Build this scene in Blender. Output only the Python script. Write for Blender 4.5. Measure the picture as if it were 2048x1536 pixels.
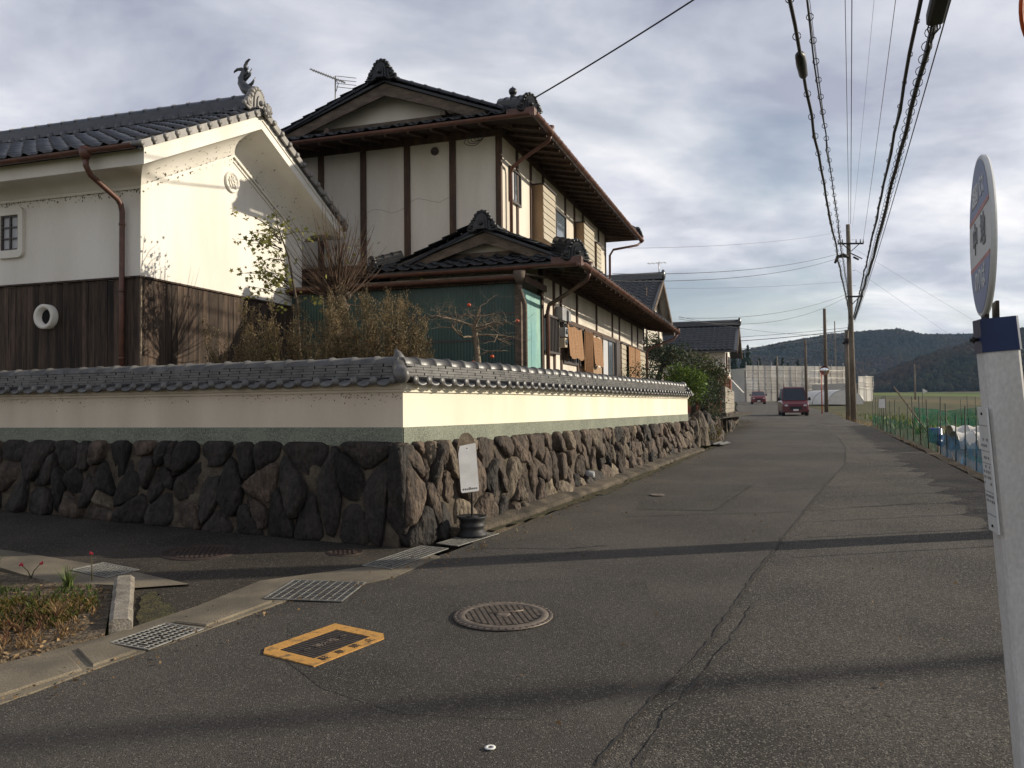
import bpy, bmesh, math, random
import numpy as np
from mathutils import Matrix, Vector, noise as mnoise
R = math.radians
random.seed(7)
scene = bpy.context.scene
for o in list(bpy.data.objects):
    bpy.data.objects.remove(o)
COL = scene.collection

# ------------------------------------------------------------------ camera
PITCH = math.atan(48 / 1650.0)
ROLL = 0.010
cam_d = bpy.data.cameras.new("camera")
cam_d.sensor_width = 36.0
cam_d.lens = 36.0 * 1650.0 / 2048.0
cam_d.clip_start = 0.05
cam_d.clip_end = 6000
cam = bpy.data.objects.new("camera", cam_d)
COL.objects.link(cam)
_f = Vector((0, math.cos(PITCH), math.sin(PITCH)))
_r0 = Vector((1, 0, 0))
_u0 = _r0.cross(_f)
_r = _r0 * math.cos(ROLL) - _u0 * math.sin(ROLL)
_u = _u0 * math.cos(ROLL) + _r0 * math.sin(ROLL)
cam.matrix_world = Matrix(((_r.x, _u.x, -_f.x, 0), (_r.y, _u.y, -_f.y, 0), (_r.z, _u.z, -_f.z, 1.5), (0, 0, 0, 1)))
scene.camera = cam

# ------------------------------------------------------------------ light
SUN_AZ = 11.0      # degrees from +X towards +Y
SUN_EL = 20.0
world = bpy.data.worlds.new("World")
scene.world = world
world.use_nodes = True
wn, wl = world.node_tree.nodes, world.node_tree.links
wn.clear()
w_out = wn.new("ShaderNodeOutputWorld")
w_bg = wn.new("ShaderNodeBackground")
w_bg.inputs["Strength"].default_value = 0.092
sky = wn.new("ShaderNodeTexSky")
sky.sky_type = 'NISHITA'
sky.sun_disc = False
sky.sun_elevation = R(SUN_EL)
sky.sun_rotation = R(90 - SUN_AZ)
sky.air_density = 1.0
sky.dust_density = 1.5
wl.new(w_bg.outputs[0], w_out.inputs[0])


def wnode(t, **kw):
    n = wn.new(t)
    for k, v in kw.items():
        setattr(n, k, v)
    return n


tc = wnode("ShaderNodeTexCoord")
sep = wnode("ShaderNodeSeparateXYZ")
wl.new(tc.outputs["Generated"], sep.inputs[0])
zadd = wnode("ShaderNodeMath", operation='ADD'); zadd.inputs[1].default_value = 0.16
zmax = wnode("ShaderNodeMath", operation='MAXIMUM'); zmax.inputs[1].default_value = 0.0
wl.new(sep.outputs[2], zmax.inputs[0]); wl.new(zmax.outputs[0], zadd.inputs[0])
dx = wnode("ShaderNodeMath", operation='DIVIDE'); dy = wnode("ShaderNodeMath", operation='DIVIDE')
wl.new(sep.outputs[0], dx.inputs[0]); wl.new(zadd.outputs[0], dx.inputs[1])
wl.new(sep.outputs[1], dy.inputs[0]); wl.new(zadd.outputs[0], dy.inputs[1])
comb = wnode("ShaderNodeCombineXYZ")
wl.new(dx.outputs[0], comb.inputs[0]); wl.new(dy.outputs[0], comb.inputs[1])


def wnoise(scale, detail, rough, off, stretch=(1, 1, 1), dist=0.0):
    m = wnode("ShaderNodeMapping"); m.inputs["Location"].default_value = off
    m.inputs["Scale"].default_value = stretch
    wl.new(comb.outputs[0], m.inputs[0])
    n = wnode("ShaderNodeTexNoise")
    n.inputs["Scale"].default_value = scale; n.inputs["Detail"].default_value = detail
    n.inputs["Roughness"].default_value = rough; n.inputs["Distortion"].default_value = dist
    wl.new(m.outputs[0], n.inputs["Vector"])
    return n


n1 = wnoise(0.62, 7, 0.52, (3.1, 1.7, 0), (1.0, 1.1, 1), 0.35)
n2 = wnoise(1.5, 6, 0.55, (8.4, 2.2, 1), (1.0, 1.12, 1), 0.3)
r_cov = wnode("ShaderNodeValToRGB")                # how much cloud covers the blue
r_cov.color_ramp.elements[0].position = 0.34; r_cov.color_ramp.elements[0].color = (.30, .30, .30, 1)
r_cov.color_ramp.elements[1].position = 0.49; r_cov.color_ramp.elements[1].color = (1, 1, 1, 1)
wl.new(n1.outputs[0], r_cov.inputs[0])
r_shade = wnode("ShaderNodeValToRGB")              # grey bases and bright tops
r_shade.color_ramp.elements[0].position = 0.36; r_shade.color_ramp.elements[0].color = (4.6, 4.85, 5.8, 1)
r_shade.color_ramp.elements[1].position = 0.66; r_shade.color_ramp.elements[1].color = (10.2, 10.1, 10.2, 1)
e = r_shade.color_ramp.elements.new(0.5); e.color = (7.0, 7.2, 7.9, 1)
wl.new(n2.outputs[0], r_shade.inputs[0])
# low cloud banks near the horizon are brighter, the west (left) greyer-blue
r_low = wnode("ShaderNodeValToRGB")
r_low.color_ramp.elements[0].position = 0.02; r_low.color_ramp.elements[0].color = (1.26, 1.23, 1.16, 1)
r_low.color_ramp.elements[1].position = 0.65; r_low.color_ramp.elements[1].color = (0.56, .59, .66, 1)
el_ = r_low.color_ramp.elements.new(0.30); el_.color = (.95, .95, .965, 1)
wl.new(zmax.outputs[0], r_low.inputs[0])
mulc = wnode("ShaderNodeMixRGB", blend_type='MULTIPLY'); mulc.inputs[0].default_value = 1
wl.new(r_shade.outputs[0], mulc.inputs[1]); wl.new(r_low.outputs[0], mulc.inputs[2])
mixc = wnode("ShaderNodeMixRGB")
wl.new(r_cov.outputs[0], mixc.inputs[0]); wl.new(sky.outputs[0], mixc.inputs[1]); wl.new(mulc.outputs[0], mixc.inputs[2])
wl.new(mixc.outputs[0], w_bg.inputs[0])

sun_d = bpy.data.lights.new("sun", 'SUN')
sun_d.energy = 5.0
sun_d.angle = R(0.55)
sun_d.color = (1.0, 0.91, 0.75)
sun = bpy.data.objects.new("sun", sun_d)
COL.objects.link(sun)
sdir = Vector((math.cos(R(SUN_AZ)) * math.cos(R(SUN_EL)), math.sin(R(SUN_AZ)) * math.cos(R(SUN_EL)), math.sin(R(SUN_EL))))
sun.rotation_euler = sdir.to_track_quat('Z', 'Y').to_euler()
sun.location = (30, 10, 30)

vs = scene.view_settings
vs.view_transform = 'Standard'
vs.look = 'None'
vs.exposure = 0.16
vs.gamma = 1.0
vs.use_curve_mapping = False
scene.cycles.max_bounces = 5
scene.cycles.diffuse_bounces = 3
scene.cycles.glossy_bounces = 2
scene.cycles.transparent_max_bounces = 12
scene.cycles.volume_bounces = 0

# ------------------------------------------------------------------ mesh helpers


class MB:
    def __init__(self):
        self.v = []; self.f = []; self.s = []

    def add(self, vs_, fs, smooth=False):
        b = len(self.v)
        self.v += [tuple(p) for p in vs_]
        self.f += [tuple(i + b for i in q) for q in fs]
        self.s += [smooth] * len(fs)
        return self

    def box(self, x0, x1, y0, y1, z0, z1, M=None):
        p = [(x0, y0, z0), (x1, y0, z0), (x1, y1, z0), (x0, y1, z0), (x0, y0, z1), (x1, y0, z1), (x1, y1, z1), (x0, y1, z1)]
        if M is not None:
            p = [M @ Vector(q) for q in p]
        return self.add(p, [(0, 3, 2, 1), (4, 5, 6, 7), (0, 1, 5, 4), (1, 2, 6, 5), (2, 3, 7, 6), (3, 0, 4, 7)])

    def bar(self, a, b, w, h=None, up=(0, 0, 1)):
        a, b = Vector(a), Vector(b); h = h or w
        d = (b - a); L = d.length; d.normalize()
        upv = Vector(up)
        if abs(d.dot(upv)) > .98:
            upv = Vector((1, 0, 0))
        sx = d.cross(upv).normalized(); sz = sx.cross(d)
        M = Matrix(((d.x, sx.x, sz.x, a.x), (d.y, sx.y, sz.y, a.y), (d.z, sx.z, sz.z, a.z), (0, 0, 0, 1)))
        return self.box(0, L, -w / 2, w / 2, -h / 2, h / 2, M)

    def tube(self, path, r, n=6, caps=True, smooth=True):
        P = [Vector(p) for p in path]
        m = len(P)
        rr = r if isinstance(r, (list, tuple)) else [r] * m
        V = []; nv = None
        for i in range(m):
            t = (P[min(i + 1, m - 1)] - P[max(i - 1, 0)])
            if t.length < 1e-9:
                t = Vector((0, 0, 1))
            t.normalize()
            if nv is None:
                a = Vector((0, 0, 1)) if abs(t.z) < .9 else Vector((1, 0, 0))
                nv = (a - t * a.dot(t)).normalized()
            else:
                nv = (nv - t * nv.dot(t))
                nv = nv.normalized() if nv.length > 1e-6 else t.orthogonal().normalized()
            bv = t.cross(nv)
            for k in range(n):
                an = 2 * math.pi * k / n
                V.append(P[i] + (nv * math.cos(an) + bv * math.sin(an)) * rr[i])
        F = []
        for i in range(m - 1):
            for k in range(n):
                k2 = (k + 1) % n
                F.append((i * n + k, i * n + k2, (i + 1) * n + k2, (i + 1) * n + k))
        self.add(V, F, smooth)
        if caps and n > 2:
            b = len(self.v) - m * n
            self.f.append(tuple(b + k for k in reversed(range(n)))); self.s.append(False)
            self.f.append(tuple(b + (m - 1) * n + k for k in range(n))); self.s.append(False)
        return self

    def lathe(self, prof, n=16, M=None, smooth=True):
        V = []; F = []
        for (r, z) in prof:
            for k in range(n):
                a = 2 * math.pi * k / n
                V.append(Vector((r * math.cos(a), r * math.sin(a), z)))
        if M is not None:
            V = [M @ q for q in V]
        for i in range(len(prof) - 1):
            for k in range(n):
                k2 = (k + 1) % n
                F.append((i * n + k, i * n + k2, (i + 1) * n + k2, (i + 1) * n + k))
        self.add(V, F, smooth)
        return self

    def extrude(self, poly, M, d0, d1, smooth_side=False):
        """poly in local xy, extruded along local z from d0 to d1"""
        n = len(poly)
        V = [M @ Vector((x, y, d0)) for x, y in poly] + [M @ Vector((x, y, d1)) for x, y in poly]
        b = len(self.v)
        self.v += [tuple(q) for q in V]
        self.f.append(tuple(b + i for i in reversed(range(n)))); self.s.append(False)
        self.f.append(tuple(b + n + i for i in range(n))); self.s.append(False)
        for i in range(n):
            j = (i + 1) % n
            self.f.append((b + i, b + j, b + n + j, b + n + i)); self.s.append(smooth_side)
        return self

    def grid(self, fn, nu, nv, smooth=True):
        V = [fn(i / nu, j / nv) for i in range(nu + 1) for j in range(nv + 1)]
        F = [(i * (nv + 1) + j, (i + 1) * (nv + 1) + j, (i + 1) * (nv + 1) + j + 1, i * (nv + 1) + j + 1) for i in range(nu) for j in range(nv)]
        return self.add(V, F, smooth)

    def sphere(self, c, r, n=10, m=7, sc=(1, 1, 1)):
        c = Vector(c)
        V = []; F = []
        for i in range(m + 1):
            th = math.pi * i / m
            for k in range(n):
                a = 2 * math.pi * k / n
                V.append((c.x + r * sc[0] * math.sin(th) * math.cos(a), c.y + r * sc[1] * math.sin(th) * math.sin(a), c.z + r * sc[2] * math.cos(th)))
        for i in range(m):
            for k in range(n):
                k2 = (k + 1) % n
                F.append((i * n + k, (i + 1) * n + k, (i + 1) * n + k2, i * n + k2))
        return self.add(V, F, True)

    def mesh(self, name, mat):
        me = bpy.data.meshes.new(name)
        me.from_pydata(self.v, [], self.f)
        me.polygons.foreach_set("use_smooth", self.s)
        if mat is not None:
            me.materials.append(mat)
        me.update()
        return me

    def build(self, name, mat, parent=None, world=False):
        return inst(name, self.mesh(name, mat), parent, None, world)


ROOTM = {}


def inst(name, me, parent=None, M=None, world=False):
    o = bpy.data.objects.new(name, me)
    COL.objects.link(o)
    if parent is not None:
        o.parent = parent
        if world:
            o.matrix_parent_inverse = ROOTM[parent.name].inverted()
    if M is not None:
        o.matrix_basis = M
    return o


def tag(o, label=None, cat=None, group=None, kind=None):
    if label: o["label"] = label
    if cat: o["category"] = cat
    if group: o["group"] = group
    if kind: o["kind"] = kind
    return o


def thing(name, label, cat, loc=(0, 0, 0), rz=0.0, group=None):
    o = bpy.data.objects.new(name, None)
    o.empty_display_size = 0.2
    COL.objects.link(o)
    o.location = loc
    o.rotation_euler = (0, 0, rz)
    ROOTM[o.name] = Matrix.Translation(loc) @ Matrix.Rotation(rz, 4, 'Z')
    tag(o, label, cat, group)
    return o


def copy_tree(o, parent=None):
    c = o.copy(); COL.objects.link(c)
    if parent is not None:
        c.parent = parent
    for ch in [x for x in o.children]:
        copy_tree(ch, c)
    return c


def np_mesh(name, V, F, mat, smooth=False):
    me = bpy.data.meshes.new(name)
    V = np.asarray(V, dtype=np.float32); F = np.asarray(F, dtype=np.int32)
    k = F.shape[1]
    me.vertices.add(len(V)); me.vertices.foreach_set("co", V.ravel())
    me.loops.add(F.size); me.loops.foreach_set("vertex_index", F.ravel())
    me.polygons.add(len(F))
    me.polygons.foreach_set("loop_start", np.arange(0, F.size, k, dtype=np.int32))
    me.polygons.foreach_set("loop_total", np.full(len(F), k, dtype=np.int32))
    me.update(calc_edges=True)
    me.polygons.foreach_set("use_smooth", np.full(len(F), smooth))
    if mat: me.materials.append(mat)
    me.validate()
    return me


def text_mesh(txt, size, mat, bold=0.0, ext=0.001):
    cu = bpy.data.curves.new("lettering", 'FONT')
    cu.body = txt; cu.size = size; cu.align_x = 'CENTER'; cu.align_y = 'CENTER'
    cu.extrude = ext; cu.offset = bold
    cu.resolution_u = 3
    ob = bpy.data.objects.new("lettering_tmp", cu)
    COL.objects.link(ob)
    bpy.context.view_layer.update()
    me = bpy.data.meshes.new_from_object(ob.evaluated_get(bpy.context.evaluated_depsgraph_get()))
    bpy.data.objects.remove(ob)
    me.materials.clear(); me.materials.append(mat)
    return me


# ------------------------------------------------------------------ materials
def pm(name, base, col2=None, rough=0.75, scale=6.0, detail=6, lo=.35, hi=.65, rnd=0.0, island=False, fine=0.0, fscale=120.0,
       bump=0.0, bscale=40.0, bdist=0.01, spec=0.35, metal=0.0, stretch=(1, 1, 1), obj=False, alpha=1.0, trans=0.0,
       speck=None, coat=0.0):
    m = bpy.data.materials.new(name)
    m.use_nodes = True
    nt = m.node_tree; N, L = nt.nodes, nt.links
    b = N["Principled BSDF"]
    b.inputs["Roughness"].default_value = rough
    b.inputs["Metallic"].default_value = metal
    b.inputs["Specular IOR Level"].default_value = spec
    if coat: b.inputs["Coat Weight"].default_value = coat; b.inputs["Coat Roughness"].default_value = .08
    if alpha < 1: b.inputs["Alpha"].default_value = alpha
    if trans: b.inputs["Transmission Weight"].default_value = trans
    if obj:
        t = N.new("ShaderNodeTexCoord"); vec = t.outputs["Object"]
    else:
        t = N.new("ShaderNodeNewGeometry"); vec = t.outputs["Position"]
    mp = N.new("ShaderNodeMapping"); mp.inputs["Scale"].default_value = stretch
    L.new(vec, mp.inputs[0])
    nz = N.new("ShaderNodeTexNoise"); nz.inputs["Scale"].default_value = scale; nz.inputs["Detail"].default_value = detail
    L.new(mp.outputs[0], nz.inputs["Vector"])
    rp = N.new("ShaderNodeValToRGB")
    c2 = col2 or tuple(c * .8 for c in base)
    rp.color_ramp.elements[0].position = lo; rp.color_ramp.elements[0].color = (*c2, 1)
    rp.color_ramp.elements[1].position = hi; rp.color_ramp.elements[1].color = (*base, 1)
    L.new(nz.outputs[0], rp.inputs[0])
    out = rp.outputs[0]
    if fine:
        n2_ = N.new("ShaderNodeTexNoise"); n2_.inputs["Scale"].default_value = fscale; n2_.inputs["Detail"].default_value = 3
        L.new(mp.outputs[0], n2_.inputs["Vector"])
        mr = N.new("ShaderNodeMapRange"); mr.inputs[1].default_value = .3; mr.inputs[2].default_value = .7
        mr.inputs[3].default_value = 1 - fine; mr.inputs[4].default_value = 1 + fine
        L.new(n2_.outputs[0], mr.inputs[0])
        mx = N.new("ShaderNodeMixRGB"); mx.blend_type = 'MULTIPLY'; mx.inputs[0].default_value = 1
        L.new(out, mx.inputs[1]); L.new(mr.outputs[0], mx.inputs[2]); out = mx.outputs[0]
    for speck in (speck if isinstance(speck, list) else [speck] if speck else []):          # (scale, threshold, colour)
        vo = N.new("ShaderNodeTexVoronoi"); vo.inputs["Scale"].default_value = speck[0]
        L.new(vec, vo.inputs["Vector"])
        sr = N.new("ShaderNodeSeparateColor"); L.new(vo.outputs["Color"], sr.inputs[0])
        gt = N.new("ShaderNodeMath"); gt.operation = 'GREATER_THAN'; gt.inputs[1].default_value = speck[1]
        L.new(sr.outputs[0], gt.inputs[0])
        mx = N.new("ShaderNodeMixRGB"); mx.inputs[2].default_value = (*speck[2], 1)
        L.new(gt.outputs[0], mx.inputs[0]); L.new(out, mx.inputs[1]); out = mx.outputs[0]
    if rnd:
        if island:
            oi = N.new("ShaderNodeNewGeometry"); src = oi.outputs["Random Per Island"]
        else:
            oi = N.new("ShaderNodeObjectInfo"); src = oi.outputs["Random"]
        mr = N.new("ShaderNodeMapRange"); mr.inputs[3].default_value = 1 - rnd; mr.inputs[4].default_value = 1 + rnd
        L.new(src, mr.inputs[0])
        mx = N.new("ShaderNodeMixRGB"); mx.blend_type = 'MULTIPLY'; mx.inputs[0].default_value = 1
        L.new(out, mx.inputs[1]); L.new(mr.outputs[0], mx.inputs[2]); out = mx.outputs[0]
    L.new(out, b.inputs["Base Color"])
    if bump:
        nb = N.new("ShaderNodeTexNoise"); nb.inputs["Scale"].default_value = bscale; nb.inputs["Detail"].default_value = 5
        L.new(mp.outputs[0], nb.inputs["Vector"])
        bp = N.new("ShaderNodeBump"); bp.inputs["Strength"].default_value = bump; bp.inputs["Distance"].default_value = bdist
        L.new(nb.outputs[0], bp.inputs["Height"]); L.new(bp.outputs[0], b.inputs["Normal"])
    return m


def leafmat(name, base, col2, rnd=.35, rough=.6, transl=.25):
    m = pm(name, base, col2, rough=rough, scale=3.0, rnd=rnd, island=True, spec=.25)
    nt = m.node_tree; N, L = nt.nodes, nt.links
    b = N["Principled BSDF"]; out = N["Material Output"]
    tr = N.new("ShaderNodeBsdfTranslucent")
    src = b.inputs["Base Color"].links[0].from_socket
    L.new(src, tr.inputs[0])
    mx = N.new("ShaderNodeMixShader"); mx.inputs[0].default_value = transl
    L.new(b.outputs[0], mx.inputs[1]); L.new(tr.outputs[0], mx.inputs[2]); L.new(mx.outputs[0], out.inputs[0])
    return m


def netmat(name, col, cov, alpha_scale=90):
    m = pm(name, col, tuple(c * .6 for c in col), rough=.6, scale=2.5)
    nt = m.node_tree; N, L = nt.nodes, nt.links
    b = N["Principled BSDF"]; out = N["Material Output"]
    tr = N.new("ShaderNodeBsdfTransparent")
    nz = N.new("ShaderNodeTexNoise"); nz.inputs["Scale"].default_value = 4; nz.inputs["Detail"].default_value = 6
    g_ = N.new("ShaderNodeNewGeometry"); L.new(g_.outputs["Position"], nz.inputs["Vector"])
    mr = N.new("ShaderNodeMapRange"); mr.inputs[1].default_value = .3; mr.inputs[2].default_value = .7
    mr.inputs[3].default_value = cov - .22; mr.inputs[4].default_value = cov + .22
    L.new(nz.outputs[0], mr.inputs[0])
    mx = N.new("ShaderNodeMixShader"); L.new(mr.outputs[0], mx.inputs[0])
    L.new(tr.outputs[0], mx.inputs[1]); L.new(b.outputs[0], mx.inputs[2]); L.new(mx.outputs[0], out.inputs[0])
    return m


M_ = {}
M_['asphalt'] = pm('asphalt_coarse', (.092, .080, .066), (.058, .051, .043), rough=.88, scale=.8, detail=9, lo=.42, hi=.60, fine=.5, fscale=150, bump=1.0, bscale=120, bdist=.03, speck=[(95, .90, (.035, .031, .027)), (120, .925, (.20, .18, .15)), (210, .955, (.30, .27, .225))], spec=.2)
M_['asphalt_fine'] = pm('asphalt_fine', (.080, .070, .058), (.054, .047, .040), rough=.86, scale=.7, detail=9, lo=.42, hi=.60, fine=.32, fscale=200, bump=.9, bscale=150, bdist=.018, speck=[(120, .93, (.036, .032, .028)), (150, .965, (.17, .155, .13)), (240, .97, (.24, .215, .18))], spec=.2)
M_['asphalt_patch'] = pm('asphalt_patch', (.068, .060, .051), (.047, .042, .036), rough=.87, scale=1.0, detail=9, fine=.38, fscale=180, bump=.9, bscale=150, bdist=.018, speck=[(120, .92, (.030, .027, .024)), (150, .96, (.16, .145, .12)), (240, .97, (.24, .215, .18))], spec=.2)
M_['asphalt_side'] = pm('asphalt_side', (.064, .054, .042), (.034, .029, .023), rough=.9, scale=1.1, detail=9, fine=.42, fscale=140, bump=.9, bscale=130, bdist=.02, speck=[(110, .91, (.034, .029, .024)), (140, .95, (.17, .15, .12))], spec=.15)
M_['tar'] = pm('tar', (.022, .021, .02), rough=.7, scale=8)
M_['crack'] = pm('crack_tar', (.034, .031, .028), rough=.95, scale=8)  # thin ribbons of dark tar along the cracks
M_['concrete'] = pm('concrete', (.185, .152, .105), (.095, .079, .056), rough=.9, scale=2.2, fine=.3, fscale=120, bump=.5, bscale=120, bdist=.006)
M_['concrete_old'] = pm('concrete_old', (.12, .095, .066), (.035, .028, .02), rough=.95, scale=3.5, fine=.4, fscale=60, bump=1, bscale=50, bdist=.03)
M_['kerb'] = pm('kerb_concrete', (.25, .22, .175), (.14, .12, .095), rough=.9, scale=9, fine=.4, fscale=90, bump=.6, bscale=90, bdist=.008)
M_['moss'] = pm('moss', (.07, .06, .022), (.03, .026, .014), rough=1, scale=14, fine=.5, fscale=80, bump=1, bscale=60, bdist=.02)
M_['steel'] = pm('galvanised_steel', (.44, .425, .385), (.28, .27, .245), rough=.42, scale=20, metal=.65, spec=.5)
M_['pit_shade'] = pm('dark_pit_shade', (.012, .012, .012), rough=1)  # near black stands in for the shade inside openings
M_['iron'] = pm('cast_iron', (.17, .135, .105), (.10, .078, .06), rough=.55, scale=25, fine=.2, metal=.25, spec=.4)
M_['iron_dark'] = pm('cast_iron_dark', (.028, .022, .019), rough=.8)
M_['rust'] = pm('rusty_iron', (.052, .033, .024), (.03, .020, .016), rough=.8, scale=18, fine=.3, metal=.1)
M_['yellow'] = pm('yellow_paint', (.46, .235, .055), (.16, .10, .045), rough=.75, scale=14, detail=9, lo=.30, hi=.46, fine=.2, fscale=80)
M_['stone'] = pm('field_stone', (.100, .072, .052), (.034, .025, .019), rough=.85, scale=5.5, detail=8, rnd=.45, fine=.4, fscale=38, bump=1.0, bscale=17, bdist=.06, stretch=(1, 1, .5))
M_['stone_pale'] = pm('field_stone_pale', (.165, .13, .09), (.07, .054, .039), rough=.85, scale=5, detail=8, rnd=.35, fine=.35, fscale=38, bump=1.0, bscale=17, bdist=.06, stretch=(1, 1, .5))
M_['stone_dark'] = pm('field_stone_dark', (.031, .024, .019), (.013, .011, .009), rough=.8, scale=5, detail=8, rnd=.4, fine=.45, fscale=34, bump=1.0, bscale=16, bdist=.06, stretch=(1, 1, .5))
M_['mortar'] = pm('mortar', (.10, .08, .056), (.045, .036, .026), rough=1, scale=9, fine=.3, fscale=80, bump=.6, bscale=60)
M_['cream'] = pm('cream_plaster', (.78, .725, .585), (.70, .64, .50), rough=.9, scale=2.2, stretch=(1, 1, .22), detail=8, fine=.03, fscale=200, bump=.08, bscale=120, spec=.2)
M_['cream_shade'] = pm('cream_plaster_shade', (.64, .55, .43), (.54, .46, .355), rough=.9, scale=2.2, stretch=(1, 1, .22), detail=8, fine=.04, fscale=160, bump=.08, bscale=120, spec=.2)  # darker cream for the side-street face, its shade put into the colour
M_['skirting'] = pm('green_washed_render', (.19, .20, .15), (.13, .14, .105), rough=.9, scale=2.5, fine=.35, fscale=90, bump=.7, bscale=130, bdist=.006, speck=(170, .8, (.29, .30, .235)))
M_['plaster'] = pm('white_plaster', (.76, .72, .65), (.66, .62, .545), rough=.9, scale=1.8, stretch=(1, 1, .2), detail=8, fine=.03, fscale=90, bump=.06, bscale=60, spec=.2)
M_['plaster_h'] = pm('house_plaster', (.66, .605, .52), (.54, .485, .405), rough=.9, scale=1.6, stretch=(1, 1, .18), detail=8, fine=.04, fscale=90, spec=.2)
M_['soot'] = pm('mould_spot', (.13, .10, .07), (.06, .05, .035), rough=1, scale=30)
M_['tile_wall'] = pm('smoked_grey_tile', (.125, .118, .108), (.068, .064, .06), rough=.42, scale=7, rnd=.16, fine=.12, fscale=60, spec=.5)
M_['tile_kura'] = pm('smoked_blue_tile', (.062, .063, .07), (.034, .035, .04), rough=.30, scale=9, rnd=.22, fine=.15, fscale=50, spec=.55)
M_['tile_verge'] = pm('smoked_verge_tile', (.25, .232, .21), (.165, .155, .145), rough=.5, scale=9, rnd=.15, fine=.12, spec=.45)
M_['tile_black'] = pm('black_glazed_tile', (.022, .0215, .022), (.012, .012, .0125), rough=.34, scale=9, rnd=.25, spec=.35)
M_['tile_far'] = pm('dark_far_tile', (.055, .056, .06), (.035, .036, .04), rough=.28, scale=9, rnd=.2, spec=.6)
M_['post'] = pm('dark_timber', (.085, .046, .027), (.045, .025, .016), rough=.7, scale=9, fine=.3, fscale=50, stretch=(1, 1, .12))
M_['timber_grey'] = pm('weathered_timber', (.14, .105, .078), (.075, .055, .04), rough=.85, scale=12, fine=.3, fscale=60, stretch=(.35, .35, 1))
M_['board'] = pm('cedar_board', (.075, .050, .035), (.024, .017, .013), rough=.9, scale=16, detail=8, rnd=.42, fine=.4, fscale=80, stretch=(1, 1, .07), bump=.5, bscale=60)
M_['copper'] = pm('brown_gutter', (.13, .055, .035), (.085, .036, .024), rough=.45, scale=8, spec=.45)
M_['soffit'] = pm('soffit_board', (.065, .04, .026), (.035, .022, .015), rough=.9, scale=14, fine=.2, stretch=(1, 1, 1))
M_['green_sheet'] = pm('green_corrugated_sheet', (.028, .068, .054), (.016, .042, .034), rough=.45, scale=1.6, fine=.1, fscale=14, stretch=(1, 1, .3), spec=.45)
M_['green_pale'] = pm('pale_green_sheet', (.22, .40, .32), (.13, .31, .30), rough=.5, scale=2.4, fine=.12, fscale=16, stretch=(1, 1, .4))  # paler green for the side sheets
M_['glass'] = pm('window_glass', (.10, .12, .14), (.08, .10, .12), rough=.06, spec=.9)
M_['curtain'] = pm('pale_curtain', (.50, .50, .50), (.40, .40, .42), rough=.9, scale=12, stretch=(6, 6, .3))
M_['beige'] = pm('beige_metal', (.40, .345, .255), (.35, .30, .22), rough=.55, scale=3)
M_['tan'] = pm('tan_metal', (.33, .215, .125), (.28, .18, .10), rough=.55, scale=3)
M_['bronze'] = pm('bronze_aluminium', (.055, .042, .035), rough=.45, spec=.5)
M_['reed'] = pm('reed_blind', (.33, .19, .10), (.22, .12, .062), rough=.95, scale=26, fine=.3, fscale=150, stretch=(1, 1, 2.2))
M_['grey_box'] = pm('grey_box', (.33, .33, .33), (.25, .25, .25), rough=.5)
M_['white_paint'] = pm('white_paint', (.72, .70, .66), (.62, .6, .56), rough=.6, scale=9, fine=.06)
M_['black'] = pm('black_rubber', (.02, .02, .02), (.014, .014, .014), rough=.6)
M_['cable'] = pm('cable_sheath', (.016, .016, .018), rough=.5)
M_['wire'] = pm('bare_wire', (.06, .06, .065), rough=.5)
M_['pole'] = pm('pole_concrete', (.20, .165, .125), (.12, .098, .073), rough=.9, scale=3, fine=.25, fscale=30, stretch=(1, 1, .3))
M_['pole_dark'] = pm('pole_dark', (.13, .095, .065), (.085, .062, .043), rough=.9, scale=3, fine=.2, stretch=(1, 1, .2))
M_['orange'] = pm('orange_enamel', (.50, .085, .02), (.4, .065, .015), rough=.4, scale=5)
M_['mirror'] = pm('mirror_glass', (.75, .78, .8), rough=.03, metal=1.0)
M_['bark'] = pm('bark', (.095, .072, .05), (.045, .034, .025), rough=.95, scale=12, fine=.4, fscale=60, bump=.8, bscale=40, bdist=.02, stretch=(1, 1, .4))
M_['bark_pale'] = pm('pale_bark', (.26, .20, .135), (.13, .1, .068), rough=.9, scale=14, fine=.3, fscale=60)
M_['twig'] = pm('twig', (.125, .075, .045), (.075, .045, .028), rough=.9, scale=8, rnd=.2)
M_['stalk'] = leafmat('dry_stalk', (.20, .143, .070), (.115, .086, .043), rnd=.45, transl=.15)
M_['stalk_green'] = leafmat('drying_leaf', (.16, .135, .045), (.10, .09, .035), rnd=.45)
M_['dead_leaf'] = leafmat('dead_leaf', (.21, .125, .055), (.12, .075, .035), rnd=.45)
M_['maple'] = leafmat('maple_leaf', (.215, .20, .04), (.12, .13, .03), rnd=.4, transl=.35)
M_['persimmon'] = pm('persimmon_skin', (.55, .085, .02), (.45, .06, .015), rough=.35, scale=9)
M_['leaf'] = leafmat('evergreen_leaf', (.065, .085, .026), (.03, .045, .016), rnd=.5)
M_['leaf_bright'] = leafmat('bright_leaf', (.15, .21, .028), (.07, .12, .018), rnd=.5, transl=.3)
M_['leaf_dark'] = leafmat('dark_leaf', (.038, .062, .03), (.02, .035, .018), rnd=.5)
M_['leaf_brown'] = leafmat('bronze_leaf', (.10, .07, .025), (.05, .045, .018), rnd=.5)
M_['leaf_yellow'] = leafmat('yellowing_leaf', (.16, .12, .028), (.09, .075, .02), rnd=.5)
M_['soil'] = pm('bed_soil', (.15, .112, .07), (.06, .045, .03), rough=1, scale=16, fine=.5, fscale=60, bump=1, bscale=40, bdist=.04)
M_['garden_soil'] = pm('garden_soil', (.07, .055, .035), (.035, .03, .018), rough=1, scale=4, fine=.4, fscale=40, bump=.8, bscale=30)
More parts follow.
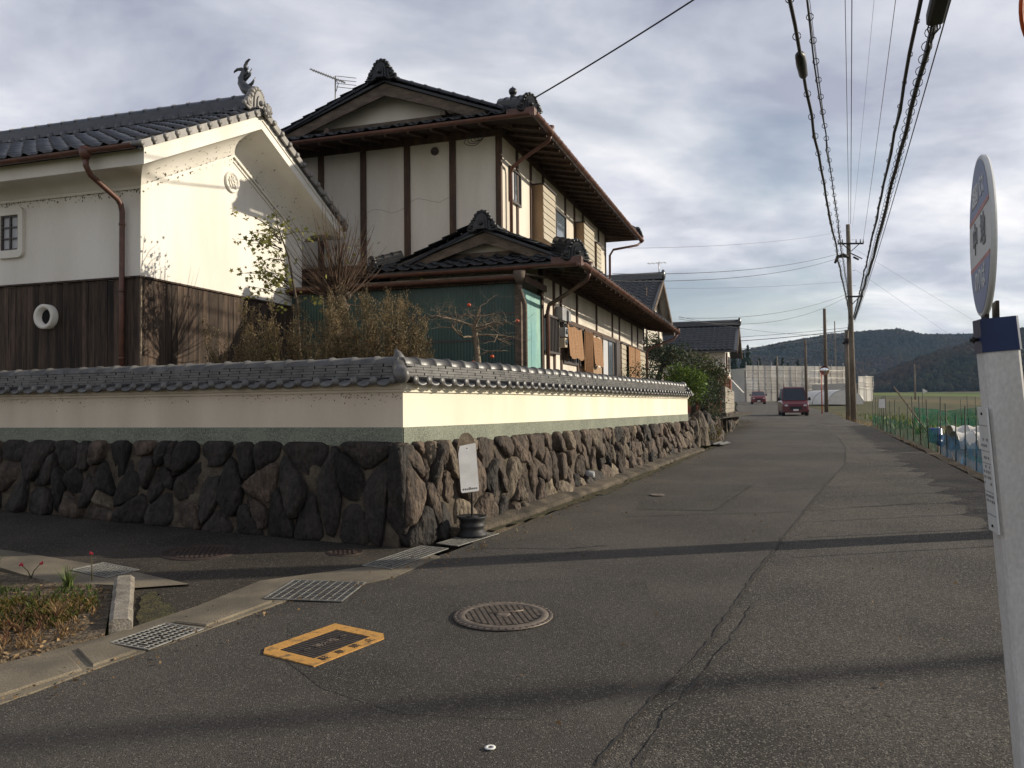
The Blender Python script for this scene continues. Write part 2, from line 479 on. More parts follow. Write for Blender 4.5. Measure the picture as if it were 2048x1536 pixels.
M_['grass'] = leafmat('grass_blade', (.10, .135, .03), (.06, .085, .022), rnd=.5)
M_['grass_dry'] = leafmat('dry_grass_blade', (.30, .20, .10), (.20, .12, .055), rnd=.5)
M_['grass_red'] = leafmat('reddish_weed', (.24, .10, .06), (.16, .085, .05), rnd=.4)
M_['petal'] = pm('red_petal', (.5, .03, .05), rough=.6)

# ------------------------------------------------------------------ terrain
_T = [(-60, 0), (3, 0), (8, .17), (12, .32), (17.5, .47), (25, .55), (35, .6), (48, .68), (70, 1.1), (97, 1.65), (150, 2.6), (300, 6), (600, 9), (4000, 9)]
_ys = np.arange(-60, 4000, .25)
_zs = np.interp(_ys, [a for a, b in _T], [b for a, b in _T])
_zs = np.convolve(np.pad(_zs, 6, 'edge'), np.ones(13) / 13, 'valid')


def ss(a, b, x):
    t = min(1.0, max(0.0, (x - a) / (b - a)))
    return t * t * (3 - 2 * t)


def g(x, y):
    return float(np.interp(y, _ys, _zs)) + .02 * min(8.0, max(0.0, -1.2 - x)) * ss(5, 8, y)


PL = [(-8.5, -4.5), (-5.6, -.2), (-2.57, 4.16), (-2.33, 4.68), (-1.99, 5.34), (-1.68, 6.02), (-.97, 6.74), (-.66, 7.5), (-.10, 8.44), (1.10, 11.3), (2.5, 14.4), (4.0, 18), (5.2, 21), (8.0, 31), (11.9, 44), (15.7, 57), (21.7, 80), (26.5, 97), (32, 118), (40, 150)]
PR = [(.8, -6.5), (1.9, -2.5), (3.2, 1.2), (3.5, 2.0), (3.8, 2.9), (4.1, 3.9), (4.6, 5.4), (5.2, 7.0), (5.9, 9.2), (7.05, 12.5), (8.0, 15.3), (9.1, 18.6), (10.3, 22), (14.0, 32), (18.3, 45), (22.6, 58), (28.5, 79), (33.0, 97), (38.5, 117), (46.5, 150)]


def resample(pts, n):
    P = [Vector((*p, 0)) for p in pts]
    d = [0.0]
    for a, b in zip(P, P[1:]):
        d.append(d[-1] + (b - a).length)
    out = []
    for i in range(n):
        t = d[-1] * i / (n - 1)
        k = max(j for j in range(len(d)) if d[j] <= t + 1e-9)
        k = min(k, len(P) - 2)
        f = (t - d[k]) / max(1e-9, d[k + 1] - d[k])
        q = P[k].lerp(P[k + 1], f)
        out.append((q.x, q.y))
    return out


def subdiv(pl, pr, maxlen=.5):
    a, b = [pl[0]], [pr[0]]
    for i in range(len(pl) - 1):
        L = max(math.dist(pl[i], pl[i + 1]), math.dist(pr[i], pr[i + 1]))
        n = max(1, int(L / (maxlen if pl[i][1] < 30 else maxlen * 4)))
        for k in range(1, n + 1):
            f = k / n
            a.append(tuple(pl[i][j] + (pl[i + 1][j] - pl[i][j]) * f for j in (0, 1)))
            b.append(tuple(pr[i][j] + (pr[i + 1][j] - pr[i][j]) * f for j in (0, 1)))
    return a, b


def strip(name, pl, pr, dz, mat, na=6, skirt=0.0, parent=None, maxlen=.5, world=False, edge_j=0.0):
    a, b = subdiv(pl, pr, maxlen)
    mb = MB()
    n = len(a)
    V = []
    rr = random.Random(len(name) + n)
    for i in range(n):
        for j in range(na + 1):
            f = j / na
            x = a[i][0] + (b[i][0] - a[i][0]) * f; y = a[i][1] + (b[i][1] - a[i][1]) * f
            if edge_j and j in (0, na):
                x += rr.uniform(-edge_j, edge_j); y += rr.uniform(-edge_j, edge_j)
            V.append((x, y, g(x, y) + dz))
    F = [(i * (na + 1) + j, i * (na + 1) + j + 1, (i + 1) * (na + 1) + j + 1, (i + 1) * (na + 1) + j) for i in range(n - 1) for j in range(na)]
    mb.add(V, F, True)
    if skirt:
        for side in (0, na):
            W = []
            for i in range(n):
                p = V[i * (na + 1) + side]
                W += [p, (p[0], p[1], p[2] - skirt)]
            mb.add(W, [(2 * i, 2 * i + 1, 2 * i + 3, 2 * i + 2) for i in range(n - 1)], False)
    o = mb.build(name, mat, parent, world)
    return o


# the one big ground sheet: farmland rising to the hills
def ground_h(x, y):
    z = g(x, y)
    lower = .34 * ss(-1.6, -.3, x) if y < 60 else .34 * (1 - ss(60, 110, y))
    if x < -.3 and y > 9: lower = max(lower, .34)
    return z - lower - .06


def field_mat():
    m = bpy.data.materials.new("farmland"); m.use_nodes = True
    nt = m.node_tree; N, L = nt.nodes, nt.links
    b = N["Principled BSDF"]; b.inputs["Roughness"].default_value = 1; b.inputs["Specular IOR Level"].default_value = .1
    ge = N.new("ShaderNodeNewGeometry")
    mp = N.new("ShaderNodeMapping"); mp.inputs["Rotation"].default_value = (0, 0, R(-70)); mp.inputs["Scale"].default_value = (.035, .006, .01)
    L.new(ge.outputs["Position"], mp.inputs[0])
    vo = N.new("ShaderNodeTexVoronoi"); vo.inputs["Scale"].default_value = 1.0
    L.new(mp.outputs[0], vo.inputs["Vector"])
    sc = N.new("ShaderNodeSeparateColor"); L.new(vo.outputs["Color"], sc.inputs[0])
    rp = N.new("ShaderNodeValToRGB"); rp.color_ramp.interpolation = 'CONSTANT'
    cols = [(.085, .12, .028), (.12, .095, .045), (.06, .095, .025), (.15, .12, .06), (.11, .14, .03), (.08, .075, .035)]
    rp.color_ramp.elements[0].color = (*cols[0], 1); rp.color_ramp.elements[1].position = .17; rp.color_ramp.elements[1].color = (*cols[1], 1)
    for i in range(2, 6):
        e_ = rp.color_ramp.elements.new(i / 6); e_.color = (*cols[i], 1)
    L.new(sc.outputs[0], rp.inputs[0])
    nz = N.new("ShaderNodeTexNoise"); nz.inputs["Scale"].default_value = .7; nz.inputs["Detail"].default_value = 8
    L.new(ge.outputs["Position"], nz.inputs["Vector"])
    mr = N.new("ShaderNodeMapRange"); mr.inputs[1].default_value = .3; mr.inputs[2].default_value = .7; mr.inputs[3].default_value = .6; mr.inputs[4].default_value = 1.35
    L.new(nz.outputs[0], mr.inputs[0])
    mx = N.new("ShaderNodeMixRGB"); mx.blend_type = 'MULTIPLY'; mx.inputs[0].default_value = 1
    L.new(rp.outputs[0], mx.inputs[1]); L.new(mr.outputs[0], mx.inputs[2]); L.new(mx.outputs[0], b.inputs["Base Color"])
    return m


M_['field'] = field_mat()
xs = np.concatenate([np.arange(-900, -60, 60), np.arange(-60, -16, 8), np.arange(-16, 30, 1.0), np.arange(30, 130, 6), np.arange(130, 1600, 60)])
yy = np.concatenate([np.arange(-60, -10, 10), np.arange(-10, 60, 1.0), np.arange(60, 160, 6), np.arange(160, 2200, 60)])
V = [(x, y, ground_h(x, y)) for x in xs for y in yy]
ny = len(yy)
F = [(i * ny + j, (i + 1) * ny + j, (i + 1) * ny + j + 1, i * ny + j + 1) for i in range(len(xs) - 1) for j in range(ny - 1)]
tag(inst("ground", np_mesh("ground", V, F, M_['field'], True)), kind="structure")

road = tag(strip("road", PL, PR, 0.0, M_['asphalt'], na=14, skirt=.45), kind="structure")
ROOTM["road"] = Matrix.Identity(4)

# smoother left lane relaid up to the long seam, and the patches let into it
seam = [(-.2, -2), (.33, 3.44), (.67, 4.12), (1.17, 5.0), (1.85, 6.5), (2.9, 8.68), (4.23, 11.4), (6.05, 15.06), (7.55, 18.7), (9.3, 23.5), (11.4, 30), (13.0, 36)]
lane_l = [(-6.6, -1.7), (-2.50, 4.30), (-2.28, 4.78), (-1.95, 5.42), (-1.55, 6.2), (-.60, 7.7), (1.16, 11.3), (2.58, 14.4), (4.1, 18.1), (6.0, 23.6), (8.0, 30.5), (9.8, 36.5)]
strip("asphalt_overlay", lane_l, seam, .006, M_['asphalt_fine'], na=10, parent=road, edge_j=.012)
strip("asphalt_patch", [(1.48, 10.06), (2.14, 12.5)], [(2.41, 9.9), (3.58, 12.26)], .0076, M_['asphalt_patch'], na=5, parent=road, edge_j=.015)
strip("asphalt_patch", [(-1.50, 5.5), (-1.35, 6.0), (-.88, 6.38), (-.11, 6.58), (.6, 6.75), (1.05, 6.6)], [(-1.30, 4.75), (-1.0, 4.35), (-.55, 4.0), (.05, 3.9), (.5, 4.2), (.85, 4.8)], .0076, M_['asphalt_patch'], na=7, parent=road, edge_j=.02)
strip("asphalt_patch", [(-.45, 7.9), (.3, 8.5)], [(.1, 7.3), (.75, 7.75)], .0076, M_['asphalt_patch'], na=4, parent=road, edge_j=.02)


def crack(pts, w, seed, dz=.013, step=.09, jit=.02):
    rr = random.Random(seed)
    P = resample(pts, max(4, int(sum(math.dist(a, b) for a, b in zip(pts, pts[1:])) / step)))
    mb = MB(); V = []
    for i, p in enumerate(P):
        q = P[min(i + 1, len(P) - 1)]; o = P[max(i - 1, 0)]
        d = Vector((q[0] - o[0], q[1] - o[1])).normalized(); nn = Vector((-d.y, d.x))
        off = rr.uniform(-jit, jit); ww = w * rr.uniform(.45, 1.3)
        for s_ in (-1, 1):
            x = p[0] + nn.x * (off + s_ * ww / 2); y = p[1] + nn.y * (off + s_ * ww / 2)
            V.append((x, y, g(x, y) + dz))
    mb.add(V, [(2 * i, 2 * i + 2, 2 * i + 3, 2 * i + 1) for i in range(len(P) - 1)])
    mb.build("crack", M_['crack'], road)


crack(seam[1:], .013, 1, jit=.012)
crack([(.45, 3.3), (.80, 4.1), (1.33, 5.05), (1.7, 5.85)], .012, 2)
crack([(2.41, 9.9), (3.58, 12.26)], .014, 3, dz=.016, jit=.006)
crack([(1.48, 10.06), (2.41, 9.9)], .012, 4, dz=.016, jit=.006)
crack([(2.14, 12.5), (3.58, 12.26)], .014, 5, dz=.016, jit=.006)
crack([(1.3, 9.55), (3.2, 9.75), (5.2, 10.4)], .015, 6)
crack([(2.6, 8.2), (3.6, 8.0), (4.8, 8.1)], .012, 7)
crack([(-.3, 7.85), (.5, 7.8), (.9, 7.95)], .016, 8)
crack([(3.6, 11.5), (5.0, 12.1), (6.9, 12.5)], .016, 9)
crack([(5.6, 14.8), (7.4, 15.0), (8.3, 15.6)], .02, 10)
crack([(6.8, 17.5), (8.2, 18), (9.2, 18.3)], .022, 11)
crack([(4.6, 7.2), (5.0, 8.4), (5.4, 9.4)], .014, 13)
crack([(8.2, 21.5), (9.5, 22.0), (10.8, 22.4)], .024, 14)
crack([(6.5, 22.5), (8.3, 22.9)], .03, 15)

# side street running along the shaded wall
SL = [(-16, 12.9), (-9.5, 9.6), (-4.75, 7.62), (-3.72, 6.92), (-3.0, 6.42), (-2.42, 5.26), (-1.86, 6.16), (-1.25, 6.95), (-.88, 7.72)]
SU = [(-16, 14.2), (-9.5, 11.5), (-6.15, 10.05), (-5.0, 9.6), (-4.0, 9.2), (-3.2, 8.9), (-2.4, 8.58), (-1.6, 8.27), (-.80, 8.05)]
SIDE = tag(strip("side_street", SL, SU, -.008, M_['asphalt_side'], na=8, skirt=.1), kind="structure")
ROOTM["side_street"] = Matrix.Identity(4)
# concrete drain along the road edge
GL = [(-9.0, -3.9), (-6.05, .3), (-2.93, 4.74), (-2.57, 5.26), (-2.25, 5.92), (-2.02, 6.62), (-1.24, 7.14), (-.98, 7.86)]
GR = [(-8.5, -4.5), (-5.6, -.2), (-2.57, 4.16), (-2.33, 4.68), (-1.99, 5.34), (-1.68, 6.02), (-.97, 6.74), (-.66, 7.5)]
gutter = tag(strip("drain_apron", GL, GR, .012, M_['concrete'], na=3, skirt=.1, edge_j=.006), kind="structure")
ROOTM["drain_apron"] = Matrix.Identity(4)


def slab(name, c4, dz, th, mat, parent=None, bevel=.012):
    """a slab lying on the ground: top polygon raised, chamfered rim"""
    n = len(c4)
    cx = sum(p[0] for p in c4) / n; cy = sum(p[1] for p in c4) / n
    top = []; rim = []; bot = []
    for (x, y) in c4:
        d = math.dist((x, y), (cx, cy)); f = 1 - bevel / d
        top.append((cx + (x - cx) * f, cy + (y - cy) * f, g(x, y) + dz)); rim.append((x, y, g(x, y) + dz - bevel * .6)); bot.append((x, y, g(x, y) + dz - th))
    mb = MB()
    mb.add(top + rim + bot, [tuple(range(n))] + [(n + i, n + (i + 1) % n, (i + 1) % n, i) for i in range(n)] + [(2 * n + i, 2 * n + (i + 1) % n, n + (i + 1) % n, n + i) for i in range(n)])
    return mb.build(name, mat, parent)


# concrete lids on the drain
for c in ([(-2.88, 4.55), (-2.64, 4.22), (-2.40, 4.62), (-2.66, 4.92)], [(-2.62, 4.98), (-2.37, 4.68), (-2.24, 4.93), (-2.52, 5.10)], [(-2.25, 5.50), (-2.01, 5.42), (-1.74, 6.0), (-2.02, 6.1)], [(-3.4, 3.85), (-3.15, 3.4), (-2.68, 4.15), (-2.92, 4.49)]):
    slab("drain_lid", c, .026, .05, M_['concrete'], gutter)
# pale concrete strip behind the planting bed
bk = tag(strip("bed_border", [(-16, 12.4), (-9.5, 9.15), (-4.75, 7.30), (-3.75, 6.62), (-3.1, 6.36)], [(-16, 12.85), (-9.5, 9.56), (-4.6, 7.62), (-3.3, 7.0), (-2.55, 6.52)], .010, M_['concrete'], na=3, skirt=.1), kind="structure")
# planting bed soil
bed = tag(strip("planting_bed", [(-16, 3.0), (-9, 2.8), (-5.5, 2.2), (-3.5, 3.95), (-2.94, 4.76), (-2.58, 5.24)], [(-16, 12.2), (-9.5, 9.1), (-5.5, 7.4), (-4.3, 6.85), (-3.6, 6.5), (-3.09, 6.42)], .03, M_['soil'], na=16, skirt=.1, maxlen=.3), kind="structure")

# retained garden behind the wall, one sheet under house and storehouse
gs = MB()
gs.add([(-16, 14.6, 1.12), (-6.4, 10.35, 1.12), (-1.2, 8.35, 1.12), (4.0, 19.0, 1.12), (9.5, 33, 1.12), (13.5, 46, 1.15), (2, 70, 1.3), (-30, 60, 1.3)], [(0, 1, 2, 3, 4, 5, 6, 7)])
tag(gs.build("garden_ground", M_['garden_soil']), kind="structure")

# ------------------------------------------------------------------ boundary wall
WR = [(-1.07, 8.08), (-.14, 9.66), (1.02, 12.10), (3.95, 18.6)]     # road side face of the plaster
WLn = [(-1.07, 8.08), (-3.9, 9.20), (-9.5, 11.42)]                  # side street face


def path_fn(pts):
    P = [Vector((*p, 0)) for p in pts]
    d = [0.0]
    for a, b in zip(P, P[1:]):
        d.append(d[-1] + (b - a).length)

    def fn(a):
        a2 = min(max(a, 0), d[-1] - 1e-6)
        k = max(j for j in range(len(d) - 1) if d[j] <= a2 + 1e-9)
        t = (P[k + 1] - P[k]).normalized()
        return P[k] + t * (a - d[k]), t
    return fn, d[-1]


fR, LR_ = path_fn(WR)
fL, LL_ = path_fn(WLn)
LL_USE = 7.2
wall = thing("boundary_wall", "tile-capped cream plaster wall on a rough fieldstone base at the street corner", "wall", (-1.07, 8.08, .17))


def outn(t, side):   # outward normal
    return Vector((t.y, -t.x, 0)) * (1 if side == 'R' else -1)


# voronoi stones -----------------------------------------------------
def clip(poly, nx, ny_, c):
    out = []
    m = len(poly)
    for i in range(m):
        a, b = poly[i], poly[(i + 1) % m]
        da = a[0] * nx + a[1] * ny_ - c; db = b[0] * nx + b[1] * ny_ - c
        if da <= 0: out.append(a)
        if (da < 0 < db) or (db < 0 < da):
            f = da / (da - db)
            out.append((a[0] + (b[0] - a[0]) * f, a[1] + (b[1] - a[1]) * f))
    return out


def stone_field(fn, L, side, w, seed, mats, z1, batter, a0=-.08):
    rr = random.Random(seed)
    rows = [.17, .5, .83]
    pts = []
    for ri, v in enumerate(rows):
        a = a0 + rr.uniform(0, .2)
        while a < L:
            ww = w * rr.uniform(.45, 1.75) * (1.15 if ri == 0 else 1)
            pts.append((a + ww / 2, v + rr.uniform(-.13, .13)))
            a += ww
    H_ = 1.0
    for _ in range(len(pts) // 3):
        pts.append((rr.uniform(a0, L), rr.uniform(.05, .95)))
    asp = .55          # stones stand taller than wide
    Q = [(p[0], p[1] * H_ * asp) for p in pts]
    for i, p in enumerate(Q):
        poly = [(max(p[0] - .7, a0), 0), (min(p[0] + .7, L), 0), (min(p[0] + .7, L), H_ * asp), (max(p[0] - .7, a0), H_ * asp)]
        for j, q in enumerate(Q):
            if i == j or abs(q[0] - p[0]) > 1.2: continue
            nx, ny_ = q[0] - p[0], q[1] - p[1]
            c = nx * (p[0] + q[0]) / 2 + ny_ * (p[1] + q[1]) / 2
            poly = clip(poly, nx, ny_, c)
            if len(poly) < 3: break
        if len(poly) < 3: continue
        poly = [(x, y / asp) for x, y in poly]
        cx = sum(q[0] for q in poly) / len(poly); cy = sum(q[1] for q in poly) / len(poly)
        ex = max(abs(q[0] - cx) for q in poly)
        if ex < .05: continue
        gap = rr.uniform(.003, .011)
        poly = [(cx + (x - cx) * (1 - gap / max(.03, math.dist((x, y), (cx, cy)))), cy + (y - cy) * (1 - gap / max(.03, math.dist((x, y), (cx, cy))))) for x, y in poly]
        for _ in range(2):
            np_ = []
            for k in range(len(poly)):
                a, b = poly[k], poly[(k + 1) % len(poly)]
                np_.append((a[0] * .85 + b[0] * .15, a[1] * .85 + b[1] * .15)); np_.append((a[0] * .15 + b[0] * .85, a[1] * .15 + b[1] * .85))
            poly = np_
        n = 16
        per = resample([*poly, poly[0]], n + 1)[:n]
        bulge = rr.uniform(.045, .095) * min(1, ex / .14 + .3)
        tx, ty = rr.uniform(-.35, .35), rr.uniform(-.25, .25)
        off = rr.uniform(-.025, .03)
        rings = [(1.0, -.12), (1.0, -.02), (.965, .5), (.87, .84), (.56, 1.0)]
        V = []
        for (sc, dp) in rings:
            for (x, y) in per:
                lx, ly = (x - cx) * sc, (y - cy) * sc
                dd = dp * bulge if dp > 0 else dp
                dd += off + (lx * tx + ly * ty) * (1 if dp > 0 else .3) + (rr.uniform(-.018, .018) if dp > .3 else 0)
                V.append((cx + lx, cy + ly, dd))
        V.append((cx, cy, bulge + off))
        W = []
        for (a, v, dd) in V:
            p_, t = fn(a); nn = outn(t, side)
            zb = g(p_.x, p_.y) - .03
            z = zb + (z1 - zb) * v
            q = p_ + nn * (dd + batter * (1 - v))
            W.append((q.x, q.y, z))
        F = []
        flip = (side == 'L')
        for r_ in range(len(rings) - 1):
            for k in range(n):
                k2 = (k + 1) % n
                f_ = (r_ * n + k, r_ * n + k2, (r_ + 1) * n + k2, (r_ + 1) * n + k)
                F.append(f_ if not flip else tuple(reversed(f_)))
        base = (len(rings) - 1) * n
        for k in range(n):
            f_ = (base + k, base + (k + 1) % n, len(V) - 1)
            F.append(f_ if not flip else tuple(reversed(f_)))
        mb = MB(); mb.add(W, F, True)
        mb.build("stone", rr.choices(mats[0], mats[1])[0], wall, True)


STZ = 1.185
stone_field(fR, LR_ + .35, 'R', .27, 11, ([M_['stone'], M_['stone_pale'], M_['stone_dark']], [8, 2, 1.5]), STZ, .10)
stone_field(fL, LL_USE, 'L', .40, 23, ([M_['stone_dark'], M_['stone'], M_['stone_pale']], [9, 1.6, .5]), STZ, .10)  # mostly dark stones here: the face's shade put into their colour


def wall_prism(fn, L, side, prof, step, name, mat, a0=0.0, zfun=None, smooth=False):
    """sweep an (out, z) profile along the wall"""
    n = max(2, int((L - a0) / step) + 1)
    mb = MB(); V = []
    k = len(prof)
    for i in range(n):
        a = a0 + (L - a0) * i / (n - 1)
        p, t = fn(a); nn = outn(t, side)
        for (o_, z) in prof:
            q = p + nn * o_
            zz = z if z > .5 else g(q.x, q.y) + z
            V.append((q.x, q.y, zz))
    F = [(i * k + j, (i + 1) * k + j, (i + 1) * k + (j + 1), i * k + j + 1) for i in range(n - 1) for j in range(k - 1)]
    F += [tuple(range(k)), tuple(reversed(range((n - 1) * k, n * k)))]
    mb.add(V, F, smooth)
    return mb.build(name, mat, wall, True)


for fn, L, side, cm in ((fR, LR_, 'R', M_['cream']), (fL, LL_USE, 'L', M_['cream_shade'])):
    wall_prism(fn, L, side, [(-.3, -.1), (.115, -.1), (.008, 1.18), (-.3, 1.18)], .5, "mortar_backing", M_['mortar'])
    wall_prism(fn, L, side, [(-.28, 1.10), (.012, 1.10), (.012, 1.322), (-.28, 1.322)], .5, "skirting_band", M_['skirting'])
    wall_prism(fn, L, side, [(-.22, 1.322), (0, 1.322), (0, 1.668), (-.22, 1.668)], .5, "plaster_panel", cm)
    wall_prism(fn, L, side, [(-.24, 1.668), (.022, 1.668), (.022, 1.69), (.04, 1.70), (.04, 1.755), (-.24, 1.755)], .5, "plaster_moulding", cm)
    wall_prism(fn, L, side, [(-.33, 1.755), (.10, 1.755), (.02, 1.80), (-.33, 1.80)], .5, "tile_bed", M_['tile_wall'])
# narrow joint in the render, as in the photograph
p_, t_ = fR(4.6)
# eave tile: a shallow pan with a thick crescent lip and a round end cap
def eave_tile_mesh(mat, pitch=.22, pr_=.042):
    mb = MB()
    hw = pitch / 2
    # pan (concave) from x=-hw+.03 to hw
    n = 7
    V = []
    for i in range(n + 1):
        x = -hw + .02 + (pitch - .02) * i / n
        u = (i / n - .5) * 2
        z = -.045 * (1 - u * u)
        V += [(x, .135, z), (x, -.06, z + .035), (x, .135, z - .030), (x, .12, z - .032)]
    F = []
    for i in range(n):
        b = 4 * i
        F += [(b, b + 4, b + 5, b + 1), (b + 2, b + 6, b + 4, b), (b + 3, b + 7, b + 6, b + 2)]
    mb.add(V, F, True)
    # roll with disc
    m = Matrix.Translation((-hw, .15, .0)) @ Matrix.Rotation(R(90), 4, 'X') @ Matrix.Rotation(R(0), 4, 'Z')
    prof = [(.001, 0), (pr_ * .72, 0), (pr_ * .78, .004), (pr_, .004), (pr_, .02), (pr_ * .8, .022), (pr_ * .72, .17)]
    b0 = len(mb.v)
    mb.lathe(prof, 12, m)
    for i in range(b0, len(mb.v)):
        x, y, z = mb.v[i]
        mb.v[i] = (x, y, z + (.135 - y) * .10 - .014)
    return mb.mesh("eave_tile", mat)


me_eave = eave_tile_mesh(M_['tile_wall'])
mb = MB(); mb.box(-.132, .132, -.13, .13, 0, .0245); me_noshi = mb.mesh("cap_brick", M_['tile_wall'])


def ridge_tile_mesh(mat, L=.265, r=.075):
    mb = MB(); V = []; n = 8
    secs = [(-L / 2, 1.0), (L / 2 - .03, .94), (L / 2 - .028, 1.10), (L / 2 + .008, 1.12)]
    for (x, s) in secs:
        for k in range(n + 1):
            a = math.pi * k / n
            V.append((x, r * s * 1.05 * math.cos(a), r * s * math.sin(a)))
    F = [(i * (n + 1) + k, i * (n + 1) + k + 1, (i + 1) * (n + 1) + k + 1, (i + 1) * (n + 1) + k) for i in range(len(secs) - 1) for k in range(n)]
    mb.add(V, F, True)
    b = (len(secs) - 1) * (n + 1)
    mb.add(V[b:], [tuple(reversed(range(n + 1)))]); mb.add(V[:n + 1], [tuple(range(n + 1))])
    return mb.mesh("ridge_tile", mat)


me_ridge = ridge_tile_mesh(M_['tile_wall'])


def frameM(p, t, nn, z):
    return Matrix(((t.x, nn.x, 0, p.x), (t.y, nn.y, 0, p.y), (0, 0, 1, z), (0, 0, 0, 1)))


nb = 0
rb = random.Random(5)
rest = MB()
for fn, L, side in ((fR, LR_, 'R'), (fL, LL_USE, 'L')):
    a = .14
    while a < L - .05:
        p, t = fn(a); nn = outn(t, side)
        M = frameM(p, t, nn, 1.795 + rb.uniform(-.003, .003)) @ Matrix.Rotation(rb.uniform(-.025, .025), 4, 'Z') @ Matrix.Rotation(rb.uniform(-.02, .02), 4, 'Y')
        o = inst("eave_tile", me_eave, wall, M, True)
        a += .22
    for c in range(5):
        wdt = .115 - c * .010
        a = .10 + (c % 2) * .13
        while a < L - .05:
            p, t = fn(a); nn = outn(t, side)
            q = p - nn * .11
            M = frameM(q, t, nn, 1.812 + c * .0285) @ Matrix.Diagonal((rb.uniform(.97, 1), (wdt + rb.uniform(-.004, .004)) / .13, 1, 1))
            if nb < 296:
                inst("cap_brick", me_noshi, wall, M, True)
            else:
                rest.box(-.13, .13, -.13, .13, 0, .0245, M)
            nb += 1
            a += .272
    a = .22
    while a < L - .05:
        p, t = fn(a); nn = outn(t, side)
        inst("ridge_tile", me_ridge, wall, frameM(p - nn * (.11 + rb.uniform(-.004, .004)), t, nn, 1.953 + rb.uniform(-.004, .004)) @ Matrix.Rotation(rb.uniform(-.03, .03), 4, 'Z') @ Matrix.Rotation(rb.uniform(-.02, .02), 4, 'Y'), True)
        a += .268
if rest.v:
    tag(rest.build("cap_bricks", M_['tile_wall'], wall, True), kind="stuff")
# corner: hip roll with onion end, small finial; far end cap
mb = MB()
cdir = Vector((.25, -.97, 0)).normalized()
c0 = Vector((-1.13, 8.20, 0))
mb.tube([c0 + Vector((0, 0, 1.93)), c0 + cdir * .15 + Vector((0, 0, 1.87)), c0 + cdir * .30 + Vector((0, 0, 1.82)), c0 + cdir * .34 + Vector((0, 0, 1.815))], [.075, .075, .08, .02], 10)
mb.sphere(c0 + cdir * .31 + Vector((0, 0, 1.825)), .072, 12, 8, (1, .6, 1.1))
mb.build("corner_hip_tile", M_['tile_wall'], wall, True)
mb = MB(); mb.tube([c0 + Vector((0, .05, 1.94)), c0 + Vector((0, .04, 2.02)), c0 + Vector((-.01, .03, 2.06)), c0 + Vector((-.03, .02, 2.10))], [.075, .06, .035, .01], 8)
mb.build("corner_finial", M_['tile_wall'], wall, True)
pe, te = fR(LR_); ne = outn(te, 'R')
mb = MB()
mb.sphere(pe - ne * .11 + Vector((0, 0, 1.96)), .10, 12, 8, (1, 1, 1))
mb.sphere(pe - ne * .02 + te * .04 + Vector((0, 0, 1.88)), .06, 10, 6)
mb.sphere(pe + ne * .04 + te * .05 + Vector((0, 0, 1.82)), .05, 10, 6)
mb.build("cap_end_tile", M_['tile_wall'], wall, True)
# concrete footing under the road side stones
wall_prism(fR, LR_ + .2, 'R', [(-.1, -.35), (.36, -.35), (.33, .03), (.31, .06), (.16, .10), (-.1, .10)], .25, "footing", M_['concrete_old'], a0=.55)
# grey drain pipe sticking out of the stones
p, t = fR(4.35); nn = outn(t, 'R')
mb = MB(); b_ = p + nn * .08
mb.tube([b_ + Vector((0, 0, g(p.x, p.y) + .24)), b_ + nn * .16 + Vector((0, 0, g(p.x, p.y) + .225))], .045, 12)
mb.tube([b_ + nn * .165 + Vector((0, 0, g(p.x, p.y) + .2245)), b_ + nn * .163 + Vector((0, 0, g(p.x, p.y) + .2245))], .036, 12)
mb.build("drain_pipe", M_['grey_box'], wall, True)
# ditch between footing and carriageway further on, mossy verge at its foot
def off_path(fn, a, o_):
    p, t = fn(a); nn = outn(t, 'R'); q = p + nn * o_
    return (q.x, q.y)
strip("ditch_bed", [off_path(fR, a, .33) for a in (3.5, 6, 8, 10, 12, 15)], [(PLp[0] + .02, PLp[1]) for PLp in [off_path(fR, a, .62) for a in (3.5, 6, 8, 10, 12, 15)]], -.26, M_['pit_shade'], na=2, parent=road)
strip("moss_verge", [off_path(fR, a, .34) for a in (1.0, 2.2, 3.4, 4.4)], [off_path(fR, a, o_) for a, o_ in ((1.0, .38), (2.2, .46), (3.4, .50), (4.4, .42))], .016, M_['moss'], na=4, parent=road, edge_j=.05, maxlen=.15)
strip("moss_verge", [(PL[i][0] - .03, PL[i][1]) for i in (9, 10, 11, 12, 13)], [(PL[i][0] + .12, PL[i][1]) for i in (9, 10, 11, 12, 13)], .014, M_['moss'], na=3, parent=road, edge_j=.06, maxlen=.2)
# mould spots under the moulding, on the shaded plaster
rs = random.Random(3)
mb = MB()
for k in range(190):
    a = abs(rs.gauss(.0, .55)) if k < 60 else rs.uniform(0, 6.0)
    p, t = fL(a + .02); nn = outn(t, 'L'); q = p + nn * .0025
    z = 1.662 - abs(rs.gauss(0, .035 if k > 60 else .05)); s_ = rs.uniform(.003, .010)
    pts_ = []
    for m_ in range(5):
        an = m_ * 1.256 + rs.random(); r_ = s_ * rs.uniform(.5, 1.2)
        w_ = q + t * (r_ * math.cos(an)); pts_.append((w_.x, w_.y, min(1.664, z + r_ * math.sin(an))))
    mb.add(pts_, [(0, 1, 2, 3, 4)])
tag(mb.build("mould_spots", M_['soot'], wall, True), kind="stuff")

# ------------------------------------------------------------------ building helpers
PINV = {}
_inst0 = inst


def inst(name, me, parent=None, M=None, world=False):
    o = _inst0(name, me, parent, M, world)
    if parent is not None and not world and parent.name in PINV:
        o.matrix_parent_inverse = PINV[parent.name]
    return o


def bthing(name, label, cat, xy, zb, rz):
    o = thing(name, label, cat, (xy[0], xy[1], zb), rz)
    PINV[o.name] = Matrix.Translation((0, 0, -zb))
    return o


YAW = R(-18)


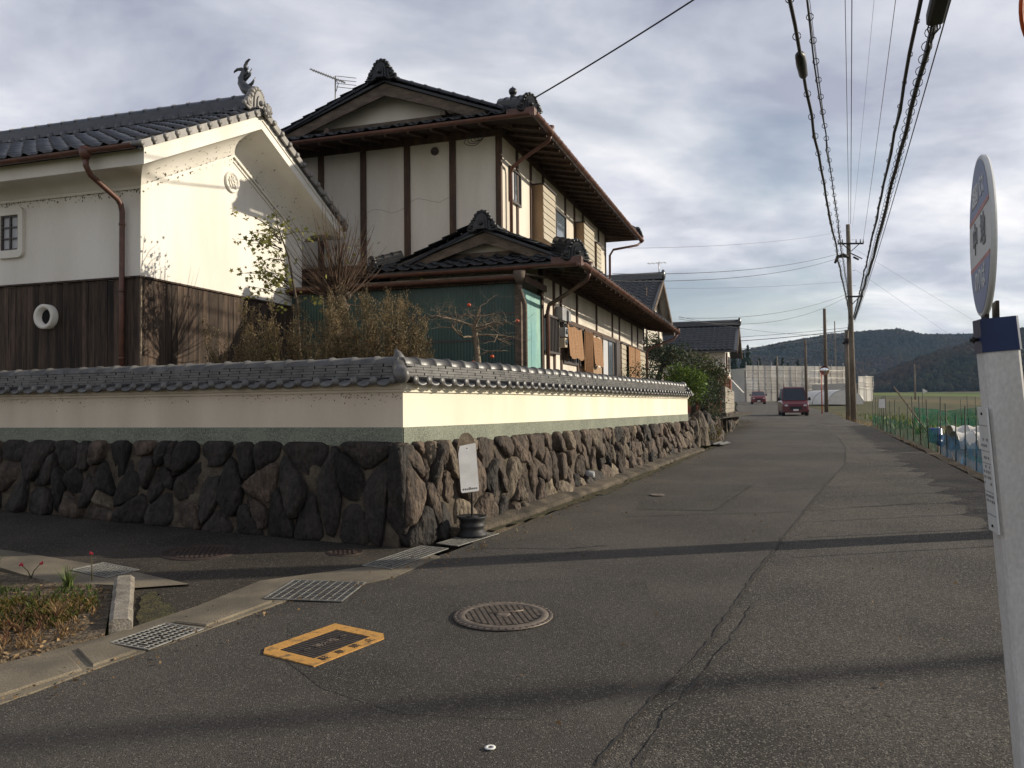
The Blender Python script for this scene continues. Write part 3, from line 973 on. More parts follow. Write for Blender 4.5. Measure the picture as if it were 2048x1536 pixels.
def stile_mesh(name, mat, w=.265, L=.27, amp=.03, n=8):
    """wave-profile pantile: local x across, y up the slope, z normal"""
    mb = MB(); V = []
    for i in range(n + 1):
        u = i / n
        z = amp * (math.cos(2 * math.pi * (u - .12)) * .6 + .35 * math.cos(4 * math.pi * (u - .12)))
        x = (u - .5) * (w + .02)
        V += [(x, -L / 2, z + .024), (x, L / 2 + .03, z - .006), (x, -L / 2 + .004, z + .006)]
    F = []
    for i in range(n):
        b = 3 * i
        F += [(b, b + 3, b + 4, b + 1), (b + 2, b + 5, b + 3, b)]
    mb.add(V, F, True)
    return mb.mesh(name, mat)


def place_tiles(root, me, O, ax, ay, ncol, nrow, w, L, name="roof_tile", inside=None, limit=300, joined="roof_tiles", mat=None):
    """O: lower-left corner of the slope, ax along the eave, ay up the slope (unit vectors)"""
    nz_ = ax.cross(ay)
    rest = MB(); k = 0; rt_ = random.Random(ncol * 31 + nrow)
    jv = [tuple(v.co) for v in me.vertices]; jf = [tuple(p.vertices) for p in me.polygons]
    for r_ in range(nrow):
        for c in range(ncol):
            if inside and not inside((c + .5) * w, (r_ + .5) * L): continue
            p = O + ax * ((c + .5) * w) + ay * ((r_ + .5) * L)
            M = Matrix(((ax.x, ay.x, nz_.x, p.x), (ax.y, ay.y, nz_.y, p.y), (ax.z, ay.z, nz_.z, p.z), (0, 0, 0, 1)))
            M = M @ Matrix.Translation((rt_.uniform(-.004, .004), rt_.uniform(-.006, .006), rt_.uniform(-.003, .004))) @ Matrix.Rotation(rt_.uniform(-.018, .018), 4, 'Z') @ Matrix.Rotation(rt_.uniform(-.015, .015), 4, 'Y')
            if k < limit:
                inst(name, me, root, M)
            else:
                rest.add([M @ Vector(v) for v in jv], jf, True)
            k += 1
    if rest.v:
        tag(rest.build(joined, me.materials[0], root), kind="stuff")


def gutter_mesh(a, b, r=.055, up=Vector((0, 0, 1))):
    a, b = Vector(a), Vector(b); d = (b - a).normalized(); sx = d.cross(up).normalized()
    mb = MB(); V = []; n = 8
    for p in (a, b):
        for k in range(n + 1):
            an = math.pi * k / n
            V.append(p + sx * (r * math.cos(an)) - up * (r * math.sin(an)))
        for k in range(n + 1):
            an = math.pi * (n - k) / n
            V.append(p + sx * (r * .88 * math.cos(an)) - up * (r * .88 * math.sin(an)))
    m = 2 * (n + 1)
    F = [(k, m + k, m + (k + 1) % m, (k + 1) % m) for k in range(m)]
    F += [tuple(range(m)), tuple(range(2 * m - 1, m - 1, -1))]
    return mb.add(V, F, False)


def oni_mesh(name, mat, s=1.0, th=.14):
    """ridge-end tile: stepped arch with scroll feet and bosses; faces local -Y, stands on z=0"""
    mb = MB()
    M = Matrix.Rotation(R(90), 4, 'X')       # local xy -> xz, extrusion along -y
    def arch(w, h, n=14):
        pts = [(-w, 0)]
        for k in range(n + 1):
            a = math.pi * (1 - k / n)
            pts.append((w * .92 * math.cos(a), h * .45 + h * .55 * math.sin(a)))
        pts.append((w, 0))
        return [(x * s, y * s) for x, y in pts]
    mb.extrude(arch(.215, .385), M, -th * s / 2, th * s / 2)
    mb.extrude(arch(.155, .36), M, th * s / 2, th * s / 2 + .03 * s)
    mb.extrude(arch(.10, .27), M, th * s / 2 + .03 * s, th * s / 2 + .06 * s)
    for sg in (-1, 1):
        pts = []
        for k in range(16):
            a = k / 15 * 2 * math.pi * 1.25
            r_ = .125 - .075 * k / 15
            pts.append(((sg * (.23 + r_ * math.cos(a + 1.2) * .9)) * s, -(.03 + .02 * k / 15) * s, (.10 + r_ * math.sin(a + 1.2) * .85) * s))
        mb.tube(pts, [.035 * s] * 12 + [.028 * s, .024 * s, .02 * s, .012 * s], 6)
        pts = [(sg * (.12 + .26 * t_) * s, -.04 * s, (.02 - .055 * math.sin(t_ * 3.1)) * s) for t_ in (0, .25, .5, .75, 1)]
        mb.tube(pts, [.04 * s, .045 * s, .04 * s, .035 * s, .012 * s], 6)
    mb.sphere((0, -(th / 2 + .07) * s, .12 * s), .055 * s, 10, 6)
    for k in range(7):
        a = math.pi * (k + .5) / 7
        mb.sphere((.185 * s * math.cos(a), -.03 * s, (.19 + .21 * math.sin(a)) * s), .058 * s, 8, 6, (1, 1.3, 1))
    for sg in (-1, 1):
        mb.sphere((sg * .25 * s, -.02 * s, .11 * s), .075 * s, 8, 6)
        mb.sphere((sg * .33 * s, .0, .05 * s), .05 * s, 8, 6)
    return mb.mesh(name, mat)


# ------------------------------------------------------------------ storehouse
KW, KL = 3.92, 5.02           # gable width, length
kura = bthing("storehouse", "white plastered storehouse with dark cedar boards and fish finials on the ridge", "storehouse", (-4.96, 11.0), 1.12, YAW)
MID = KW / 2
SL_ = .5
OV = .53
ZE = 4.84                      # top of the gable band at the eave


def zr(y):                     # top of band over y'
    yy_ = y if y <= MID else KW - y
    return ZE + SL_ * (yy_ + OV)


# plaster body (pentagon prism)
mb = MB()
mb.add([(0, 0, 1.1), (0, KW, 1.1), (0, KW, zr(0) - .3), (0, MID, zr(MID) - .3), (0, 0, zr(0) - .3),
        (-KL, 0, 1.1), (-KL, KW, 1.1), (-KL, KW, zr(0) - .3), (-KL, MID, zr(MID) - .3), (-KL, 0, zr(0) - .3)],
       [(0, 1, 2, 3, 4), (9, 8, 7, 6, 5), (5, 0, 4, 9), (1, 6, 7, 2)])
body = mb.build("wall", M_['plaster'], kura)
# coved cornice
prof = [(OV, 0), (OV, -.21), (OV - .02, -.215), (.40, -.235), (.30, -.275), (.20, -.335), (.12, -.41), (.06, -.50), (.04, -.545), (.03, -.56), (.03, -.60), (.001, -.605)]
def cove_gable(sign):
    V = []; k = len(prof)
    for (o_, dn) in prof:
        ye = -o_ if sign < 0 else KW + o_
        V += [(o_, ye, ZE + SL_ * (OV - o_) + dn), (o_, MID, zr(MID) + dn)]
    F = [(2 * i, 2 * i + 2, 2 * i + 3, 2 * i + 1) if sign < 0 else (2 * i, 2 * i + 1, 2 * i + 3, 2 * i + 2) for i in range(k - 1)]
    return V, F
mb = MB()
for sg in (-1, 1):
    V, F = cove_gable(sg); b0 = len(mb.v)
    mb.v += V; mb.f += [tuple(i + b0 for i in f_) for f_ in F]; mb.s += [2 <= i <= 7 for i in range(len(F))]
mb.build("gable_cornice", M_['plaster'], kura)
mb = MB()
for y_of in (lambda o_: -o_, lambda o_: KW + o_):
    V = []
    for (o_, dn) in prof:
        z = ZE + SL_ * (OV - o_) + dn
        V += [(o_, y_of(o_), z), (-KL - o_, y_of(o_), z)]
    b0 = len(mb.v); F = [(2 * i, 2 * i + 1, 2 * i + 3, 2 * i + 2) for i in range(len(prof) - 1)]
    mb.v += V; mb.f += [tuple(i + b0 for i in f_) for f_ in F]; mb.s += [2 <= i <= 7 for i in range(len(F))]
mb.build("eave_cornice", M_['plaster'], kura)
# raised line mouldings following the rake on the wall and on the band
mb = MB()
for sg in (-1, 1):
    for o_, dn, ye0 in ((.002, -.66, .05), (OV + .001, -.07, -OV + .02)):
        a = (o_ + .004, ye0 if sg < 0 else KW - ye0, ZE + SL_ * (OV + ye0) + dn); b = (o_ + .004, MID, zr(MID) + dn)
        mb.bar(a, b, .02, .022)
mb.build("rake_moulding", M_['plaster'], kura)
# cedar boards, each its own plank
rb = random.Random(9)
BT = 3.29
a = -.10
mb = MB(); mb.box(0, .11, -.004, .018, 0, 1); me_pl = mb.mesh("plank", M_['board'])
x = 0.03
while x > -KL:
    w = rb.uniform(.095, .135)
    M = Matrix.Translation((x - w, -.020 - rb.uniform(0, .006), 1.1)) @ Matrix.Diagonal((w * rb.uniform(.93, .985) / .11, 1, BT - 1.1 - rb.uniform(0, .01), 1))
    inst("plank", me_pl, kura, M); x -= w
y = -.012
while y < KW + .01:
    w = rb.uniform(.095, .135)
    M = Matrix.Translation((.020 + rb.uniform(0, .006), y, 1.1)) @ Matrix.Rotation(R(90), 4, 'Z') @ Matrix.Diagonal((w * rb.uniform(.93, .985) / .11, 1, BT - 1.1 - rb.uniform(0, .01), 1))
    inst("plank", me_pl, kura, M); y += w
mb = MB(); mb.box(-KL, .05, -.06, -.001, BT, BT + .025); mb.box(.001, .055, -.002, KW, BT, BT + .025)
mb.build("drip_board", M_['board'], kura)
mb = MB(); mb.box(.03, .05, -.045, -.025, 1.1, BT - .01); mb.build("corner_strip", M_['bark_pale'], kura)
# roof slab
mb = MB()
for sg in (-1, 1):
    ye = -OV - .10 if sg < 0 else KW + OV + .10
    z0 = ZE - .05
    mb.add([(OV + .03, ye, z0 + .0), (OV + .03, MID, zr(MID) + .002), (-KL - OV, MID, zr(MID) + .002), (-KL - OV, ye, z0),
            (OV + .03, ye, z0 + .06), (OV + .03, MID, zr(MID) + .06), (-KL - OV, MID, zr(MID) + .06), (-KL - OV, ye, z0 + .06)],
           [(0, 1, 2, 3), (4, 5, 6, 7), (0, 1, 5, 4), (3, 2, 6, 7), (0, 3, 7, 4)])
roof = mb.build("roof", M_['tile_kura'], kura)
me_kt = stile_mesh("roof_tile", M_['tile_kura'])
ay = Vector((0, MID + OV + .10, zr(MID) - ZE + .05)); SLEN = ay.length; ay.normalize()
axx = Vector((1, 0, 0))
ncol = 23; tw = (KL + 2 * OV) / ncol
nrow = 11; tl = SLEN / nrow
me_kt = stile_mesh("roof_tile", M_['tile_kura'], tw, tl)
nrmv = axx.cross(ay)
place_tiles(kura, me_kt, Vector((-KL - OV, -OV - .12, ZE + .01)) + nrmv * .035, axx, ay, ncol, nrow, tw, tl)
# rear slope joined
ay2 = Vector((0, -(MID + OV + .10), zr(MID) - ZE + .05)).normalized()
place_tiles(kura, me_kt, Vector((OV, KW + OV + .12, ZE + .01)) + Vector((0, .4, .85)) * .035, Vector((-1, 0, 0)), ay2, ncol, nrow, tw, tl, limit=0, joined="rear_roof_tiles")
# verge tiles: a drop skirt with a round roll end
def verge_mesh(mat):
    mb = MB()
    mb.box(0.0, .028, -.10, .085, -.085, .012)
    m = Matrix.Translation((.055, -.115, -.02)) @ Matrix.Rotation(R(90), 4, 'Y')
    mb.lathe([(.001, 0), (.034, 0), (.037, -.012), (.043, -.02), (.043, -.05), (.037, -.06), (.037, -.3)], 12, m)
    return mb.mesh("verge_tile", mat)
me_vg = verge_mesh(M_['tile_verge'])
for sg in (-1, 1):
    n = 12
    for i in range(n):
        f = (i + .35) / n
        y = -OV - .1 + (MID + OV + .1) * f
        z = ZE + .05 + (zr(MID) - ZE + .05) * f
        if sg > 0: y = KW - y
        M = Matrix.Translation((OV + .035, y, z)) @ Matrix.Rotation(math.atan(SL_) * (1 if sg < 0 else -1), 4, 'X')
        inst("verge_tile", me_vg, kura, M)
mb = MB(); mb.sphere((OV + .10, MID, zr(MID) + .06), .085, 10, 7, (.6, 1, 1))
for k in range(8):
    a = k * math.pi / 4
    mb.sphere((OV + .11, MID + .085 * math.cos(a), zr(MID) + .06 + .085 * math.sin(a)), .035, 8, 5, (.7, 1, 1))
mb.build("verge_flower_tile", M_['tile_verge'], kura)
# ridge
ZR = zr(MID) + .06
mb = MB()
for c in range(4):
    w_ = .17 - c * .02
    mb.box(-KL - OV, OV - .16, MID - w_, MID + w_, ZR + .02 + c * .05, ZR + .062 + c * .05)
mb.build("ridge_course", M_['tile_kura'], kura)
mb = MB(); m = Matrix.Rotation(R(90), 4, 'X')
mb.lathe([(.001, 0), (.05, 0), (.06, -.015), (.06, -.06)], 12, m); me_rd = mb.mesh("ridge_disc", M_['tile_kura'])
me_kr = ridge_tile_mesh(M_['tile_kura'], .29, .085)
for i in range(20):
    xx = OV - .34 - i * .285
    inst("ridge_disc", me_rd, kura, Matrix.Translation((xx, MID - .19, ZR + .03)))
    inst("ridge_tile", me_kr, kura, Matrix.Translation((xx, MID, ZR + .215)))
me_on = oni_mesh("ridge_end_tile", M_['tile_verge'], .82)
inst("ridge_end_tile", me_on, kura, Matrix.Translation((OV - .12, MID, ZR + .03)) @ Matrix.Rotation(R(90), 4, 'Z'))
inst("ridge_end_tile", me_on, kura, Matrix.Translation((-KL - OV - .06, MID, ZR + .03)) @ Matrix.Rotation(R(-90), 4, 'Z'))


def fish_finial(mat):
    mb = MB()
    pts = [(.16, 0, .0), (.10, 0, .05), (-.0, 0, .11), (-.06, 0, .20), (-.06, 0, .29), (-.03, 0, .37), (.0, 0, .43)]
    mb.tube(pts, [.09, .095, .085, .07, .055, .04, .03], 8)
    # tail: two curling blades
    mb.tube([(.0, 0, .40), (.0, 0, .47), (.03, 0, .53), (.075, 0, .565), (.10, 0, .56)], [.035, .03, .024, .016, .004], 6)
    mb.tube([(-.01, 0, .39), (-.07, 0, .43), (-.14, 0, .435), (-.20, 0, .405), (-.21, 0, .385)], [.035, .03, .025, .016, .004], 6)
    for (a, b) in (((.02, 0, .12), (.19, 0, .27)), ((-.01, 0, .25), (.12, 0, .42)), ((-.03, 0, .30), (.055, 0, .46))):
        A, B = Vector(a), Vector(b)
        mb.tube([A, A.lerp(B, .45) + Vector((.03, 0, -.01)), B], [.032, .026, .003], 6)
    for i in range(5):
        mb.sphere((.06 - .09 * i + .02 * i * i * .6, 0, .03 + .065 * i), .03, 6, 4)
    return mb.mesh("fish_finial", mat)


me_fi = fish_finial(M_['tile_kura'])
inst("fish_finial", me_fi, kura, Matrix.Translation((OV - .30, MID, ZR + .29)) @ Matrix.Scale(1.0, 4))
inst("fish_finial", me_fi, kura, Matrix.Translation((-KL - OV + .10, MID, ZR + .32)) @ Matrix.Rotation(R(180), 4, 'Z') @ Matrix.Scale(1.12, 4))
# family crest in relief on the gable
mb = MB()
Mx = Matrix.Translation((0.0, 1.92, 5.08)) @ Matrix.Rotation(R(90), 4, 'Y') @ Matrix.Rotation(R(90), 4, 'Z')
mb.lathe([(.001, .02), (.13, .02), (.135, .035), (.165, .035), (.172, .0)], 28, Mx)
crest = mb.build("crest", M_['plaster'], kura)
mb = MB()
for pts in ([(-.08, .07), (-.05, .02), (-.075, -.03), (-.04, -.08)], [(-.02, .10), (.0, .05), (-.025, .0), (.01, -.05), (-.01, -.1)], [(.04, .09), (.02, .04), (.05, .01), (.085, .03)], [(.03, -.02), (.075, -.04), (.07, -.09), (.03, -.085), (.04, -.05)], [(-.1, .03), (-.085, -.01)]):
    mb.tube([Mx @ Vector((x_, y_, .026)) for x_, y_ in pts], .012, 6)
mb.build("crest_relief", M_['plaster'], crest)
# barred window in a raised plaster surround
mb = MB()
Mw = Matrix.Translation((-2.26, -.0, 4.06)) @ Matrix.Rotation(R(90), 4, 'X')
def rrect(w, h, r, n=4):
    pts = []
    for cx_, cy_, a0 in ((w - r, h - r, 0), (-w + r, h - r, 90), (-w + r, -h + r, 180), (w - r, -h + r, 270)):
        for k in range(n + 1):
            a = R(a0 + 90 * k / n); pts.append((cx_ + r * math.cos(a), cy_ + r * math.sin(a)))
    return pts
outer = rrect(.25, .36, .09); inner = rrect(.165, .25, .01)
n_ = len(outer)
V = [Mw @ Vector((x_, y_, .0)) for x_, y_ in outer] + [Mw @ Vector((x_, y_, .055)) for x_, y_ in outer] + [Mw @ Vector((x_, y_, .055)) for x_, y_ in inner] + [Mw @ Vector((x_, y_, .005)) for x_, y_ in inner]
mb.add(V, [(k * n_ + i, k * n_ + (i + 1) % n_, (k + 1) * n_ + (i + 1) % n_, (k + 1) * n_ + i) for k in range(3) for i in range(n_)])
win = mb.build("window", M_['plaster'], kura)
mb = MB(); mb.extrude(rrect(.165, .25, .01), Mw, .002, .006); mb.build("pane", M_['curtain'], win)
for x_ in (-.15, .0, .15):
    mb = MB(); mb.extrude([(x_ - .012, -.25), (x_ + .012, -.25), (x_ + .012, .25), (x_ - .012, .25)], Mw, .012, .036); mb.build("window_bar", M_['bronze'], win)
for y_ in (-.235, -.08, .08, .235):
    mb = MB(); mb.extrude([(-.165, y_ - .010), (.165, y_ - .010), (.165, y_ + .010), (-.165, y_ + .010)], Mw, .010, .03); mb.build("window_bar", M_['bronze'], win)
# round plaster vent
Mv = Matrix.Translation((-1.55, -.02, 2.83)) @ Matrix.Rotation(R(90), 4, 'X')
mb = MB(); mb.lathe([(.172, .0), (.172, .10), (.125, .10), (.105, .02)], 28, Mv)
vent = mb.build("round_vent", M_['plaster'], kura)
mb = MB(); mb.lathe([(.105, .022), (.001, .022)], 24, Mv); mb.build("vent_opening", M_['pit_shade'], vent)  # black disc paints the shade of the vent hole
# gutter and downpipe
gut = gutter_mesh((OV - .02, -OV - .16, ZE + .0), (-KL - OV, -OV - .16, ZE + .0)).build("gutter", M_['copper'], kura)
mb = MB()
px = -.24
mb.tube([(px, -OV - .16, ZE + .03), (px, -OV - .16, ZE - .06), (px, -OV - .16, ZE - .12)], [.085, .075, .045], 10)
mb.tube([(px, -OV - .16, ZE - .10), (px, -OV - .155, ZE - .20), (px, -OV - .08, ZE - .30), (px, -.16, ZE - .50), (px, -.10, ZE - .56), (px, -.075, ZE - .66), (px, -.075, 3.2), (px, -.075, 1.1)], .036, 10)
for z in (4.0, 3.1, 2.2): mb.tube([(px, -.075, z), (px, -.075, z + .03)], .043, 10)
mb.build("downpipe", M_['copper'], kura)
# soot specks along the cornice lines
rs = random.Random(14)
mb = MB()
for k in range(560):
    s_ = rs.uniform(.003, .013)
    if k < 260:       # gable: on the cove and just below it
        f = rs.random() ** .8; i = rs.choice([4, 5, 6, 7, 8, 8, 10, 10])
        sg = -1 if rs.random() < .6 else 1
        o0, d0 = prof[i]; o1, d1 = prof[i + 1]; u = rs.random(); o_ = o0 + (o1 - o0) * u; dn = d0 + (d1 - d0) * u
        if i == 10: o_ = .0; dn = -.605 - abs(rs.gauss(0, .05))
        ye = -o_ + (MID + o_) * f
        z = ZE + SL_ * (ye + OV) + dn
        if sg > 0: ye = KW - ye
        c = Vector((o_ + .004, ye, z)); du, dv = Vector((0, 1, .5 * -sg)).normalized(), Vector((o0 - o1, 0, d0 - d1)).normalized() if i != 10 else Vector((0, 0, 1))
        nn_ = Vector((1, 0, 0)) if i == 10 else Vector((-(d0 - d1), 0, (o0 - o1))).normalized()
        if nn_.x < 0: nn_ = -nn_
        c = c + nn_ * .003
    else:
        c = Vector((rs.uniform(-KL, .0), -.004, zr(0) - .605 - abs(rs.gauss(0, .045)))); du, dv = Vector((1, 0, 0)), Vector((0, 0, 1))
    pts_ = []
    for m_ in range(5):
        an = m_ * 1.256 + rs.random(); r_ = s_ * rs.uniform(.5, 1.3)
        pts_.append(c + du * (r_ * math.cos(an)) + dv * (r_ * 1.6 * math.sin(an)))
    mb.add(pts_, [(0, 1, 2, 3, 4)])
tag(mb.build("mould_spots", M_['soot'], kura), kind="stuff")

# ------------------------------------------------------------------ two-storey house
house = bthing("house", "two-storey half-timbered house with black glazed tile roofs and a small front gable", "house", (-.18, 15.0), 1.12, YAW)
HW, HL = 4.65, 9.56
UZ0, UZ1 = 3.2, 6.72
RS = .38
UOV = .85
# upper walls
mb = MB(); mb.box(-HW, 0, 0, HL, UZ0, UZ1); mb.build("upper_wall", M_['plaster_h'], house)
for x in (0.0, -.93, -1.86, -2.79, -3.72, -4.60):
    mb = MB(); w = .075 if x == 0 else .06
    mb.box(x - w, x + (w if x < 0 else .03), -.035, .05, UZ0 + .3, UZ1); mb.build("post", M_['post'], house)
for y in (1.0, 1.93, 2.86, 4.79, 5.71, 6.64, 8.58, HL - .03):
    mb = MB(); mb.box(-.05, .028, y - .05, y + .05, UZ0 + .3, UZ1); mb.build("post", M_['post'], house)
mb = MB(); mb.box(-HW, .04, -.045, -.0015, 6.50, 6.68); mb.box(.0015, .036, -.04, HL, 6.52, 6.66); mb.build("wall_plate", M_['post'], house)
# hairline crack in the front plaster
rs = random.Random(4); mb = MB()
for (xa, xb, z0_) in ((-2.72, -1.92, 5.30), (-1.80, -.98, 5.42)):
    pts = [(xa + (xb - xa) * k / 14, -.0035, z0_ + .05 * math.sin(k * .5) + rs.uniform(-.012, .012)) for k in range(15)]
    mb.add([p for q in pts for p in (q, (q[0], q[1], q[2] + .005))], [(2 * i, 2 * i + 2, 2 * i + 3, 2 * i + 1) for i in range(14)])
mb.build("plaster_crack", M_['soot'], house)
# round vent cap
Mv = Matrix.Translation((-1.29, -.0, 6.34)) @ Matrix.Rotation(R(90), 4, 'X')
mb = MB(); mb.lathe([(.075, 0), (.08, .02), (.07, .045), (.05, .05), (.045, .02), (.001, .02)], 18, Mv); mb.build("vent_cap", M_['bronze'], house)
# small upper window
def framed_window(root, x, y0, y1, z0, z1, split=None, curtain=True, depth=.05):
    mb = MB(); t_ = .045
    for (a, b, c, d) in ((y0, y1, z0, z0 + t_), (y0, y1, z1 - t_, z1), (y0, y0 + t_, z0 + t_, z1 - t_), (y1 - t_, y1, z0 + t_, z1 - t_)):
        mb.box(x, x + depth, a, b, c, d)
    fr = mb.build("window", M_['bronze'], root)
    ym = split if split else (y0 + y1) / 2
    mb = MB(); mb.box(x + .004, x + .014, y0 + t_, ym - .015, z0 + t_, z1 - t_); mb.build("pane", M_['curtain'] if curtain else M_['glass'], fr)
    mb = MB(); mb.box(x + .004, x + .018, ym + .015, y1 - t_, z0 + t_, z1 - t_); mb.build("pane", M_['glass'], fr)
    mb = MB(); mb.box(x + .002, x + .03, ym - .015, ym + .015, z0 + t_, z1 - t_); mb.build("mullion", M_['bronze'], fr)
    return fr
framed_window(house, .002, .50, 1.16, 5.42, 6.08, .80)
# storm shutter cases of horizontal siding
def shutter_case(root, x, y0, y1, z0, z1, d, n=8, side_mat=None, front=None):
    mb = MB(); mb.box(x, x + d - .012, y0, y1, z0, z1); bx_ = mb.build("shutter_case", side_mat or M_['tan'], root)
    mb = MB(); mb.box(x, x + d + .03, y0 - .02, y1 + .02, z1 + .002, z1 + .03); mb.build("case_lid", M_['bronze'], bx_)
    h = (z1 - z0) / n
    for k in range(n):
        mb = MB()
        za, zb_ = z0 + k * h + .004, z0 + (k + 1) * h - .006
        mb.add([(x + d - .010, y0 + .012, za), (x + d - .010, y1 - .004, za), (x + d + .006, y0 + .012, za), (x + d + .006, y1 - .004, za),
                (x + d - .010, y0 + .012, zb_), (x + d - .010, y1 - .004, zb_), (x + d - .004, y0 + .012, zb_), (x + d - .004, y1 - .004, zb_)],
               [(2, 3, 7, 6), (0, 2, 6, 4), (1, 5, 7, 3), (0, 1, 3, 2), (4, 6, 7, 5)])
        mb.build("siding_board", front or M_['beige'], bx_)
    return bx_
shutter_case(house, .002, 2.04, 3.02, 4.98, 6.10, .24, 8)
w_ = framed_window(house, .002, 3.04, 4.74, 5.0, 6.04, 3.9)
shutter_case(house, .002, 5.77, 6.95, 4.9, 6.10, .24, 9)
w_ = framed_window(house, .002, 6.98, 7.86, 4.9, 6.02, 7.5)
shutter_case(house, .002, 7.9, 8.5, 4.9, 6.0, .10, 9)
# soffits, rafters
def roof_irimoya(root, x0, x1, y0, y1, ze, slope, ridge_x, gable_y, mat_soffit, rafters_right=True):
    pass
EX0, EX1, EY0, EY1 = -HW - UOV, UOV, -UOV, HL + UOV
ZEV = 6.55                       # tile bed at the upper eave
RX = -2.2
def uz(x, y=None):               # roof bed height
    z = ZEV + RS * min(EX1 - x, x - EX0)
    return z
ZRG = ZEV + RS * (EX1 - RX)
GY = .10                          # gable wall plane
mb = MB()
# underside boards (soffit) right and front
mb.add([(0, -UOV, 6.66), (0, HL + UOV, 6.66), (EX1, HL + UOV, ZEV - .055), (EX1, -UOV, ZEV - .055)], [(0, 1, 2, 3)])
mb.add([(-HW - .4, 0, 6.665), (0.3, 0, 6.665), (EX1, -UOV, ZEV - .052), (-HW - UOV, -UOV, ZEV - .052)], [(0, 1, 2, 3)])
mb.add([(-HW, HL, 6.665), (0.3, HL, 6.665), (EX1, EY1, ZEV - .052), (-HW - UOV, EY1, ZEV - .052)], [(0, 3, 2, 1)])
mb.build("soffit", M_['soffit'], house)
mbr = MB(); mbr.box(0, 1, -.022, .022, -.055, 0); 
def rafter(a, b):
    mb = MB(); mb.bar(a, b, .045, .055); return mb.build("rafter", M_['post'], house)
y = -.2
while y < HL + .5:
    rafter((-.02, y, 6.625), (EX1 - .03, y, ZEV - .085)); y += .455
x = -HW
while x < -.05:
    rafter((x, .02, 6.632), (x, -UOV + .03, ZEV - .083)); x += .455
# main right slope and left slope
mb = MB()
def slab_poly(mb, pts, th=.05):
    n = len(pts); V = [tuple(p) for p in pts] + [(p[0], p[1], p[2] + th) for p in pts]
    mb.add(V, [tuple(reversed(range(n))), tuple(range(n, 2 * n))] + [(i, (i + 1) % n, n + (i + 1) % n, n + i) for i in range(n)])
FRK = -.32                        # front edge of the rake (verge) of the gable
xg = EX1 - (GY + UOV)             # where skirt meets main slope
zsk = ZEV + RS * (GY + UOV)
slab_poly(mb, [(EX1, EY0, ZEV - .04), (EX1, EY1, ZEV - .04), (RX, EY1 - (EX1 - RX) * .4, ZRG - .04), (RX, FRK, ZRG - .04), (xg + .25, FRK, zsk - .04 - .25 * RS)])
slab_poly(mb, [(EX0, EY0, ZEV - .04), (EX0 + (GY + UOV) - .25, FRK, zsk - .04 - .25 * RS), (RX, FRK, ZRG - .04), (RX, EY1 - 1.2, ZRG - .04), (EX0, EY1, ZEV - .04)])
slab_poly(mb, [(EX0, EY0, ZEV - .042), (EX1, EY0, ZEV - .042), (xg, GY, zsk - .042), (EX0 + (GY + UOV), GY, zsk - .042)])
slab_poly(mb, [(EX0, EY1, ZEV - .044), (RX, EY1 - 1.3, ZRG - .05), (EX1, EY1, ZEV - .044)])
roofu = mb.build("roof", M_['tile_black'], house)
# tiles: right slope (eave rows as single tiles), front skirt
ty = Vector((-1, 0, RS)).normalized(); tx_ = Vector((0, 1, 0))
LRS = (EX1 - RX) * math.sqrt(1 + RS * RS)
tl_, tw_ = .29, .268
me_bt = stile_mesh("roof_tile", M_['tile_black'], tw_, tl_)
nc = int((EY1 - EY0) / tw_) + 1
hip = 1 / math.sqrt(1 + RS * RS)
def in_right(a, l_):
    up = l_ * hip
    yfront = EY0 + a
    if yfront < FRK and up > yfront - EY0 + .12: return False
    if yfront > EY1 - .1: return False
    return not (yfront > EY1 - 1.3 and up > (EY1 - yfront) / .42)
place_tiles(house, me_bt, Vector((EX1 + .05, EY0, ZEV - .02)) + Vector((RS, 0, 1)).normalized() * .035, tx_, ty, nc, int(LRS / tl_) + 1, tw_, tl_, inside=in_right, limit=nc * 2, joined="upper_slope_tiles")
tyf = Vector((0, 1, RS)).normalized(); txf = Vector((1, 0, 0))
ncf = int((EX1 - EX0) / tw_)
def in_front(a, l_):
    up = l_ * hip
    return (a > up * 1.0 - .1) and (a < (EX1 - EX0) - up + .1)
place_tiles(house, me_bt, Vector((EX0, EY0 - .05, ZEV - .02)) + Vector((0, -RS, 1)).normalized() * .035, txf, tyf, ncf, 4, tw_, tl_, inside=in_front, limit=120)
# left slope joined
place_tiles(house, me_bt, Vector((EX0 - .05, EY1, ZEV - .02)) + Vector((-RS, 0, 1)).normalized() * .035, Vector((0, -1, 0)), Vector((1, 0, RS)).normalized(), nc, int((RX - EX0) / hip / tl_), tw_, tl_, inside=lambda a, l_: (EY1 - a) > FRK or l_ * hip < (EY1 - a - EY0), limit=0, joined="left_slope_tiles")
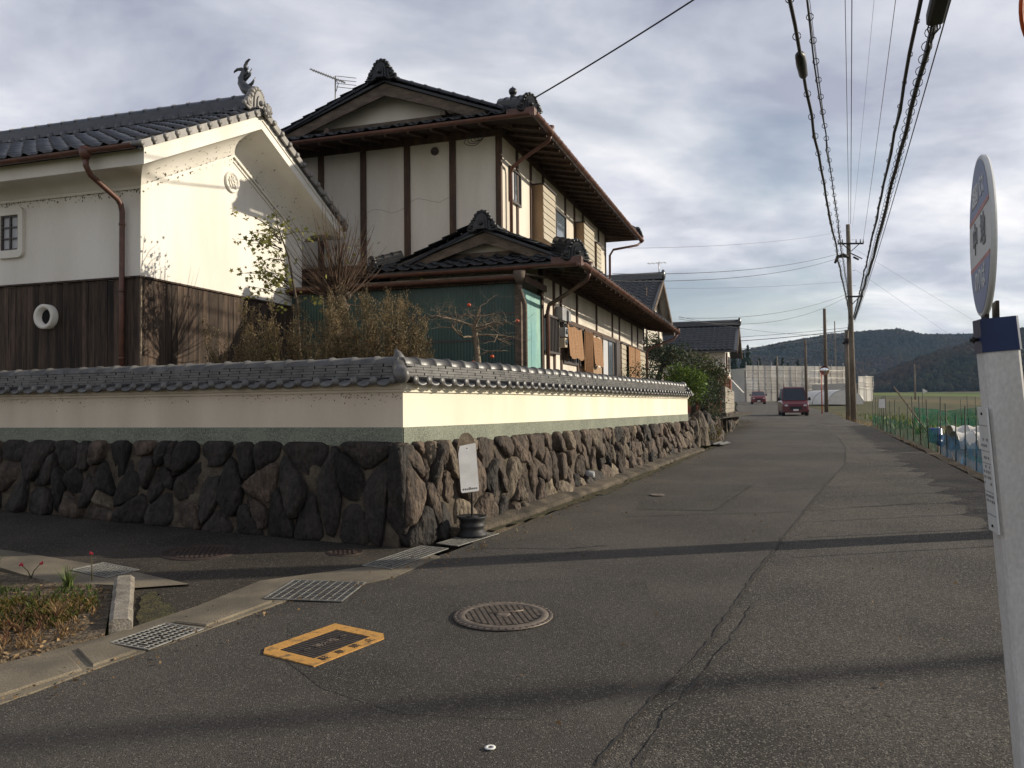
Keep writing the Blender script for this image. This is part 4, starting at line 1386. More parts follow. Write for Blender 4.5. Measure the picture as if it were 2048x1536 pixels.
# gable triangle and its boards
gx0 = EX0 + (GY + UOV); gx1 = xg
mb = MB(); mb.add([(gx0, GY + .02, zsk), (gx1, GY + .02, zsk), (RX, GY + .02, ZRG - .05)], [(0, 1, 2)]); mb.add([(gx0, GY + .5, zsk), (gx1, GY + .5, zsk), (RX, GY + .5, ZRG - .05)], [(2, 1, 0)])
mb.build("gable_wall", M_['plaster_h'], house)
def bargeboard(root, apex, ends, y, h, th, mat):
    for e_ in ends:
        d = Vector((e_[0] - apex[0], 0, e_[1] - apex[1]))
        V = []
        n = 6
        for k in range(n + 1):
            f = k / n
            x_ = apex[0] + d.x * f; z_ = apex[1] + d.z * f
            hh = h * (1.12 - .25 * math.sin(math.pi * f * .9))
            for yy__ in (y, y + th):
                V += [(x_, yy__, z_), (x_, yy__, z_ - hh)]
        F = []
        for k in range(n):
            b = 4 * k
            F += [(b, b + 1, b + 5, b + 4), (b + 2, b + 6, b + 7, b + 3), (b + 1, b + 3, b + 7, b + 5), (b, b + 4, b + 6, b + 2)]
        F += [(0, 2, 3, 1), (4 * n, 4 * n + 1, 4 * n + 3, 4 * n + 2)]
        mb = MB(); mb.add(V, F); mb.build("bargeboard", mat, root)
bargeboard(house, (RX, ZRG - .045), [(gx1 + .42, zsk - .05 - .42 * RS), (gx0 - .42, zsk - .05 - .42 * RS)], FRK + .06, .21, .045, M_['timber_grey'])
mb = MB()
for sg, xe in ((1, gx1), (-1, gx0)):
    xm = RX + (xe - RX) * .55; zz_ = ZRG - abs(xm - RX) * RS - .24
    mb.box(xm - .05, xm + .05, FRK + .12, GY, zz_ - .09, zz_)
mb.box(gx0 + .3, gx1 - .3, GY - .05, GY + .018, zsk + .02, zsk + .13)
mb.build("gable_timber", M_['timber_grey'], house)
# verge rolls down the rake, ridge and hips
def roll_run(root, a, b, n, r, name, mat, sag=0.0):
    a, b = Vector(a), Vector(b); d = (b - a) / n
    ex = d.normalized(); up = Vector((0, 0, 1)); ey = up.cross(ex).normalized(); ez = ex.cross(ey)
    me = ridge_tile_mesh(mat, d.length, r)
    for i in range(n):
        p = a + d * (i + .5)
        inst(name, me, root, Matrix(((ex.x, ey.x, ez.x, p.x), (ex.y, ey.y, ez.y, p.y), (ex.z, ey.z, ez.z, p.z), (0, 0, 0, 1))))
for sgn, xe in ((1, gx1 + .42), (-1, gx0 - .42)):
    roll_run(house, (RX, FRK + .05, ZRG + .05), (xe, FRK + .05, ZRG + .05 - abs(xe - RX) * RS), 9, .074, "verge_roll", M_['tile_black'])
mb = MB()
for c in range(4):
    w__ = .15 - .018 * c
    mb.box(RX - w__, RX + w__, FRK - .02, EY1 - 1.3, ZRG + c * .05, ZRG + .044 + c * .05)
mb.build("ridge_course", M_['tile_black'], house)
roll_run(house, (RX, FRK, ZRG + .19), (RX, EY1 - 1.3, ZRG + .19), 32, .08, "ridge_tile", M_['tile_black'])
me_onb = oni_mesh("ridge_end_tile", M_['tile_black'], .82)
inst("ridge_end_tile", me_onb, house, Matrix.Translation((RX, FRK - .05, ZRG + .0)))
def hip_ridge(root, a, b, oni=True, jewel=True, s=1.0):
    """stacked hip ridge running down to a corner with a face tile at its end"""
    a, b = Vector(a), Vector(b); d = (b - a).normalized(); sx = d.cross(Vector((0, 0, 1))).normalized(); uz_ = sx.cross(d)
    mb = MB()
    for c in range(4):
        w__ = (.12 - .014 * c) * s
        M = Matrix(((d.x, sx.x, uz_.x, a.x), (d.y, sx.y, uz_.y, a.y), (d.z, sx.z, uz_.z, a.z), (0, 0, 0, 1)))
        mb.box(0, (b - a).length - .02 * c, -w__, w__, .05 * c * s, (.05 * c + .044) * s, M)
    hr = mb.build("hip_ridge", M_['tile_black'], root)
    roll_run(root, a + uz_ * .19 * s, b + uz_ * .19 * s - d * .05, max(3, int((b - a).length / .28)), .07 * s, "ridge_tile", M_['tile_black'])
    rz = math.atan2(d.x, -d.y)
    inst("ridge_end_tile", oni_mesh("ridge_end_tile", M_['tile_black'], .68 * s), root, Matrix.Translation(b + Vector((d.x, d.y, 0)) * .03 + Vector((0, 0, -.02))) @ Matrix.Rotation(rz, 4, 'Z'))
    if jewel:
        mb = MB(); c_ = a.lerp(b, .42) + uz_ * .30 * s
        mb.sphere(c_ + Vector((0, 0, .05)), .075 * s, 12, 8); mb.tube([c_ + Vector((.0, 0, .11 * s)), c_ + Vector((.0, 0, .15 * s))], [.02, .004], 6); mb.tube([c_ + Vector((0, 0, -.06)), c_ + Vector((0, 0, .0))], [.06, .045], 8)
        mb.build("jewel_finial", M_['tile_black'], hr)
zc = lambda up: ZEV + RS * up
hip_ridge(house, (xg + .10, GY - .1, zsk + .0), (EX1 - .07, EY0 + .07, ZEV + .06))
hip_ridge(house, (gx0 - .10, GY - .1, zsk + .0), (EX0 + .07, EY0 + .07, ZEV + .06))
hip_ridge(house, (RX + 2.2, EY1 - 1.0, ZEV + .42), (EX1 - .07, EY1 - .07, ZEV + .06), jewel=False)
# gutters upper
gutter_mesh((EX1 + .10, EY0 - .10, ZEV - .055), (EX1 + .10, EY1 + .05, ZEV - .055), .06).build("gutter", M_['copper'], house)
gutter_mesh((EX0, EY0 - .12, ZEV - .058), (EX1 + .03, EY0 - .12, ZEV - .058), .06).build("gutter", M_['copper'], house)
mb = MB(); mb.box(EX1 - .42, EX1 + .05, EY0 - .066, EY0 - .04, ZEV - .10, ZEV + .06); mb.box(EX1 + .048, EX1 + .075, EY0 - .05, EY0 + .30, ZEV - .10, ZEV + .06)
mb.build("corner_board", M_['copper'], house)
# gutter brackets
y = EY0 + .3
while y < EY1:
    pts = [(EX1 + .02, y, ZEV - .06)] + [(EX1 + .10 + .07 * math.cos(R(180 + 22.5 * k)), y, ZEV - .06 + .075 * math.sin(R(180 + 22.5 * k))) for k in range(9)]
    mb = MB(); mb.tube(pts, .006, 4); mb.build("gutter_bracket", M_['copper'], house); y += .6
def downpipe(root, pts, r=.034, funnel=None):
    mb = MB(); mb.tube(pts, r, 8)
    if funnel:
        f = Vector(funnel); mb.tube([f + Vector((0, 0, .09)), f + Vector((0, 0, -.02)), f + Vector((0, 0, -.10))], [.075, .068, .038], 8)
    return mb.build("downpipe", M_['copper'], root)
downpipe(house, [(EX1 + .10, .05, ZEV - .15), (EX1 + .06, .08, ZEV - .22), (.35, .27, ZEV - .44), (.12, .36, ZEV - .55), (.085, .38, ZEV - .66), (.085, .38, 4.35)], funnel=(EX1 + .10, .05, ZEV - .06))
downpipe(house, [(EX1 + .08, EY1 - .12, ZEV - .15), (EX1 + .0, EY1 - .25, ZEV - .25), (.25, HL - .05, ZEV - .46), (.12, HL + .08, ZEV - .6), (.10, HL + .08, 3.6)], funnel=(EX1 + .10, EY1 - .12, ZEV - .06))
mb = MB(); mb.bar((.0, HL + .06, ZEV - .12), (EX1 + .03, HL + .06, ZEV - .16), .03, .03); mb.build("stay", M_['post'], house)

# ---- ground floor with the lower roof
LX = .9                                         # road-side plane of the ground floor
LY0, LY1 = -.5, 10.75
mb = MB(); mb.box(-HW, LX, LY0, LY1, 1.05, 3.98); mb.build("lower_wall", M_['plaster_h'], house)
for y in (LY0 + .03, .3, .80, 2.1, 3.97, 5.81, 6.74, 8.61, 9.58, LY1 - .03):
    mb = MB(); w = .05; mb.box(LX - .05, LX + .026, y - w, y + w, 1.05, 3.98); mb.build("post", M_['post'], house)
mb = MB(); mb.box(LX + .0015, LX + .034, LY0, LY1, 3.80, 3.93); mb.build("wall_plate", M_['post'], house)
mb = MB(); mb.box(LX + .0015, LX + .030, .80, LY1, 3.14, 3.20); mb.build("lintel", M_['post'], house)
LEX = LX + .85; LEY0, LEY1 = LY0 - .85, LY1 + .85
ZL = 3.86; LS = .41
LRX = .05                                        # little ridge
def lower_tiles(): pass
mb = MB()
mb.add([(LX, LEY0, 3.955), (LX, LEY1, 3.955), (LEX, LEY1, ZL - .055), (LEX, LEY0, ZL - .055)], [(0, 1, 2, 3)])
mb.add([(-1.95, LY0, 3.96), (LX + .3, LY0, 3.96), (LEX, LEY0, ZL - .052), (-1.95, LEY0, ZL - .052)], [(0, 1, 2, 3)])
mb.build("soffit", M_['soffit'], house)
y = LEY0 + .2
while y < LEY1:
    rafter((LX - .02, y, 3.918), (LEX - .03, y, ZL - .085)); y += .455
mb = MB()
xw = .01                                          # upper wall plane
LGY = -.75; LFR = -1.05
lzs = ZL + LS * (LGY - LEY0); lxg = LEX - (LGY - LEY0)
LZR = ZL + LS * (LEX - LRX)
LEX0 = -1.98
lgx0 = LEX0 + (LGY - LEY0) * .9
slab_poly(mb, [(LEX, LEY0, ZL - .04), (LEX, LEY1, ZL - .04), (LRX, LEY1 - 1.2, LZR - .04), (LRX, LFR, LZR - .04), (lxg + .2, LFR, lzs - .04 - .2 * LS)])
slab_poly(mb, [(LEX0, LEY0, ZL - .04), (lgx0 - .2, LFR, lzs - .04 - .2 * LS), (LRX, LFR, LZR - .04), (LRX, .0, LZR - .04), (LEX0, .0, ZL - .04)])
slab_poly(mb, [(LEX0, LEY0, ZL - .042), (LEX, LEY0, ZL - .042), (lxg, LGY, lzs - .042), (lgx0, LGY, lzs - .042)])
slab_poly(mb, [(-HW, LEY0 + .5, 3.70), (LEX0, LEY0 + .5, 3.70), (LEX0, 0, 4.2), (-HW, 0, 4.2)])
mb.build("lower_roof", M_['tile_black'], house)
ncl = int((LEY1 - LEY0) / tw_)
hip2 = 1 / math.sqrt(1 + LS * LS)
LRL = (LEX - LRX) / hip2
def in_lr(a, l_):
    up = l_ * hip2; yf = LEY0 + a
    if yf < LFR and up > yf - LEY0 + .12: return False
    if yf > .0 and up > LEX - .12: return False
    return yf < LEY1 and not (yf > LEY1 - 1.2 and up > (LEY1 - yf) / .7)
place_tiles(house, me_bt, Vector((LEX + .05, LEY0, ZL - .02)) + Vector((LS, 0, 1)).normalized() * .035, tx_, Vector((-1, 0, LS)).normalized(), ncl, int(LRL / tl_) + 1, tw_, tl_, inside=in_lr, limit=ncl, joined="lower_slope_tiles")
def in_lf(a, l_):
    up = l_ * hip2
    return a > up * .9 - .05 and a < (LEX - LEX0) - up + .1
place_tiles(house, me_bt, Vector((LEX0, LEY0 - .05, ZL - .02)) + Vector((0, -LS, 1)).normalized() * .035, txf, Vector((0, 1, LS)).normalized(), int((LEX - LEX0) / tw_), 3, tw_, tl_, inside=in_lf, limit=45)
place_tiles(house, me_bt, Vector((LEX0 - .05, 0, ZL - .02)) + Vector((-LS, 0, 1)).normalized() * .035, Vector((0, -1, 0)), Vector((1, 0, LS)).normalized(), 5, int((LRX - LEX0) / hip2 / tl_), tw_, tl_, inside=lambda a, l_: -a > LFR or l_ * hip2 < (-a - LEY0), limit=0, joined="left_lower_tiles")
mb = MB(); mb.add([(lgx0, LGY + .02, lzs), (lxg, LGY + .02, lzs), (LRX, LGY + .02, LZR - .05)], [(0, 1, 2)]); mb.build("gable_wall", M_['plaster_h'], house)
bargeboard(house, (LRX, LZR - .045), [(lxg + .30, lzs - .05 - .30 * LS), (lgx0 - .30, lzs - .05 - .30 * LS)], LFR + .05, .17, .04, M_['timber_grey'])
mb = MB(); mb.box(lgx0 + .2, lxg - .2, LGY - .05, LGY + .018, lzs + .01, lzs + .10); mb.build("gable_timber", M_['timber_grey'], house)
for xe in (lxg + .30, lgx0 - .30):
    roll_run(house, (LRX, LFR + .05, LZR + .045), (xe, LFR + .05, LZR + .045 - abs(xe - LRX) * LS), 7, .066, "verge_roll", M_['tile_black'])
mb = MB()
for c in range(3):
    w__ = .13 - .018 * c; mb.box(LRX - w__, LRX + w__, LFR - .02, -.05, LZR + c * .05, LZR + .044 + c * .05)
mb.build("ridge_course", M_['tile_black'], house)
roll_run(house, (LRX, LFR, LZR + .14), (LRX, -.05, LZR + .14), 4, .075, "ridge_tile", M_['tile_black'])
inst("ridge_end_tile", oni_mesh("ridge_end_tile", M_['tile_black'], .74), house, Matrix.Translation((LRX, LFR - .05, LZR - .02)))
hip_ridge(house, (lxg + .10, LGY - .1, lzs), (LEX - .07, LEY0 + .07, ZL + .06), jewel=False, s=1.05)
hip_ridge(house, (lgx0 - .10, LGY - .1, lzs), (LEX0 + .07, LEY0 + .07, ZL + .06), jewel=False, s=.9)
gutter_mesh((LEX + .10, LEY0 - .10, ZL - .055), (LEX + .10, LEY1, ZL - .055), .06).build("gutter", M_['copper'], house)
gutter_mesh((LEX0 + .1, LEY0 - .12, ZL - .058), (LEX + .03, LEY0 - .12, ZL - .058), .06).build("gutter", M_['copper'], house)
mb = MB(); mb.box(LEX - .42, LEX + .05, LEY0 - .066, LEY0 - .04, ZL - .10, ZL + .06); mb.box(LEX + .048, LEX + .075, LEY0 - .05, LEY0 + .30, ZL - .10, ZL + .06)
mb.build("corner_board", M_['copper'], house)
y = LEY0 + .3
while y < LEY1:
    pts = [(LEX + .02, y, ZL - .06)] + [(LEX + .10 + .07 * math.cos(R(180 + 22.5 * k)), y, ZL - .06 + .075 * math.sin(R(180 + 22.5 * k))) for k in range(9)]
    mb = MB(); mb.tube(pts, .006, 4); mb.build("gutter_bracket", M_['copper'], house); y += .6
downpipe(house, [(LEX + .10, -.95, ZL - .15), (LEX + .06, -.9, ZL - .24), (1.4, -.62, ZL - .42), (1.02, -.44, ZL - .58), (.99, -.42, ZL - .70), (.99, -.42, 1.05)], .036, funnel=(LEX + .10, -.95, ZL - .06))
downpipe(house, [(LEX + .10, LEY1 - .2, ZL - .15), (LEX + .0, LEY1 - .3, ZL - .3), (1.05, LY1 + .06, ZL - .6), (.98, LY1 + .08, ZL - .7), (.98, LY1 + .08, 1.05)], .036, funnel=(LEX + .10, LEY1 - .2, ZL - .06))
# barred window grille
mb = MB(); mb.box(LX + .03, LX + .09, -.40, .44, 3.10, 3.135); mb.box(LX + .03, LX + .09, -.40, .44, 2.46, 2.495); gr = mb.build("window_grille", M_['bronze'], house)
for k in range(9):
    y = -.385 + .81 * k / 8
    mb = MB(); mb.box(LX + .045, LX + .075, y - .011, y + .011, 2.494, 3.10); mb.build("grille_bar", M_['bronze'], gr)
mb = MB(); mb.box(LX + .002, LX + .012, -.36, .40, 2.5, 3.1); mb.build("pane", M_['glass'], gr)
# extractor hood with its duct, meters
mb = MB(); V = []
Mh = Matrix.Translation((LX, .48, 3.22)) @ Matrix.Rotation(R(90), 4, 'Y')
mb.box(LX + .002, LX + .16, .34, .66, 3.10, 3.34)
mb.extrude([(-.16, -.12), (-.16, .10), (-.10, .12), (.06, .12), (.12, .06), (.12, -.12)], Matrix.Translation((LX + .08, .74, 3.22)) @ Matrix.Rotation(R(90), 4, 'X'), -.075, .075)
mb.build("extractor_hood", M_['grey_box'], house)
for (y, z, m) in ((.66, 2.90, 'grey_box'), (.62, 2.70, 'beige')):
    mb = MB(); mb.box(LX + .03, LX + .15, y - .09, y + .09, z - .085, z + .085); mt = mb.build("meter_box", M_[m], house)
    mb = MB(); mb.lathe([(.001, .02), (.05, .02), (.055, 0)], 14, Matrix.Translation((LX + .15, y, z + .01)) @ Matrix.Rotation(R(90), 4, 'Y')); mb.build("dial", M_['glass'], mt)
mb = MB(); mb.tube([(LX + .06, .70, 2.99), (LX + .07, .71, 3.06), (LX + .05, .74, 3.10)], .02, 8); mb.build("conduit", M_['black'], house)
# windows behind the blinds, sliding door, siding bays
framed_window(house, LX + .002, .86, 2.06, 2.34, 3.13, 1.5, curtain=False)
framed_window(house, LX + .002, 2.15, 3.0, 2.34, 3.13, 2.6, curtain=False)
fd = framed_window(house, LX + .002, 4.45, 6.02, 1.3, 3.13, 5.22)
mb = MB(); mb.box(LX + .03, LX + .07, 6.02, 6.50, 1.3, 3.14); mb.build("door_jamb", M_['bronze'], house)
shutter_case(house, LX + .002, 6.80, 7.55, 1.2, 3.13, .05, 15)
shutter_case(house, LX + .002, 9.62, 10.70, 1.2, 3.13, .05, 15)
framed_window(house, LX + .002, 7.60, 9.5, 1.3, 3.12, 8.6, curtain=False)
mb = MB(); mb.box(LX + .002, LX + .03, 3.04, 4.4, 1.2, 2.4); mb.build("panel", M_['tan'], house)
mb = MB(); mb.sphere((LX + .12, 9.6, 3.36), .06, 8, 6); mb.box(LX + .002, LX + .1, 9.56, 9.64, 3.34, 3.40); mb.build("outdoor_lamp", M_['white_paint'], house)
# loose cable coil under the front eave
mb = MB()
rs = random.Random(2)
for q in range(4):
    c = Vector((-.25 - .05 * q, -.40, 6.38 - .02 * q))
    mb.tube([c + Vector((.11 * math.cos(a) * (1 + .1 * q), .03 * math.sin(a * 2 + q), .06 * math.sin(a) * (1 + .15 * q))) for a in [k * 2 * math.pi / 18 for k in range(17 + q)]], .006, 5)
mb.build("cable_coil", M_['cable'], house)

# reed blinds hung outside
def blind(label, y0, y1, z0, z1, x, scal, top_scal=False, tilt=0.0, fringe=False):
    W = y1 - y0
    wp = Matrix.Translation((-.18, 15, 0)) @ Matrix.Rotation(YAW, 4, 'Z')
    base = wp @ Vector((x, (y0 + y1) / 2, z0))
    o = thing("reed_blind", label, "blind", tuple(base), YAW, "brown reed blinds on the house wall")
    n = 24
    top = []; bot = []
    for k in range(n + 1):
        u = k / n
        zz = z0 + (.05 * (1 - abs(math.sin(u * math.pi * scal))) if scal else 0) - z0
        tt = (z1 - z0) - (.05 * abs(math.sin(u * math.pi * scal)) if top_scal else 0)
        yy_ = -W / 2 + W * u
        bot.append((yy_, zz)); top.append((yy_, tt))
    mb = MB(); V = []
    rows = 10
    for r_ in range(rows + 1):
        f = r_ / rows
        for k in range(n + 1):
            yy_ = bot[k][0]; zz = bot[k][1] + (top[k][1] - bot[k][1]) * f
            V.append((.012 * math.sin(k * 1.3) + tilt * (1 - f), yy_, zz))
    m = n + 1
    F = [(r_ * m + k, r_ * m + k + 1, (r_ + 1) * m + k + 1, (r_ + 1) * m + k) for r_ in range(rows) for k in range(n)]
    mb.add(V, F, True); mb.add([(v[0] - .009, v[1], v[2]) for v in V], [tuple(reversed(f_)) for f_ in F], True)
    mb.build("reed_sheet", M_['reed'], o)
    mb = MB(); mb.bar((.0, -W / 2, z1 - z0 + .01), (.0, W / 2, z1 - z0 + .01), .03, .035); mb.build("head_rail", M_['post'], o)
    if fringe:
        for k in range(12):
            yy_ = -W / 2 + W * (k + .5) / 12
            mb = MB(); mb.tube([(.015, yy_, z1 - z0), (.018, yy_ + .01, -.28 - .1 * (k % 3))], .009, 4); mb.build("cord", M_['reed'], o)
blind("wide scalloped reed blind, nearest to the electricity meters", .82, 2.0, 2.42, 3.08, 1.03, 2, True, .05)
blind("plain reed blind with long hanging cords between two scalloped blinds", 2.28, 3.0, 2.25, 3.07, 1.02, 0, fringe=True)
blind("narrower scalloped reed blind just left of the sliding door", 3.04, 3.97, 2.38, 3.05, 1.03, 2, True, .04)
blind("long plain reed blind next to the pale siding right of the sliding door", 7.5, 8.45, 1.35, 3.12, 1.02, 0)
blind("long plain reed blind nearest the far end of the house", 8.52, 9.4, 1.35, 3.12, 1.02, 0)

# ------------------------------------------------------------------ green corrugated lean-to
lean = bthing("lean_to", "dark green corrugated plastic lean-to in front of the house", "lean-to", (-.18, 15.0), 1.12, YAW)
LTY = -1.68
def corr(mb, x0, x1, y, z0, z1, pitch=.055, amp=.008):
    n = int(abs(x1 - x0) / (pitch / 4)); V = []
    for k in range(n + 1):
        x = x0 + (x1 - x0) * k / n
        yy_ = y - amp * math.sin(2 * math.pi * k / 4)
        V += [(x, yy_, z0), (x, yy_, z1)]
    mb.add(V, [(2 * k, 2 * k + 2, 2 * k + 3, 2 * k + 1) for k in range(n)], True)
xs_ = [.86, .15, -.56, -1.27, -1.98, -2.69, -3.40, -4.05]
for i in range(len(xs_) - 1):
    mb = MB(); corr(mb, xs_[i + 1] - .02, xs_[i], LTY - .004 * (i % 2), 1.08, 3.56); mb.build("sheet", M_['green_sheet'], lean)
mb = MB(); V = []
for k, y in enumerate((LTY + .09, -1.15, -.62)):
    pass
def corr_y(mb, x, y0, y1, z0, z1, pitch=.055, amp=.006):
    n = int(abs(y1 - y0) / (pitch / 4)); V = []
    for k in range(n + 1):
        y = y0 + (y1 - y0) * k / n; xx = x + amp * math.sin(2 * math.pi * k / 4); V += [(xx, y, z0), (xx, y, z1)]
    mb.add(V, [(2 * k, 2 * k + 2, 2 * k + 3, 2 * k + 1) for k in range(n)], True)
for (a, b) in ((LTY + .06, -1.12), (-1.12, -.56)):
    mb = MB(); corr_y(mb, .90, a, b + .02, 1.08, 3.42); mb.build("side_sheet", M_['green_pale'], lean)
mb = MB(); mb.box(.80, .905, LTY - .02, LTY + .07, 1.08, 3.56); mb.build("post", M_['timber_grey'], lean)
mb = MB(); mb.box(.84, .93, -.56, -.47, 1.08, 3.50); mb.build("post", M_['post'], lean)
for x in (-.56, -1.98, -3.40):
    mb = MB(); mb.box(x - .03, x + .03, LTY + .012, LTY + .07, 1.08, 3.56); mb.build("post", M_['post'], lean)
for z in (2.60, 3.02):
    mb = MB(); mb.box(-4.05, .80, LTY + .012, LTY + .05, z - .02, z + .02); mb.build("rail", M_['post'], lean)
    mb = MB(); mb.bar((-4.05, LTY - .013, z), (.80, LTY - .013, z), .006, .028); mb.build("rail", M_['bronze'], lean)
# shallow roof, dark fascia, gutter and its downpipe
mb = MB(); slab_poly(mb, [(-4.15, LTY - .12, 3.60), (1.02, LTY - .12, 3.60), (1.02, -.45, 3.74), (-4.15, -.45, 3.74)], .03); mb.build("roof_sheet", M_['timber_grey'], lean)
mb = MB(); mb.box(-4.1, .99, LTY - .08, LTY - .04, 3.50, 3.60); mb.box(.95, .99, LTY - .04, -.45, 3.50, 3.61); mb.build("fascia", M_['post'], lean)
gutter_mesh((-4.15, LTY - .17, 3.58), (1.0, LTY - .17, 3.58), .055).build("gutter", M_['copper'], lean)
mb = MB(); f = Vector((.93, LTY - .17, 3.54))
mb.tube([f + Vector((0, 0, .12)), f + Vector((0, 0, .0)), f + Vector((0, 0, -.10))], [.10, .085, .042], 8)
mb.tube([f + Vector((0, 0, -.08)), f + Vector((0, .0, -.16)), f + Vector((.03, .05, -.30)), f + Vector((.05, .11, -.40)), f + Vector((.05, .12, -.50)), f + Vector((.05, .12, -2.45))], .04, 8)
mb.build("downpipe", M_['timber_grey'], lean)
# brown beam and low roof edge left of it, behind the bare tree
mb = MB(); mb.box(-4.6, -1.9, -1.30, -1.16, 3.86, 3.98); mb.box(-4.6, -1.9, -1.20, -.1, 4.02, 4.06); mb.build("eave_board", M_['post'], lean)

# ------------------------------------------------------------------ things lying in or on the paving
def gp(x, y, dz=0.0):
    return Vector((x, y, g(x, y) + dz))


def slope_frame(x, y, rz, dz=0.0):
    """frame lying on the ground at x,y turned rz about z and tilted with the slope"""
    e = .25
    nx = (g(x - e, y) - g(x + e, y)) / (2 * e); ny_ = (g(x, y - e) - g(x, y + e)) / (2 * e)
    n = Vector((nx, ny_, 1)).normalized()
    ex = Vector((math.cos(rz), math.sin(rz), 0)); ex = (ex - n * ex.dot(n)).normalized(); ey = n.cross(ex)
    return Matrix(((ex.x, ey.x, n.x, x), (ex.y, ey.y, n.y, y), (ex.z, ey.z, n.z, g(x, y) + dz), (0, 0, 0, 1)))


def mthing(name, label, cat, M, group=None):
    o = bpy.data.objects.new(name, None); o.empty_display_size = .2; COL.objects.link(o)
    o.matrix_world = M; ROOTM[o.name] = M.copy(); tag(o, label, cat, group)
    return o


def grating(label, x, y, rz, lx, ly, nb, nr, dz=.016):
    o = mthing("drain_grating", label, "grating", slope_frame(x, y, rz, dz), "steel gratings over the drain")
    mb = MB(); mb.box(-lx / 2, lx / 2, -ly / 2, ly / 2, -.004, .0012); mb.build("pit_shade", M_['pit_shade'], o)  # flat plate under the bars, shade of the drain painted black
    mb = MB(); t_ = .012
    for (a, b, c, d) in ((-lx / 2, lx / 2, -ly / 2, -ly / 2 + t_), (-lx / 2, lx / 2, ly / 2 - t_, ly / 2), (-lx / 2, -lx / 2 + t_, -ly / 2 + t_, ly / 2 - t_), (lx / 2 - t_, lx / 2, -ly / 2 + t_, ly / 2 - t_)):
        mb.box(a, b, c, d, .0008, .0075)
    mb.build("frame", M_['steel'], o)
    mb = MB(); mb.box(-lx / 2 + t_, lx / 2 - t_, -.0030, .0030, .0, .0055); me = mb.mesh("bar", M_['steel'])
    for k in range(nb):
        yy_ = -ly / 2 + ly * (k + 1) / (nb + 1)
        inst("bar", me, o, Matrix.Translation((0, yy_, .0014)))
    mb = MB(); mb.box(-.0035, .0035, -ly / 2 + t_, ly / 2 - t_, 0, .004); me2 = mb.mesh("cross_rod", M_['steel'])
    for k in range(nr):
        xx = -lx / 2 + lx * (k + 1) / (nr + 1)
        inst("cross_rod", me2, o, Matrix.Translation((xx, 0, .0025)))


# anchor positions measured on the paving
grating("nearly square bright steel grating in the concrete drain crossing, nearest the yellow hydrant frame", -1.50, 6.31, R(82), .56, .60, 9, 13, .0135)
grating("narrow steel grating with few lengthwise bars beside the kerb stone", -2.24, 5.22, R(66), .44, .33, 5, 12, .0145)
grating("steel grating catching the sun behind the planting bed", -3.42, 6.94, R(150), .48, .30, 6, 12, .0125)
grating("long dark steel grating at the foot of the stone wall corner", -.96, 7.48, R(63), .92, .31, 5, 26, .0145)
grating("rusty continuation of the long grating under the wheel-rim sign stand", -.45, 8.30, R(58), .72, .26, 5, 20, .0145)


def disc_thing(name, label, x, y, r, dz, group=None):
    return mthing(name, label, "manhole", slope_frame(x, y, R(12), dz), group)


mh = disc_thing("manhole_cover", "round manhole cover with a raised grid of studs in the middle of the road", -.075, 5.60, .325, .014)
mb = MB(); mb.lathe([(.335, .0), (.335, .006), (.318, .009), (.312, .004), (.309, .004), (.306, .010), (.262, .012), (.255, .005), (.001, .005)], 48); mb.build("cover_plate", M_['iron'], mh)
mb = MB(); mb.lathe([(.256, .0058), (.001, .0058)], 40); mb.build("cover_recess", M_['iron_dark'], mh)
st = MB(); st.box(-.0135, .0135, -.0075, .0075, 0, .005); me_st = st.mesh("stud", M_['iron'])
n = 0
for i in range(-6, 7):
    for j in range(-10, 11):
        x, y = i * .0385, j * .0245 + (.012 if i % 2 else 0)
        if x * x + y * y < .243 ** 2 and x * x + y * y > .052 ** 2:
            sb = inst("stud", me_st, mh, Matrix.Translation((x, y, .0062))); n += 1
mb = MB(); mb.box(-.006, .006, .312, .332, .0065, .0095); me_nt = mb.mesh("rim_notch", M_['iron_dark'])
for k in range(44):
    inst("rim_notch", me_nt, mh, Matrix.Rotation(2 * math.pi * k / 44, 4, 'Z'))
mb = MB(); mb.lathe([(.05, .006), (.05, .012), (.03, .013), (.001, .012)], 20); mb.tube([(-.10, .03, .012), (-.02, .045, .013), (.06, .03, .013), (.15, .05, .012)], .006, 6); mb.build("crest_boss", M_['iron'], mh)


def rust_cover(label, x, y, r, bars):
    o = disc_thing("manhole_cover", label, x, y, r, -.013, "rusty covers in the side street")
    mb = MB()
    pr_ = [(r * 1.0, .0), (r, .010)]
    for f in (.97, .93, .89, .85, .81):
        pr_ += [(r * f, .012), (r * (f - .012), .012), (r * (f - .016), .007), (r * (f - .028), .007)]
    pr_ += [(.001, .007)]
    mb.lathe(pr_, 40); mb.build("cover_plate", M_['rust'], o)
    rr = random.Random(int(r * 1000))
    for i in range(-bars, bars + 1):
        xx = i * r * .74 / bars
        hl = math.sqrt(max(0, (.74 * r) ** 2 - xx * xx))
        yy_ = -hl
        while yy_ < hl - .03:
            l_ = min(rr.uniform(.05, .16), hl - yy_)
            mb = MB(); mb.box(xx - .011, xx + .011, yy_, yy_ + l_ - .014, .0072, .0135); mb.build("rib", M_['rust'], o); yy_ += l_
    return o


rust_cover("large rusty manhole cover with concentric rings, half in the wall's shadow", -2.92, 7.72, .345, 6)
rust_cover("small rusty cover close to the stone wall corner", -1.58, 7.77, .17, 3)
